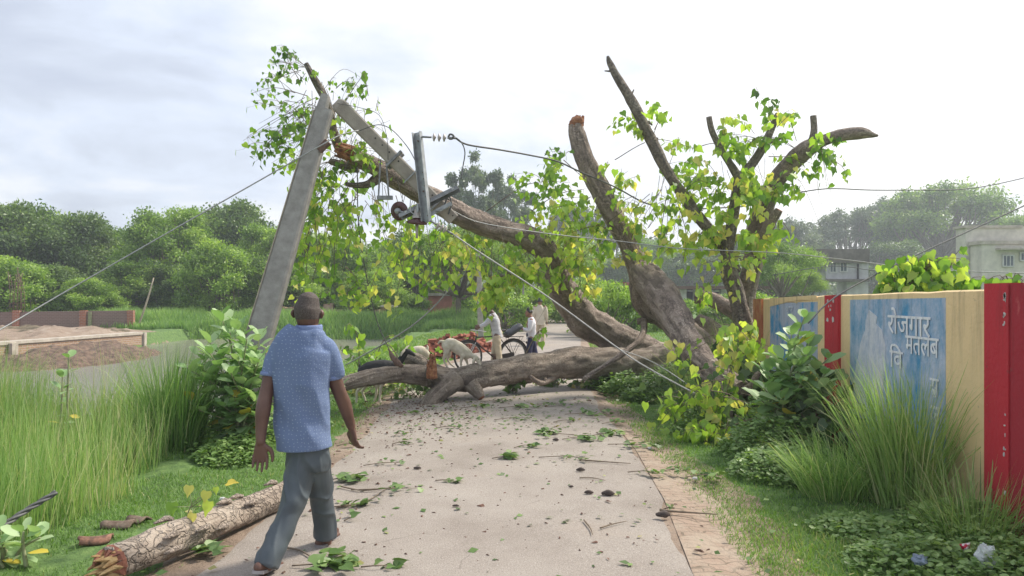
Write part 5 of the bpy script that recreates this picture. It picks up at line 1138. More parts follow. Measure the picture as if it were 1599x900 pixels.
# shirt
def folds(c):
    z=c.z; f=float(sstep(.70,.85,z))*.0065*math.sin(c.x*34+z*9+2*math.sin(z*7))*sstep(1.45,1.2,z)+.011*nz(c.x*5,c.y*5,z*2.2)*float(sstep(.68,.8,z))+.006*max(0,1-3*abs(nz(c.x*6+z*3,c.y*6,z*3-c.x*4)))*float(sstep(.7,.85,z))+.003*nz(c.x*14,c.y*10,z*5)
    return float(f)
sh=[[q(483,514,4.615,.072,.070),q(482,521,4.61,.115,.085),q(476,530,4.6,.150,.095),q(472,542,4.6,.178,.110),q(471,560,4.6,.188,.122),q(471,590,4.6,.180,.128),q(471,620,4.6,.176,.126),q(472,650,4.6,.168,.124),q(475,680,4.6,.168,.140),q(476,700,4.6,.172,.146),{'cap':'flat','sides':36}],
    [q(447,539,4.6,.058,.068),q(437,548,4.595,.060,.067),q(428,566,4.585,.056,.062),q(421.5,586,4.57,.0535,.059),{'cap':'flat','free':1}],
    [q(498,538,4.61,.057,.067),q(509,547,4.625,.060,.067),q(516,564,4.64,.057,.063),q(520.5,589,4.66,.0545,.060),{'cap':'flat','free':1}]]
organic('polo_shirt',sh,.0075,M['shirt'],me_,2,disp=folds)
mb=MB(); ring=[]
for k in range(25):
    a=2*math.pi*k/24; c=Vector(P(482.5,512.5,4.618)); ring.append((c.x+.077*math.cos(a),c.y+.070*math.sin(a),c.z-.002-.012*math.sin(a)*-1*.2))
tube(mb,ring,[(.008,.024)]*25,10,1,ref=None); mb.build('collar',M['collar'],me_)
for nm,c0,c1,rr in (('cuff',(422,582,4.572),(421,588,4.568),.0555),('cuff',(520,585,4.657),(521,591,4.662),.0565)):
    mb=MB(); tube(mb,[P(*c0),P(*c1)],[(rr,rr+.003)]*2,24,1); mb.build(nm,M['collar'],me_)
# trousers
def tf(c):
    a=nz(c.x*7,c.y*6,c.z*2.2); b_=nz(c.x*11+c.z*5,c.y*9,c.z*4-c.x*6); r_=1-abs(nz(c.x*9+c.z*4,c.y*7,c.z*3.2-c.x*5))*3
    return float(.008*a+.007*b_+.015*max(0,r_)**2*(.35+.65*math.exp(-((c.z-.48)/.18)**2)+.5*math.exp(-((c.z-.15)/.1)**2)))
tr=[[q(479,690,4.6,.118,.095),q(481,702,4.61,.128,.108),q(483,722,4.62,.135,.118),q(484,735,4.62,.115,.10),{'cap':'flat'}],
    [q(496,715,4.63,.080,.092),q(498,745,4.69,.074,.086),q(502,780,4.77,.069,.078),q(506,815,4.83,.068,.078),q(508,838,4.86,.070,.082),{'cap':'flat'}],
    [q(474,715,4.6,.086,.095),q(466,750,4.56,.080,.088),q(455,790,4.51,.072,.080),q(440,830,4.44,.067,.076),q(427,860,4.38,.065,.075),q(417,884,4.34,.066,.078),{'cap':'flat'}]]
organic('trousers',tr,.0075,M['trou'],me_,2,disp=tf)
# sandals
def sandal(hx,hy,hz,tx,ty,tz):
    a=Vector((hx,hy,hz)); b2=Vector((tx,ty,tz)); mb=MB(); t_=(b2-a); s=Vector((t_.y,-t_.x,0)).normalized(); up=s.cross(t_.normalized()); prof=[(-.02,.026),(.0,.036),(.25,.038),(.5,.038),(.75,.048),(.92,.044),(1.04,.022)]; vs=[]
    for f_,w_ in prof:
        c=a+t_*f_
        for h_ in (-.009,.009): vs+= [c-s*w_+up*h_, c+s*w_+up*h_]
    F_=[]
    for k in range(len(prof)-1):
        i=k*4; F_+=[(i,i+1,i+5,i+4),(i+2,i+6,i+7,i+3),(i,i+4,i+6,i+2),(i+1,i+3,i+7,i+5)]
    F_+=[(0,2,3,1),(24,25,27,26)]
    o=MB().add(vs,np.array(F_)).build('sandal',M['sandal'],me_,smooth=False)
    mb=MB(); tp=a+t_*.82+up*.012; 
    for e_ in (-1,1): tube(mb,[tp,tp-t_*.18+s*e_*.03+up*.045,a+t_*.42+s*e_*.042+up*.01],[(.008,.003)]*3,6,4)
    mb.build('strap',M['sandal'],o)
hxR,hyR=P(499,861,4.80)[:2]; txR,tyR=P(524,848,5.07)[:2]
sandal(hxR,hyR,.026,txR+.0,tyR,.012); sandal(hx,hy-.03,.062,hx+.035,hy+.235,.012)

# generic smaller figures ------------------------------------------------
def figure(label,base,J,cloth,vox=.012,group=None,hairmat='hair',skin='skin2'):
    """J: dict of joints in metres relative to base. shirt/trouser materials in cloth"""
    t_=thing('person',label,'person',base); B=Vector(base)
    def a(n,*r_): p=B+Vector(J[n]); return (p.x,p.y,p.z,*r_)
    def mid(n,m_,f_,*r_): p=B+Vector(J[n])*(1-f_)+Vector(J[m_])*f_; return (p.x,p.y,p.z,*r_)
    k=J.get('k',1.0); f=Vector(J['face']).normalized()
    H=B+Vector(J['head']); st=[]
    st.append([(*(H+Vector((0,0,.05*k))),.06*k,.065*k),(*H,.075*k,.09*k),(*(H+f*.01-Vector((0,0,.05*k))),.066*k,.08*k),{'ref':tuple(f)}])
    st.append([(*(H+f*.035*k-Vector((0,0,.04*k))),.05*k),(*(H+f*.06*k-Vector((0,0,.095*k))),.03*k)])
    st.append([(*(H+f*.088*k+Vector((0,0,-.01))),.010*k),(*(H+f*.108*k-Vector((0,0,.03*k))),.013*k)])
    sv=f.cross(Vector((0,0,1)))
    for e_ in (-1,1): st.append([(*(H+sv*e_*.076*k+Vector((0,0,.012*k))),.012*k),(*(H+sv*e_*.078*k-Vector((0,0,.025*k))),.010*k)])
    st.append([(*(H-Vector((0,0,.06*k))),.05*k),a('neck',.055*k)])
    st.append([a('neck',.06*k),a('chest',.13*k,.09*k),a('pelvis',.115*k,.09*k)])
    for s in 'LR':
        st.append([a('sh'+s,.05*k),a('el'+s,.038*k),a('wr'+s,.026*k)])
        d=Vector(J['wr'+s])-Vector(J['el'+s]); d.normalize(); st+=hand(tuple(B+Vector(J['wr'+s])),tuple(d),(0,0,1) if abs(d.z)<.8 else (0,1,0),k*1.0,.9)
        st.append([a('hip'+s,.08*k),a('kn'+s,.055*k),a('an'+s,.04*k)])
        A_=B+Vector(J['an'+s]); ff=Vector(J.get('foot'+s,J['face'])); ff.z=0; ff.normalize()
        st.append([(A_.x-ff.x*.04*k,A_.y-ff.y*.04*k,A_.z-.045*k,.035*k),(A_.x+ff.x*.08*k,A_.y+ff.y*.08*k,A_.z-.052*k,.036*k,.028*k),(A_.x+ff.x*.16*k,A_.y+ff.y*.16*k,A_.z-.06*k,.034*k,.018*k)])
    bo=organic('body',st,min(vox,.009),M[skin],t_,2)
    cap_part(bo,lambda W:(W[:,2]>H.z-.03*k)&(((W[:,0]-H.x)*f.x+(W[:,1]-H.y)*f.y)<.045*k+(W[:,2]-H.z)*.6)&(W[:,2]<H.z+.3)&((W[:,0]-H.x)**2+(W[:,1]-H.y)**2<.03*k*k+.0),'hair',M[hairmat],.008*k)
    mb=MB()
    for e_ in (-1,1): lathe(mb,H+f*.084*k+sv*e_*.03*k+Vector((0,0,.005)),[(0,.010),(.009,.004),(.010,0)],tuple(f),8)
    mb.build('eye',M['hair'],t_)
    sleeve=J.get('sleeve',.95)
    fo=lambda c: float(.007*nz(c.x*7,c.y*7,c.z*6)+.005*math.sin(c.z*45+c.x*25)*nz(c.x*4,c.y*4,c.z*4))
    s_=[[a('neck',.075*k,.07*k),a('chest',.165*k,.115*k),mid('chest','pelvis',.6,.155*k,.115*k),a('hem',J.get('hemr',.165)*k,.13*k),{'cap':'flat','ref':tuple(f) if abs(f.z)<.5 else (0,1,0)}]]
    for s in 'LR': s_.append([a('sh'+s,.068*k),a('el'+s,.056*k),mid('el'+s,'wr'+s,sleeve,.042*k),{'cap':'flat','free':1}] if sleeve>0 else [a('sh'+s,.066*k),mid('sh'+s,'el'+s,.7,.062*k),{'cap':'flat','free':1,'sub':1}])
    organic('shirt',s_,vox,cloth[0],t_,2,disp=fo)
    r_=[[mid('pelvis','chest',.15,.13*k,.11*k),a('pelvis',.145*k,.12*k),{'sub':2}]]
    for s in 'LR': r_.append([a('hip'+s,.095*k),a('kn'+s,.078*k),mid('kn'+s,'an'+s,J.get('leg',.9),.072*k),{'cap':'flat'}])
    organic('trousers',r_,vox,cloth[1],t_,2,disp=fo); return t_
m,t,b=newmat('striped_shirt'); tcn=N(t,'ShaderNodeTexCoord').outputs['Object']; wv_=N(t,'ShaderNodeTexWave'); wv_.bands_direction='Z'; wv_.inputs['Scale'].default_value=11; wv_.inputs['Distortion'].default_value=1.2; L(t,tcn,wv_.inputs['Vector'])
L(t,ramp(t,wv_.outputs['Fac'],[(.35,(.25,.25,.28)),(.6,(.66,.65,.66))]),b.inputs['Base Color']); b.inputs['Roughness'].default_value=.9; M['stripe']=m
M['khaki']=simple('khaki_cloth',(.50,.42,.30),(.40,.33,.23),7,.9,.2,60); M['wshirt']=simple('white_shirt_cloth',(.72,.70,.74),(.60,.58,.62),5,.9); M['navy']=simple('navy_cloth',(.035,.035,.09),(.025,.025,.06),7,.85); M['beige']=simple('beige_cloth',(.60,.53,.42),(.50,.43,.34),5,.9)
# cyclist standing astride
bx,by,_=P(776,585,16.55)
figure('cyclist in a striped shirt and khaki trousers astride the bicycle behind the lying trunk',(bx,by,0),dict(face=(-1,-.15,-.1),head=(-.17,.0,1.44),neck=(-.10,0,1.30),chest=(-.06,0,1.15),pelvis=(.0,0,.84),hem=(.02,0,.74),
  shL=(-.10,-.16,1.24),shR=(-.10,.16,1.24),elL=(-.26,-.2,1.06),elR=(-.26,.2,1.06),wrL=(-.38,-.21,1.0),wrR=(-.38,.21,1.0),hipL=(.0,-.09,.80),hipR=(.0,.09,.80),knL=(.03,-.12,.45),knR=(-.06,.14,.45),anL=(.09,-.16,.085),anR=(-.08,.18,.085),k=.95,leg=.78),(M['stripe'],M['khaki']),.012,skin='skin')
cx_,cy_,_=P(828,577,17.1)
figure('boy in a white shirt and navy trousers holding the bag on the bicycle carrier',(cx_,cy_,0),dict(face=(-1,-.25,-.15),head=(-.03,.0,1.32),neck=(.01,0,1.19),chest=(.03,0,1.05),pelvis=(.03,0,.78),hem=(.03,0,.68),
  shL=(.02,-.14,1.13),shR=(.02,.14,1.13),elL=(-.04,-.19,.90),elR=(-.06,.17,.90),wrL=(-.20,-.14,.93),wrR=(-.22,.10,.93),hipL=(.03,-.08,.72),hipR=(.03,.08,.72),knL=(-.03,-.09,.42),knR=(.10,.09,.42),anL=(-.02,-.10,.085),anR=(.16,.1,.085),k=.9,leg=.95,sleeve=.75),(M['wshirt'],M['navy']),.012)
dx,dy,_=P(843,541,25)
figure('distant person in a beige shirt walking away along the road behind the boy',(dx,dy,0),dict(face=(.1,1,0),head=(0,0,1.53),neck=(0,0,1.40),chest=(0,0,1.22),pelvis=(0,0,.88),hem=(0,0,.72),
  shL=(-.18,0,1.33),shR=(.18,0,1.33),elL=(-.23,-.02,1.05),elR=(.23,.0,1.05),wrL=(-.23,.06,.82),wrR=(.24,.08,.82),hipL=(-.09,0,.84),hipR=(.09,0,.84),knL=(-.09,.06,.46),knR=(.1,-.04,.46),anL=(-.09,.12,.085),anR=(.1,-.14,.085),k=1.0,hemr=.19),(M['beige'],M['khaki']),.016)
ex,ey,_=P(872,503,50)
figure('tiny far person in dark clothes where the road bends',(ex,ey,0),dict(face=(0,-1,0),head=(0,0,1.53),neck=(0,0,1.40),chest=(0,0,1.22),pelvis=(0,0,.88),hem=(0,0,.80),
  shL=(-.18,0,1.33),shR=(.18,0,1.33),elL=(-.23,-.02,1.05),elR=(.23,.0,1.05),wrL=(-.23,.06,.82),wrR=(.24,.08,.82),hipL=(-.09,0,.84),hipR=(.09,0,.84),knL=(-.09,.06,.46),knR=(.1,-.04,.46),anL=(-.09,.12,.085),anR=(.1,-.14,.085),k=1.0,hemr=.17),(M['navy'],M['navy']),.02)
# bicycle -----------------------------------------------------------------
M['tyre']=simple('tyre',(.035,.033,.03),(.05,.045,.04),20,.8); M['frame']=simple('dark_cycle_paint',(.035,.02,.02),(.02,.015,.015),20,.4); M['chrome']=simple('dull_chrome',(.55,.55,.54),(.40,.38,.36),30,.3,metal=.7)
fw_=Vector((*P(731,583,16.25)[:2],.345)); rw_=Vector((*P(801,578,16.75)[:2],.345)); ax_=(rw_-fw_).normalized(); sd2=ax_.cross(Vector((0,0,1))); Z=Vector((0,0,1))
bc=thing('bicycle','black roadster bicycle standing behind the lying trunk with its rider','bicycle',((fw_.x+rw_.x)/2,(fw_.y+rw_.y)/2,0))
wbase=(rw_-fw_).length
def bp(u,h,s=0): return fw_+ax_*u*wbase-Z*.345+Z*h+sd2*s
def wheel(c):
    mb=MB(); pts=[c+(ax_*math.cos(a)+Z*math.sin(a))*.325 for a in np.linspace(0,2*math.pi,37)]; tube(mb,pts,.020,8,1); w_=mb.build('wheel',M['tyre'],bc)
    mb=MB(); pts=[c+(ax_*math.cos(a)+Z*math.sin(a))*.302 for a in np.linspace(0,2*math.pi,33)]; tube(mb,pts,.010,6,1); mb.build('rim',M['chrome'],w_)
    mb=MB()
    for k in range(28): a=2*math.pi*k/28; mb_=tube(mb,[c+(ax_*math.cos(a+.3*(-1)**k)+Z*math.sin(a+.3*(-1)**k))*.02,c+(ax_*math.cos(a)+Z*math.sin(a))*.30],.0016,3,1)
    mb.build('spokes',M['chrome'],w_); mb=MB(); tube(mb,[c-sd2*.05,c+sd2*.05],.022,8,1); mb.build('hub',M['chrome'],w_)
wheel(fw_); wheel(rw_)
mb=MB(); bb=bp(.60,.28); hd=bp(.18,.80); hl=bp(.155,.66); st_=bp(.70,.80)
for a,b2,r_ in ((hd,hl,.018),(hd-Z*.03,bp(.69,.78),.014),(hl,bb,.016),(bb,st_,.014)): tube(mb,[a,b2],r_,8,1)
for s in (-.04,.04): tube(mb,[bb+sd2*s*.5,rw_+sd2*s],.009,6,1); tube(mb,[st_-Z*.06,rw_+sd2*s],.008,6,1)
mb.build('frame',M['frame'],bc)
mb=MB(); 
for s in (-.045,.045): tube(mb,[hl+sd2*s*.6,bp(.08,.5,s),fw_+sd2*s],.010,6,3)
mb.build('fork',M['chrome'],bc)
mb=MB(); tube(mb,[hd,hd+Z*.12-ax_*.02],.012,7,1); tube(mb,[bp(.28,.90,-.27),bp(.17,.92,-.24),bp(.11,.93,-.1),bp(.11,.93,.1),bp(.17,.92,.24),bp(.28,.90,.27)],.011,7,4); mb.build('handlebar',M['chrome'],bc)
mb=MB(); tube(mb,[st_,st_+Z*.08],.012,7,1); tube(mb,[st_+Z*.10-ax_*.14,st_+Z*.105,st_+Z*.11+ax_*.12],[(.025,.018),(.06,.025),(.09,.03)],10,3); mb.build('saddle',M['tyre'],bc)
for c,rr,a0,a1 in ((rw_,.36,.1,2.7),(fw_,.36,.6,3.0)):
    mb=MB(); pts=[c+(ax_*math.cos(a)+Z*math.sin(a))*rr for a in np.linspace(a0,a1,14)]; tube(mb,pts,[(.006,.028)]*14,8,1); mb.build('mudguard',M['frame'],bc)
mb=MB(); lathe(mb,bb+sd2*.04,[(.0,-.003),(.088,-.003),(.088,.003),(0,.003)],tuple(sd2),20); mb.build('chainring',M['rust'],bc)
for s,e_ in ((-.09,1),(.09,-1)):
    mb=MB(); tube(mb,[bb+sd2*s*.7,bb+sd2*s+ax_*e_*.12-Z*e_*.11],.009,6,1); c=bb+sd2*s*1.5+ax_*e_*.12-Z*e_*.11; bar(mb,c-ax_*.04,c+ax_*.04,.08,.022); mb.build('pedal',M['rust'],bc)
mb=MB(); bar(mb,bb+sd2*.055+Z*.03,rw_+sd2*.055+Z*.02,.006,.10,up=tuple(Z)); mb.build('chain_case',M['frame'],bc,smooth=False)
mb=MB()
for s in (-.07,.07): tube(mb,[bp(.80,.76,s),bp(1.22,.76,s)],.006,5,1); tube(mb,[bp(1.2,.76,s),rw_+sd2*s*.7],.005,5,1); tube(mb,[bp(.86,.76,s),rw_+sd2*s*.7],.005,5,1)
for u in (.82,.92,1.02,1.12,1.21): tube(mb,[bp(u,.765,-.07),bp(u,.765,.07)],.005,5,1)
mb.build('carrier',M['frame'],bc)
mb=MB(); lathe(mb,bp(1.31,.62),[(0,0),(.03,0),(.028,.02),(0,.03)],tuple(ax_),12); tube(mb,[bp(1.22,.66),bp(1.31,.62)],.006,4,1); mb.build('reflector',M['frame'],bc)
c=bp(1.0,.90); t_=thing('bag','black bag tilted on the bicycle carrier','bag',tuple(c-Z*.12)); mb=MB(); up_=(Z+ax_*.0).normalized(); dd_=(ax_*.86+Z*.5).normalized()
tube(mb,[c-dd_*.22,c-dd_*.20,c,c+dd_*.20,c+dd_*.22],[(.05,.09),(.075,.13),(.085,.14),(.075,.13),(.05,.09)],14,2,ref=tuple(sd2)); mb.build('body',simple('black_bag',(.03,.032,.04),(.045,.047,.055),15,.5),t_)
mb=MB(); tube(mb,[c+dd_*.15+Z*.07,c+dd_*.1+Z*.14,c-dd_*.05+Z*.12,c-dd_*.1+Z*.07],.009,6,3); mb.build('handle',M['tyre'],t_)
# goats --------------------------------------------------------------------
M['gw']=simple('white_goat_hair',(.66,.60,.50),(.52,.46,.36),12,.9,.5,90); M['gb']=simple('black_goat_hair',(.018,.018,.02),(.03,.03,.032),12,.8,.4,90); M['hoof']=simple('hoof',(.12,.09,.07))
def goat(label,S,base,mat='gw',legmat=None,eye=None,ears=None,vox=.008,extra=None):
    t_=thing('goat',label,'goat',base); bo=organic('body',S,vox,M[mat],t_,2,disp=lambda c: float(.003*nz(c.x*30,c.y*30,c.z*30)))
    if ears: organic('ear',[ears[0]],.006,M[mat],t_,1); organic('ear',[ears[1]],.006,M[mat],t_,1)
    if eye:
        for e_ in eye: mb=MB(); lathe(mb,e_[0],[(0,.008),(.007,.004),(.008,-.002)],e_[1],10); mb.build('eye',M['hair'],t_)
    return t_,bo
g=lambda px,py,D,*r_: (*P(px,py,D),*r_)
D=12.05
S=[[g(696,540,D,.065,.075),g(703,537,D,.085,.095),g(713,542,D-.01,.090,.105),g(722,548,D-.02,.085,.10),g(730,553,D-.02,.07,.085),{'free':1}],
   [g(729,550,D-.02,.055),g(736,555,D-.03,.045),g(743,560,D-.04,.040)],
   [g(741,557,D-.05,.038,.036),g(746,562,D-.06,.040,.036),g(749,568,D-.07,.027,.026),g(750,572,D-.07,.019)],
   [g(698,543,D-.05,.06,.055),g(696,553,D-.06,.040),g(693,561,D-.06,.022),g(696,569,D-.06,.016),g(700,576,D-.06,.015)],
   [g(700,545,D+.05,.055,.05),g(701,554,D+.06,.036),g(699,561,D+.06,.022),g(703,568,D+.06,.016),g(709,573,D+.06,.015)],
   [g(723,555,D-.07,.042),g(720,564,D-.07,.022),g(720,571,D-.07,.019),g(721,579,D-.07,.015)],
   [g(726,557,D+.03,.040),g(729,565,D+.04,.022),g(731,571,D+.03,.018),g(733,579,D-.02,.015)],
   [g(694,535,D,.030),g(688,533,D,.020),g(684,537,D,.012)]]
gt,gbod=goat('white goat standing on the lying trunk with its head bent down',S,P(712,579,D),eye=[(P(747,561,D-.097),(0,-1,0)),(P(748,561,D-.02),(0,1,0))],
  ears=[[g(741,559,D-.08,.020,.010),g(739,564,D-.10,.020,.009),g(738,569,D-.10,.010,.006)],[g(742,558,D-.01,.020,.010),g(741,563,D+.02,.020,.009),g(740,567,D+.02,.010,.006)]])
cap_part(gbod,lambda W: (W[:,2]<P(0,576,D)[2])&(W[:,0]<P(736,0,D)[0]),'hoof',M['hoof'],.002)
D=11.75
S=[[g(568,580,D,.09,.10),g(580,577,D,.11,.13),g(598,576,D,.115,.14),g(613,576,D,.11,.125),g(620,574,D,.085,.10),{'free':1}],
   [g(617,572,D,.07),g(626,562,D,.055),g(633,551,D-.02,.045)],
   [g(632,550,D-.02,.045),g(637,549,D-.04,.040,.038),g(643,552,D-.06,.028),g(647,555,D-.07,.019)],
   [g(569,582,D,.025),g(562,574,D,.018),g(561,569,D,.012)],
   [g(574,588,D-.06,.07,.06),g(566,602,D-.07,.035),g(558,611,D-.07,.022),g(557,622,D-.07,.018),g(556,631,D-.07,.019)],
   [g(576,588,D+.06,.07,.06),g(572,602,D+.07,.035),g(566,611,D+.07,.022),g(569,621,D+.07,.018),g(572,630,D+.07,.019)],
   [g(612,586,D-.06,.05),g(597,600,D-.07,.032),g(594,612,D-.07,.022),g(593,622,D-.07,.018),g(595,631,D-.07,.018)],
   [g(612,586,D+.06,.05),g(590,601,D+.06,.030),g(588,612,D+.07,.022),g(586,622,D+.07,.018),g(582,630,D+.07,.018)]]
gt,gbod=goat('black-backed goat with white legs behind the thin end of the lying trunk',S,P(590,631,D),'gw',eye=[(P(638,548,D-.08),(0,-1,0))],
   ears=[[g(632,547,D-.06,.020,.010),g(628,551,D-.09,.020,.009),g(626,556,D-.10,.010,.006)],[g(633,546,D+.03,.020,.010),g(636,542,D+.06,.016,.009),g(639,540,D+.08,.008,.006)]],vox=.010)
cap_part(gbod,lambda W: (W[:,2]+.03*np.sin(W[:,0]*19)+.02*np.sin(W[:,0]*43+W[:,1]*31)>P(0,593,D)[2]),'coat',M['gb'],.004)
D=13.1
S=[[g(638,556,D,.09,.10),g(648,552,D,.10,.12),g(658,551,D,.10,.12),g(664,554,D,.07,.09),{'free':1}],[g(636,556,D,.06),g(628,566,D-.02,.045),g(622,576,D-.04,.04)],[g(622,576,D-.04,.042),g(617,582,D-.05,.028),g(614,586,D-.05,.02)],
   [g(664,551,D,.028),g(668,545,D,.022),g(667,539,D,.012)]]
for (a,b2,e_) in ((659,-.06,0),(661,.06,3),(640,-.06,1),(642,.06,-2)): S.append([g(a,562,D+b2,.05),g(a+e_*.5,580,D+b2,.03),g(a+e_,595,D+b2,.02),g(a+e_,609.5,D+b2,.018)])
goat('cream goat with a raised tail half hidden behind the dark stub',S,P(650,610,D),ears=[[g(624,572,D-.1,.018,.01),g(625,579,D-.12,.016,.009),{'sub':2}],[g(624,572,D+.05,.018,.01),g(626,578,D+.07,.016,.009),{'sub':2}]],vox=.012)
# heap of fallen bricks
mb=MB(); box(mb,(0,0,0),(.235,.11,.075)); bme=mb.mesh('brick',simple('red_brick',(.37,.13,.08),(.23,.075,.045),3,.9,.3,20),False)
r=random.Random(4); cnt=0; placed=[]
for (px,py,D,rx,ry,h,n) in ((690,557,20.5,.78,.6,.55,120),(727,548,22.5,1.0,.6,.62,140)):
    x0=(px-CX)/F*D
    for k in range(n):
        a=r.uniform(0,6.28); q_=math.sqrt(r.random()); X=x0+rx*q_*math.cos(a); Y=D+ry*q_*math.sin(a); top=h*max(.02,1-q_**1.4)*(1+.15*math.sin(a*3)); zz_=.04+r.uniform(.45,1)*top if r.random()<.8 else .04+top*r.random()
        o=bpy.data.objects.new('brick',bme); COL.objects.link(o); o.location=(X,Y,zz_); o.rotation_euler=(r.uniform(-.5,.5),r.uniform(-.5,.5),r.uniform(0,3.14)); tag(o,'loose red brick in the nearer left brick heap behind the white goat' if px<700 else 'loose red brick in the farther right brick heap behind the bicycle','brick','bricks of the left heap' if px<700 else 'bricks of the right heap')
# ---------------- vegetation near the camera ----------------
def gz(x,y): return ground_z(np.asarray(x,float),np.asarray(y,float))
def blades(mb,x,y,h,w,lean,tint,z0=None,dirs=None,curl=1.0,seg3=True):
    """grass blades as curved 3-segment strips"""
    n=len(x); th=rng.uniform(0,2*np.pi,n) if dirs is None else dirs
    z=gz(x,y)-.02 if z0 is None else z0
    side=np.stack([-np.sin(th+rng.normal(0,.9,n)),np.cos(th+rng.normal(0,.9,n)),np.zeros(n)],1); out_=np.stack([np.cos(th),np.sin(th),np.zeros(n)],1)
    base=np.stack([x,y,z],1); V=np.zeros((n,7,3)); 
    for k,(t,wd) in enumerate(((0,1),(.38,.85),(.72,.55))):
        c=base+out_*(lean*h*(t*.55+curl*.45*t**2.2))[:,None]+np.array([0,0,1.])*(h*t*np.sqrt(np.maximum(.15,1-(lean*.75*t)**2)))[:,None]
        V[:,2*k]=c-side*(w*wd/2)[:,None]; V[:,2*k+1]=c+side*(w*wd/2)[:,None]
    V[:,6]=base+out_*(lean*h*(.55+curl*.45))[:,None]+np.array([0,0,1.])*(h*np.sqrt(np.maximum(.12,1-(lean*.85)**2)))[:,None]
    off=(np.arange(n)*7)[:,None]
    q4=np.concatenate([np.array([[0,1,3,2]])+off,np.array([[2,3,5,4]])+off]); t3=np.array([[4,5,6]])+off
    mb.V.append(V.reshape(-1,3)); mb.Fs.append(q4+mb.n); mb.T.append(np.tile(tint,2)); mb.M.append(np.zeros(len(q4),int)); mb.Fs.append(t3+mb.n); mb.T.append(tint); mb.M.append(np.zeros(len(t3),int)); mb.n+=n*7
# turf on both verges
def turf(n,xf,ylo,yhi,hm,w,dens,label,name='turf',mat='turf'):
    mb=MB(); y=ylo+(yhi-ylo)*rng.uniform(0,1,n)**1.7; x=xf(y,rng.uniform(0,1,n)); 
    k=np.array([nz(a,b_,0,1.1)+.5*nz(a,b_,4,3.5) for a,b_ in zip(x,y)])>dens; l,r=road_c(y); o=np.maximum(l-x,x-r)
    k&=(rng.uniform(0,1,n)<sstep(-.02,.55,o+.25*np.array([nz(a,b_,9,2) for a,b_ in zip(x,y)])))&(pond(x,y)<.35)
    x,y=x[k],y[k]; n=len(x); patch=np.array([nz(a,b_,7,.9) for a,b_ in zip(x,y)])
    blades(mb,x,y,hm*rng.uniform(.5,1.5,n)*(1+.5*patch),np.full(n,w)*(.6+y/9),rng.uniform(.2,.95,n),np.clip(.5+.35*patch+rng.normal(0,.17,n)+(rng.uniform(0,1,n)<.05)*.4,0,1))
    return tag(mb.build(name,M[mat]),label,'grass',kind='stuff')
turf(170000,lambda y,u: np.interp(y,[0,30],[1.45,1.6])+u*np.where(y<12,2.5,6)+.0,2.8,17,.045,.006,-.38,'short green grass on the right verge between road and yellow wall')
turf(110000,lambda y,u: road_c(y)[0]-.02-u*2.6,3.0,15,.05,.0055,-.32,'short green grass on the left verge beside the roadside log')
mb=MB(); n=60000; y=15+27*rng.uniform(0,1,n); l,r=road_c(y); s=rng.uniform(0,1,n)<.5; x=np.where(s,l-.2-rng.uniform(0,1,n)*3.2,r+.2+rng.uniform(0,1,n)**1.4*14); k=(pond(x,y)<.3); x,y=x[k],y[k]; n=len(x)
blades(mb,x,y,rng.uniform(.05,.14,n)+.25*sstep(2.5,6,x-road_c(y)[1])*rng.uniform(.3,1.3,n),np.full(n,.022),rng.uniform(.2,.8,n),np.clip(rng.normal(.65,.2,n),0,1)); tag(mb.build('turf',M['turf']),'bright low grass beyond the lying trunk on both sides of the road','grass',kind='stuff')
# reeds / tall grass on the far bank
mb=MB(); n=52000; x=rng.uniform(-24,-1.2,n); y=rng.uniform(37.7,45,n); l,r=road_c(y); k=(x<l-.8)&(pond(x,y)<.93); x,y=x[k],y[k]; n=len(x)
hp=np.array([nz(a,b_,3,.45) for a,b_ in zip(x,y)])
blades(mb,x,y,(.85+.35*hp)*rng.uniform(.5,1.25,n)*(.5+.5*sstep(38,41,y)),np.full(n,.05),rng.uniform(.05,.6,n),np.clip(.5+.4*hp+rng.normal(0,.18,n),0,1),z0=gz(x,y)-.05); tag(mb.build('reed_grass',M['reed']),'tall green grass along the far pond bank','grass',kind='stuff')
# tall grass on the left
mb=MB()
def field(n,poly,h,hv,w,tintb,lean=(.05,.42)):
    xs_=[p[0] for p in poly]; ys_=[p[1] for p in poly]; X=[];Y=[]
    while len(X)<n:
        a=rng.uniform(min(xs_),max(xs_)); b_=rng.uniform(min(ys_),max(ys_)); c=False; j=len(poly)-1
        for i in range(len(poly)):
            if (poly[i][1]>b_)!=(poly[j][1]>b_) and a<(poly[j][0]-poly[i][0])*(b_-poly[i][1])/(poly[j][1]-poly[i][1])+poly[i][0]: c=not c
            j=i
        if c and nz(a,b_,2,1.8)>-.38: X.append(a);Y.append(b_)
    X=np.array(X);Y=np.array(Y); hp=np.array([nz(a,b_,5,1.4) for a,b_ in zip(X,Y)])
    blades(mb,X,Y,h*(1-.36*sstep(-6.0,-4.9,X))*(1+.3*hp)*rng.uniform(1-hv,1+hv,n),np.full(n,w)*rng.uniform(.6,1.3,n),rng.uniform(*lean,n)**1.0,np.clip(tintb+.35*hp+rng.normal(0,.2,n)+(rng.uniform(0,1,n)<.04)*.5,0,1),curl=.7,dirs=rng.normal(.4,1.6,n))
poly=[(-3.35,5.0),(-3.15,5.6),(-3.3,6.6),(-3.55,7.6),(-3.7,8.8),(-4.8,9.0),(-7.2,8.9),(-7.4,7.2),(-6.2,5.6),(-4.9,4.6),(-3.8,4.35)]
field(11500,poly,.92,.38,.0065,.6,(.04,.42)); tag(mb.build('tall_grass',M['grass']),'dense stand of tall green grass on the left by the pond','tall grass',kind='stuff')
mb=MB(); field(1500,poly,1.0,.25,.004,.95,(.3,.75)); tag(mb.build('grass_stalks',M['grass']),'pale dry stalks sticking out above the tall grass on the left','tall grass',kind='stuff')
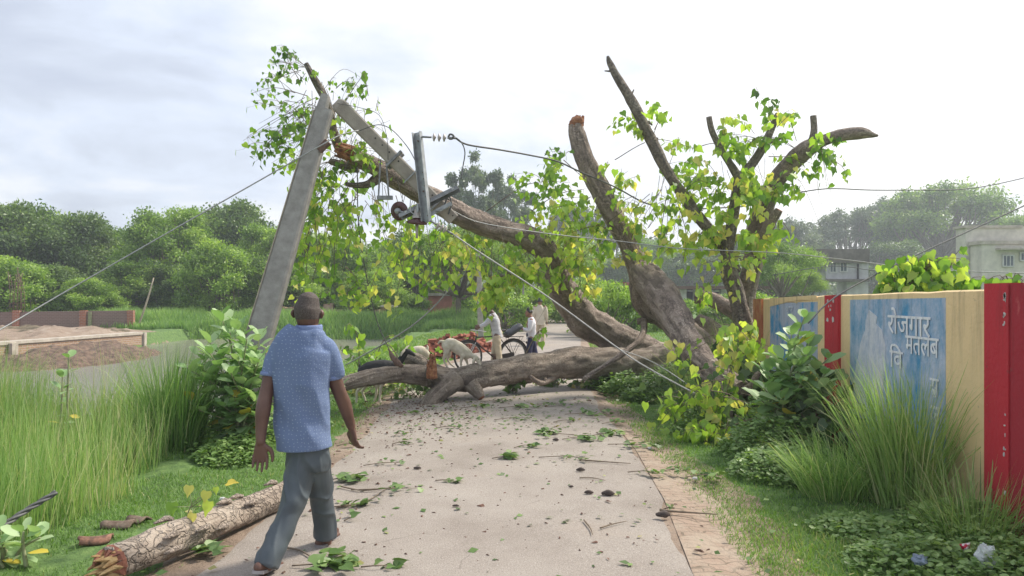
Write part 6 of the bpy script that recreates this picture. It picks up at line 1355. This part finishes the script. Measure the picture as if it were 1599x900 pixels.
def clump(cx_,cy_,n,h,rad,w,lean,label,tintb=.45,bias=None,name='grass_clump'):
    mb=MB(); a=rng.uniform(0,2*np.pi,n); q=rad*np.sqrt(rng.uniform(0,1,n)); x=cx_+q*np.cos(a); y=cy_+q*np.sin(a)
    ln=np.clip(np.abs(rng.normal(0,1,n))*lean+q/rad*.25,0,.97); d=a+rng.normal(0,.5,n)
    if bias is not None: d=np.where(rng.uniform(0,1,n)<.45,rng.normal(bias,.7,n),d)
    blades(mb,x,y,h*rng.uniform(.5,1.1,n)*(1+.12*ln),np.full(n,w)*rng.uniform(.6,1.3,n),ln,np.clip(tintb+rng.normal(0,.2,n)+(rng.uniform(0,1,n)<.05)*.5,0,1),dirs=d,curl=.75,z0=gz(x,y)-.03)
    o=mb.build(name,M['grass'],loc=(cx_,cy_,float(gz(cx_,cy_)))); tag(o,label,'tall grass'); return o
clump(3.12,5.85,1000,1.15,.22,.0085,.24,'big fountain-shaped grass clump in front of the blue lettered panel',.62,bias=math.pi)
clump(2.75,6.2,800,.60,.28,.0075,.75,'lower arching grass clump left of the big fountain-shaped one',.55,bias=math.pi)
clump(3.15,5.0,420,.6,.25,.006,.7,'thin grass tuft at the foot of the yellow wall by the red pillar',.6)
clump(-3.62,7.9,1300,1.12,.26,.008,.25,'tall green grass clump standing at the right end of the tall grass',.35,bias=.3)
clump(-4.6,8.4,500,1.25,.4,.005,.5,'thin arching reeds in front of the pond, left of the tall green clump',.8,bias=.2,name='reed_clump')
clump(-6.4,8.3,420,1.3,.6,.005,.55,'thin arching reeds before the brick retaining wall',.85,bias=.1,name='reed_clump')
clump(3.9,11.9,900,1.25,.6,.006,.3,'tall thin grass growing among the fallen stems behind the wall end',.72)
clump(3.1,11.6,700,.95,.5,.006,.4,'thin grass under the leaning stems beside the wall end',.65)
clump(2.5,10.4,600,.5,.35,.006,.6,'green grass tuft at the foot of the leaning stem',.5)
# herb cover
def herbs(pts,n,h,size,label,name='ground_cover',mat='herb',tint=(.2,.9),kind='stuff',cat='plants',dk=0):
    mb=MB(); P_=[];Fw=[];Nn=[];S_=[];T_=[]; 
    for k in range(n):
        c=random.choice(pts); a=random.uniform(0,6.28); q_=math.sqrt(random.random()); x=c[0]+c[2]*q_*math.cos(a); y=c[1]+c[3]*q_*math.sin(a); hh=h*(1-q_**2*.8)*(c[4] if len(c)>4 else 1)*(1+.5*nz(x,y,1,3))
        z=float(gz(x,y))+hh*random.random()**.55; P_.append((x,y,z)); th=random.uniform(0,6.28); Fw.append((math.cos(th),math.sin(th),random.uniform(-.5,.5))); Nn.append((random.gauss(0,.4),random.gauss(-.2,.4),1)); S_.append(size*random.uniform(.5,1.3)); T_.append(random.uniform(*tint))
    inst(mb,OVAL_V,OVAL_F,P_,Fw,Nn,S_,T_,sx=.95); return tag(mb.build(name,M[mat]),label,cat,kind=kind)
herbs([(2.75,7.7,.55,.7,1),(2.5,6.9,.45,.5,.7),(2.9,8.4,.5,.6,1.1),(2.35,8.9,.4,.5,.8)],9000,.42,.05,'low dark green weeds below the wall and the leafy shrub')
herbs([(3.05,5.0,.45,.55,1),(2.55,4.6,.45,.4,.7),(3.1,4.3,.5,.5,.9),(2.5,5.3,.35,.4,.6),(3.2,3.8,.45,.5,1)],9000,.22,.045,'light green weeds at the foot of the red pillar and yellow wall',tint=(.35,1))
herbs([(-3.2,8.3,.55,.7,1),(-3.0,9.0,.4,.6,.9),(-2.9,7.6,.35,.4,.6),(-2.7,9.4,.4,.5,.7)],6500,.38,.05,'creeping dark weeds between the tall grass and the leafy shrub')
herbs([(2.0,12.7,.5,.5,1),(2.6,12.9,.6,.5,1.1),(2.3,12.0,.5,.4,.8),(1.9,13.3,.5,.4,.7),(3.2,12.4,.7,.7,1.2)],6000,.42,.07,'weeds around the thick end of the lying trunk',tint=(.1,.8))
# milkweed shrubs
def milkweed(name,label,base,stems,size=.15,cat='shrub',tint=(.3,.9),yellow=.03,droop=.0,npair=9):
    t_=thing(name,label,cat,base); st=MB(); lv=MB(); mbs=Vector(base)
    for (ex,ey,ez) in stems:
        s=mbs+Vector((random.gauss(0,.05),random.gauss(0,.05),0)); e_=mbs+Vector((ex,ey,ez)); m_=(s+e_)/2+Vector((ex*-.15,ey*-.15,ez*.12))
        p=spline([s,m_,e_],8); tube(st,p,list(np.linspace(.014,.006,len(p))),6,1); n=len(p)
        for k in range(npair):
            f=.22+.78*(k+.5)/npair; i=min(int(f*(n-1)),n-2); c=Vector(p[i])+(Vector(p[i+1])-Vector(p[i]))*(f*(n-1)-i); a=k*1.57+random.uniform(-.4,.4); tk=(Vector(p[i+1])-Vector(p[i])).normalized()
            for s_ in (0,math.pi):
                o_=Vector((math.cos(a+s_),math.sin(a+s_),0)); upf=.25+.9*max(0,f-.6)*2.0-droop-(.4 if f<.5 else 0)
                d=(o_+Vector((0,0,upf+random.gauss(0,.25)))).normalized(); nr=(Vector((0,0,1))-d*d.z+Vector((random.gauss(0,.2),random.gauss(-.1,.2),0)))
                tn=1.0 if random.random()<yellow+(.10 if f<.4 else 0) else random.uniform(*tint)
                inst(lv,OVAL_V,OVAL_F,[tuple(c+d*.02)],[tuple(d)],[tuple(nr)],[size*random.uniform(.7,1.2)*(1-.25*(f>.93))],[tn],sx=.92)
    st.build('stem',M['twiggreen'],t_); lv.build('leaves',M['calo'],t_); return t_
def stemset(n,rx,ry,h0,h1,cx=0): return [(cx+random.gauss(0,rx),random.gauss(0,ry),random.uniform(h0,h1)) for _ in range(n)]
milkweed('milkweed_shrub','big pale green shrub of broad leaves in front of the foot of the leaning pole',(-2.95,8.1,float(gz(-2.95,8.1))),[(.30,-.35,1.0),(.18,-.4,1.2),(-.25,-.4,1.1),(-.45,-.4,.9),(.05,-.5,.85),(-.30,.1,1.45),(-.38,-.1,1.2),(-.15,.0,1.25),(-.5,0,1.0),(.15,.1,1.22),(.32,.0,1.05),(.0,-.2,1.0),(-.6,.1,.75),(-.3,-.3,.8),(.1,-.3,.75),(.38,-.1,.8),(-.55,-.25,.55),(.25,-.3,.55),(-.1,-.35,.5),(.45,.1,.6),(-.2,-.15,1.05),(.02,.05,.9),(-.42,-.2,.9),(-.1,.1,1.35),(.2,-.2,.95),(-.5,.15,1.1),(-.35,-.35,.45),(.05,-.4,.6),(.4,-.25,.4)],.195,npair=9)
milkweed('milkweed_shrub','second broad-leaved shrub right behind the first, under the walking man\'s left arm',(-2.6,9.2,float(gz(-2.6,9.2))),stemset(14,.25,.2,.5,1.15,-.05),.175,yellow=.12)
milkweed('milkweed_shrub','broad-leaved shrub with pale upright leaves between the fallen stem and the wall',(2.98,8.0,float(gz(2.98,8.0))),[(.12,-.2,1.45),(.02,-.1,1.25),(.25,0,1.15),(.42,-.1,1.0),(-.1,-.2,1.0),(-.25,-.1,.85),(.3,-.3,.85),(0,-.4,.75),(.5,0,.75),(-.2,-.4,.6),(.15,-.4,.55),(.35,-.2,.6),(-.3,0,.55),(.1,-.3,1.05),(-.05,-.35,.95),(.2,-.4,.7),(-.35,-.3,.7)],.225,tint=(.1,.95),npair=8)
milkweed('milkweed_shrub','small pale-leaved plant in the bottom left corner',(-3.15,4.62,float(gz(-3.15,4.62))),[(.10,-.02,.22),(-.1,.0,.20),(.0,-.1,.16),(-.22,-.05,.14),(.16,.05,.16)],.12,'plant',npair=4,tint=(.5,.96))
milkweed('water_plant','single broad-leaved shoot sticking up out of the tall grass before the pond',(-4.6,7.6,.05),[(.03,0,1.02),(-.05,.02,.8)],.13,'plant',tint=(.3,.7),npair=4)
# dark vine leaves on the wall foot
def vine(name,label,pts,n,size,mat,tint,cat='vine'):
    c0=pts[0]; t_=thing(name,label,cat,c0[:3]); lv=MB(); st=MB(); P_=[];Fw=[];Nn=[];S_=[];T_=[]
    for k in range(n):
        c=random.choice(pts); p=Vector(c[:3])+Vector((random.gauss(0,c[3]),random.gauss(0,c[4]),random.gauss(0,c[5]))); 
        if name=='leafy_plant' and p.x<WX(p.y)+.2: p.x=WX(p.y)+.2+random.random()*.2
        P_.append(tuple(p)); Fw.append((random.gauss(0,.5),random.gauss(0,.5),-.8)); Nn.append((-.8+random.gauss(0,.5),-.7+random.gauss(0,.5),.5)); S_.append(size*random.uniform(.6,1.3)); T_.append(random.uniform(*tint))
        if k%4==0: tube(st,[Vector(c[:3])-Vector((0,0,c[5])),tuple((Vector(c[:3])+p)/2+Vector((0,0,.05))),tuple(p)],[.005,.004,.003],4,2)
    inst(lv,HEART_V,HEART_F,P_,Fw,Nn,S_,T_); lv.build('leaves',M[mat],t_); st.build('stem',M['twig'],t_); return t_
vine('creeper','dark green creeper covering the wall foot left of the red band',[(3.35,8.1,.45,.16,.4,.2),(3.35,8.8,.5,.14,.4,.2),(3.2,8.4,.3,.2,.4,.15)],420,.12,'dkleaf',(.1,1))
vine('creeper','dark leaves beside the lying trunk end among the weeds',[(3.0,10.2,.5,.35,.5,.22),(2.6,9.6,.35,.25,.4,.18)],380,.12,'dkleaf',(.2,1))
vine('leafy_plant','bright big-leaved plant rising behind the yellow wall above the lettered panel',[(*P(1440,440,7.6),.30,.15,.10),(*P(1405,445,7.6),.14,.15,.10),(*P(1475,430,7.6),.18,.15,.10),(*P(1440,415,7.6),.17,.12,.07),(*P(1500,448,7.6),.14,.1,.06),(*P(1385,452,7.6),.12,.1,.05),(*P(1440,500,7.6),.3,.1,.15)],420,.105,'leaf',(.05,.98),'plant')
vine('leafy_plant','small leafy tip over the yellow wall near the right edge',[(*P(1578,440,6.9),.09,.08,.04),(*P(1590,448,6.9),.09,.08,.04),(*P(1575,480,6.9),.1,.08,.08)],60,.10,'leaf',(.0,.6),'plant')
# sow the trampled creeping leaves on the right verge
# ---------------- litter on the road ----------------
def roadz(x,y): return .026
prototypes=[]
def rsprig(x,y,n,size,ln,az,label,twlen=None,tint=(.1,.9)):
    size*=.74; n=int(n*1.25); base=(x,y,roadz(x,y)); t_=thing('fallen_sprig',label,'sprig',base,'green sprigs scattered on the road'); a_=MB(); b2=MB(); P_=[];Fw=[];Nn=[];S_=[];T_=[]
    tl=twlen or ln; d=Vector((math.cos(az),math.sin(az),0)); s=Vector((-d.y,d.x,0)); B=Vector(base)
    bend=random.uniform(-.15,.15); p=[B-d*tl*.5+Z*.006,B+s*bend*tl+Z*.022,B+d*tl*.5+Z*.008]; tube(a_,p,[.005,.004,.002],5,4)
    for k in range(n):
        f=random.uniform(-.1,.5); c=B+d*(f*1.1)*ln+s*random.gauss(0,.075)*ln/.35+Z*random.uniform(.004,.04); P_.append(tuple(c)); th=az+random.gauss(0,1.1); Fw.append((math.cos(th),math.sin(th),random.uniform(-.1,.35))); Nn.append((random.gauss(0,.5),random.gauss(0,.5),1)); S_.append(size*random.uniform(.6,1.25)); T_.append(random.uniform(*tint))
    a_.build('twig',M['twig'],t_); inst(b2,HEART_V,HEART_F,P_,Fw,Nn,S_,T_); b2.build('leaves',M['leaf_litter'],t_); return t_
sprs=[(785,720,14,.10,.22,.2,'green sprig in the middle of the road'),(820,703,10,.08,.25,.3,'small sprig just above and right of the middle one'),(697,757,5,.09,.2,-.2,'small sprig left of centre with a bent leaf'),(870,682,26,.10,.42,2.9,'bushy sprig right of centre'),
 (905,690,22,.10,.40,.1,'bushy sprig beside the other one near the right road edge'),(945,683,20,.10,.38,.4,'leafy sprig at the right road edge'),(985,700,22,.10,.5,-.2,'leafy sprig lying over the right road edge'),(880,720,10,.08,.5,-.1,'long twig with few leaves right of the middle',),
 (915,650,26,.09,.6,.1,'flat leafy sprig far right before the lying trunk'),(810,640,20,.09,.6,.1,'long leafy sprig in the far middle of the road'),(800,658,12,.08,.5,.3,'small leafy sprig below the long far one'),(855,636,14,.08,.45,.2,'leafy sprig right of the long far one'),
 (535,755,22,.11,.30,.3,'green sprig right of the walking man\'s front leg'),(600,770,12,.09,.55,.1,'long twig with leaves stretching right from the man'),(540,797,16,.10,.28,.3,'sprig just in front of the man\'s front foot'),(500,892,26,.12,.34,0,'leafy sprig at the bottom edge near the man\'s rear foot'),
 (545,818,3,.09,.1,1,'single dark green leaf by the man\'s front foot'),(590,893,5,.10,.2,.1,'leaf pair at the bottom edge of the photo'),(626,697,8,.08,.2,.4,'sprig left of centre behind the man'),(600,730,6,.07,.4,.3,'thin twig with small leaves left of centre'),
 (622,684,5,.08,.15,1,'pair of leaves far left of centre'),(540,700,6,.08,.2,.5,'leaves by the man\'s right hand'),(640,650,8,.08,.3,.5,'leafy bits by the propping leg'),(1050,742,10,.09,.3,.1,'sprig on the brick shoulder'),(1010,745,8,.09,.35,-.3,'thin sprig at the right road edge'),
 (1045,802,3,.06,.1,.2,'small leaf near the right road edge'),(310,872,16,.11,.25,.6,'green leaves under the roadside log'),(740,640,10,.08,.4,.2,'flat sprig far left of the middle'),(775,630,12,.08,.5,.1,'small sprig below the lying trunk'),(1100,750,10,.11,.35,.1,'pale leaves on the grass by the brick shoulder'),
 (880,662,9,.07,.3,.4,'little sprig right of the far middle'),(960,665,12,.08,.35,.2,'little leafy sprig near the right verge'),(700,672,8,.07,.3,.1,'little sprig left of the far middle'),(925,900-3,4,.08,.12,.4,'lone leaf at the bottom')]
for px,py,n,size,ln,az,lb in sprs[:-1]:
    c=G(px,py); rsprig(c[0],c[1],n,size,ln,az,lb)
def stick(pts,r_,label):
    p=[G(*a) for a in pts]; p=[(a[0],a[1],roadz(a[0],a[1])+.006) for a in p]; mb=MB(); tube(mb,p,[r_*1.2]+[r_]*(len(p)-2)+[r_*.5],5,4); tag(mb.build('fallen_twig',M['twig'],loc=p[0]),label,'twig')
stick([(1030,803),(1060,806),(1120,810)],.009,'dark stick lying from the road edge onto the brick shoulder')
stick([(905,723),(940,726),(985,729)],.007,'thin stick right of the middle of the road')
stick([(937,832),(955,826),(978,821)],.005,'short curved twig on the right half of the road')
stick([(912,819),(922,832),(925,842)],.005,'tiny forked twig on the right half of the road')
stick([(445,863),(470,868),(495,885)],.006,'thin twig between the man\'s feet')
stick([(525,800),(570,790),(605,768)],.006,'bent twig right of the man\'s front foot')
stick([(530,765),(570,772),(625,765)],.006,'long thin twig right of the man')
stick([(905,752),(925,752),(945,756)],.005,'little twig on the right road half')
# bark chips and small stones: countless crumbs
mb=MB(); n=1300
for k in range(n):
    if random.random()<.62:
        y=11.6-abs(random.gauss(0,1.7)); x=random.gauss(-1.3,.55)
    else:
        y=random.uniform(3.9,12.2); x=random.uniform(-2.0,1.6)
    if y<3.5 or x>1.35: continue
    s=random.uniform(.004,.013)*(1 if random.random()<.93 else 2.2); rz=random.uniform(0,3.14)
    a=np.array([(-1,-.5,0),(1,-.6,0),(1.1,.5,0),(-.8,.6,0),(-.6,-.3,.6),(.7,-.3,.5),(.6,.4,.55),(-.5,.3,.6)])*s*np.array([1.3,.8,.9])+rng.normal(0,s*.18,(8,3)); c,s_=math.cos(rz),math.sin(rz); a=np.stack([a[:,0]*c-a[:,1]*s_,a[:,0]*s_+a[:,1]*c,a[:,2]],1)+np.array([x,y,roadz(x,y)-.002])
    mb.add(a,np.array([(0,3,2,1),(4,5,6,7),(0,1,5,4),(1,2,6,5),(2,3,7,6),(3,0,4,7)]))
tag(mb.build('bark_crumbs',simple('bark_crumb',(.20,.11,.08),(.09,.055,.04),9,.95),smooth=False),'crumbs of bark and dry leaf bits strewn over the road','debris',kind='stuff')
mb=MB(); P_=[];Fw=[];Nn=[];S_=[];T_=[]
for k in range(900):
    if random.random()<.55: y=random.uniform(9,12.6); x=random.gauss(-.2,1.3)
    else: y=random.uniform(4,12); x=random.uniform(-2.6,2.2)
    P_.append((x,y,max(.028,float(gz(x,y))+.02))); th=random.uniform(0,6.28); Fw.append((math.cos(th),math.sin(th),random.uniform(-.05,.2))); Nn.append((random.gauss(0,.4),random.gauss(0,.4),1)); S_.append(random.uniform(.02,.075)); T_.append(random.random())
inst(mb,SMALL_V,SMALL_F,P_,Fw,Nn,S_,T_,sx=1.2); tag(mb.build('leaf_litter',M['leaf_litter']),'small leaf scraps scattered over road and verges','litter',kind='stuff')
# stones and bark lumps one can tell apart
def lump(px,py,s,mat,label,name='stone',cat='stone'):
    c=G(px,py); mb=MB(); k=s
    tube(mb,[(c[0]-k,c[1],.03+k*.2),(c[0]-k*.3,c[1]+k*.1,.03+k*.3),(c[0]+k*.5,c[1],.03+k*.28),(c[0]+k,c[1]+k*.1,.03+k*.15)],[k*.3,k*.5,k*.48,k*.2],8,2,.35,30,'round'); tag(mb.build(name,mat,loc=(c[0],c[1],.026)),label,cat)
dk=simple('dark_clod',(.10,.075,.065),(.05,.04,.035),30,.95)
for px,py,s,lb in ((712,797,.022,'round dark clod in the middle of the road'),(652,737,.030,'dark lump left of the middle sprig'),(920,776,.032,'curled dark bark piece on the right road half'),(950,778,.045,'larger curled dark bark piece at the right'),(892,766,.018,'tiny dark crumb left of the curled bark pieces'),(907,740,.035,'greyish stone right of the middle'),(1036,812,.045,'flat grey stone at the right road edge'),(868,692,.03,'dark chip beside the bushy sprig')):
    lump(px,py,s,dk,lb,'clod','clod')
# bark scraps on the left verge
for k,(px,py,rz,ln,lb) in enumerate([(150,845,.3,.30,'curled reddish bark scrap nearest the lower left corner'),(185,822,.1,.34,'grey-brown bark scrap behind the reddish one'),(215,812,-.2,.22,'small bark scrap right of the others')]):
    c=G(px,py); mb=MB(); d=Vector((math.cos(rz),math.sin(rz),0)); s=Vector((-d.y,d.x,0)); vs=[]; C0=Vector((c[0],c[1],float(gz(c[0],c[1]))+.012))
    for i in range(6):
        for j in range(6):
            u=i/5-.5; v_=j/5-.5; z_=.032*(1-(2*v_)**2)+.01*nz(i*1.3,j*1.7,k*9)+.02*abs(u); vs.append(C0+d*u*ln*.7*(1-.3*abs(v_)+.35*nz(j*1.9,k*7,i))+s*v_*.12*(1+.7*nz(i*1.3,j*.8,k*3))+Z*z_)
    n0=36; vs2=[v-Z*.014 for v in vs]; f=[]
    for i in range(5):
        for j in range(5): a=i*6+j; f+=[(a,a+6,a+7,a+1),(n0+a,n0+a+1,n0+a+7,n0+a+6)]
    for i in range(5): f+=[(i,i+1,n0+i+1,n0+i),(30+i,n0+30+i,n0+31+i,31+i),(i*6,n0+i*6,n0+i*6+6,i*6+6),(i*6+5,i*6+11,n0+i*6+11,n0+i*6+5)]
    tag(MB().add(vs+vs2,np.array(f)).build('bark_scrap',simple('bark_scrap',(.30,.15,.10) if k==0 else (.21,.16,.12),(.09,.055,.04),22,.9,.5,60),loc=tuple(C0)),lb,'bark')
for px,py,D,lb in ((355,767,0,'yellow fallen leaf on the left verge beside the log'),):
    c=G(px,py); mb=MB(); inst(mb,HEART_V,HEART_F,[(c[0],c[1],.07)],[(1,-.2,.1)],[(0,-.5,1)],[.10],[1]); tag(mb.build('fallen_leaf',M['calo'],loc=c),lb,'leaf')
# plastic bags and a red wrapper in the weeds at lower right
def bag(px,py,D,sx_,sz_,mat,label,name='plastic_bag',seed=1):
    c=Vector(P(px,py,D)); mb=MB(); vs=[]; n=14; m_=10
    for i in range(m_+1):
        for j in range(n):
            ph=math.pi*i/m_; th=2*math.pi*j/n; d=Vector((math.sin(ph)*math.cos(th),math.sin(ph)*math.sin(th),math.cos(ph))); r_=1+.55*nz(d.x*1.8+seed,d.y*1.8,d.z*1.8)+.25*nz(d.x*5,d.y*5+seed,d.z*5); vs.append(c+Vector((d.x*sx_*r_,d.y*sx_*.7*r_,d.z*sz_*r_)))
    f=[]
    for i in range(m_):
        for j in range(n): f.append((i*n+j,(i+1)*n+j,(i+1)*n+(j+1)%n,i*n+(j+1)%n))
    tag(mb.add(vs,np.array(f)).build(name,mat,loc=tuple(c),smooth=False),label,'litter')
m,t,b=newmat('clear_plastic'); b.inputs['Base Color'].default_value=(.75,.78,.80,1); b.inputs['Roughness'].default_value=.25; b.inputs['Alpha'].default_value=.55
bag(1541,868,4.35,.055,.065,m,'crumpled clear plastic bag in the weeds at the lower right',seed=2)
bag(1436,874,4.4,.045,.028,simple('blue_grey_film',(.22,.27,.36),None,9,.35),'crumpled blue-grey plastic scrap in the weeds left of the clear bag','plastic_scrap',seed=5)
c=Vector(P(1507,858,4.5)); mb=MB(); d=Vector((.035,0,0)); vs=[c-d+Z*.03,c+d*.9+Z*.04,c+d*.8-Z*.045,c-d*.1-Z*.02,c+Z*.01-Vector((0,.02,0))]; vs=vs+[v+Vector((0,.004,0)) for v in vs]
mb.add(vs,[np.array([(4,1,0),(4,2,1),(4,3,2),(4,0,3),(9,5,6),(9,6,7),(9,7,8),(9,8,5)]),np.array([(0,1,6,5),(1,2,7,6),(2,3,8,7),(3,0,5,8)])]); ww=mb.build('wrapper',simple('red_white_wrapper',(.70,.62,.62),(.50,.02,.06),26,.35,lo=.49,hi=.51),loc=tuple(c),smooth=False); tag(ww,'small red and white wrapper caught in the weeds at the lower right','litter')
for px,py,lb in ((1085,749,'white paper scrap at the edge of the brick shoulder'),(1015,702,'pale paper scrap on the right verge'),(347,781,'pale plastic scrap on the left verge by the log')):
    c=G(px,py); bag(px,py-2,c[1],.022,.012,M['white'],lb,'paper_scrap',seed=px)
# haze -----------------------------------------------------------------------
hz=MB(); box(hz,(0,103,14.5),(640,286,36)); ho=hz.build('haze',None,smooth=False); ho.data.materials.clear()
m=bpy.data.materials.new('haze'); m.use_nodes=True; t=m.node_tree; t.nodes.clear(); o_=N(t,'ShaderNodeOutputMaterial'); pv=N(t,'ShaderNodeVolumePrincipled'); pv.inputs['Color'].default_value=(.86,.93,1,1); pv.inputs['Density'].default_value=.0015; pv.inputs['Anisotropy'].default_value=.3
L(t,pv.outputs[0],o_.inputs['Volume']); ho.data.materials.append(m); tag(ho,kind='stuff'); ho['label']='thin pale haze in the air over the whole place'
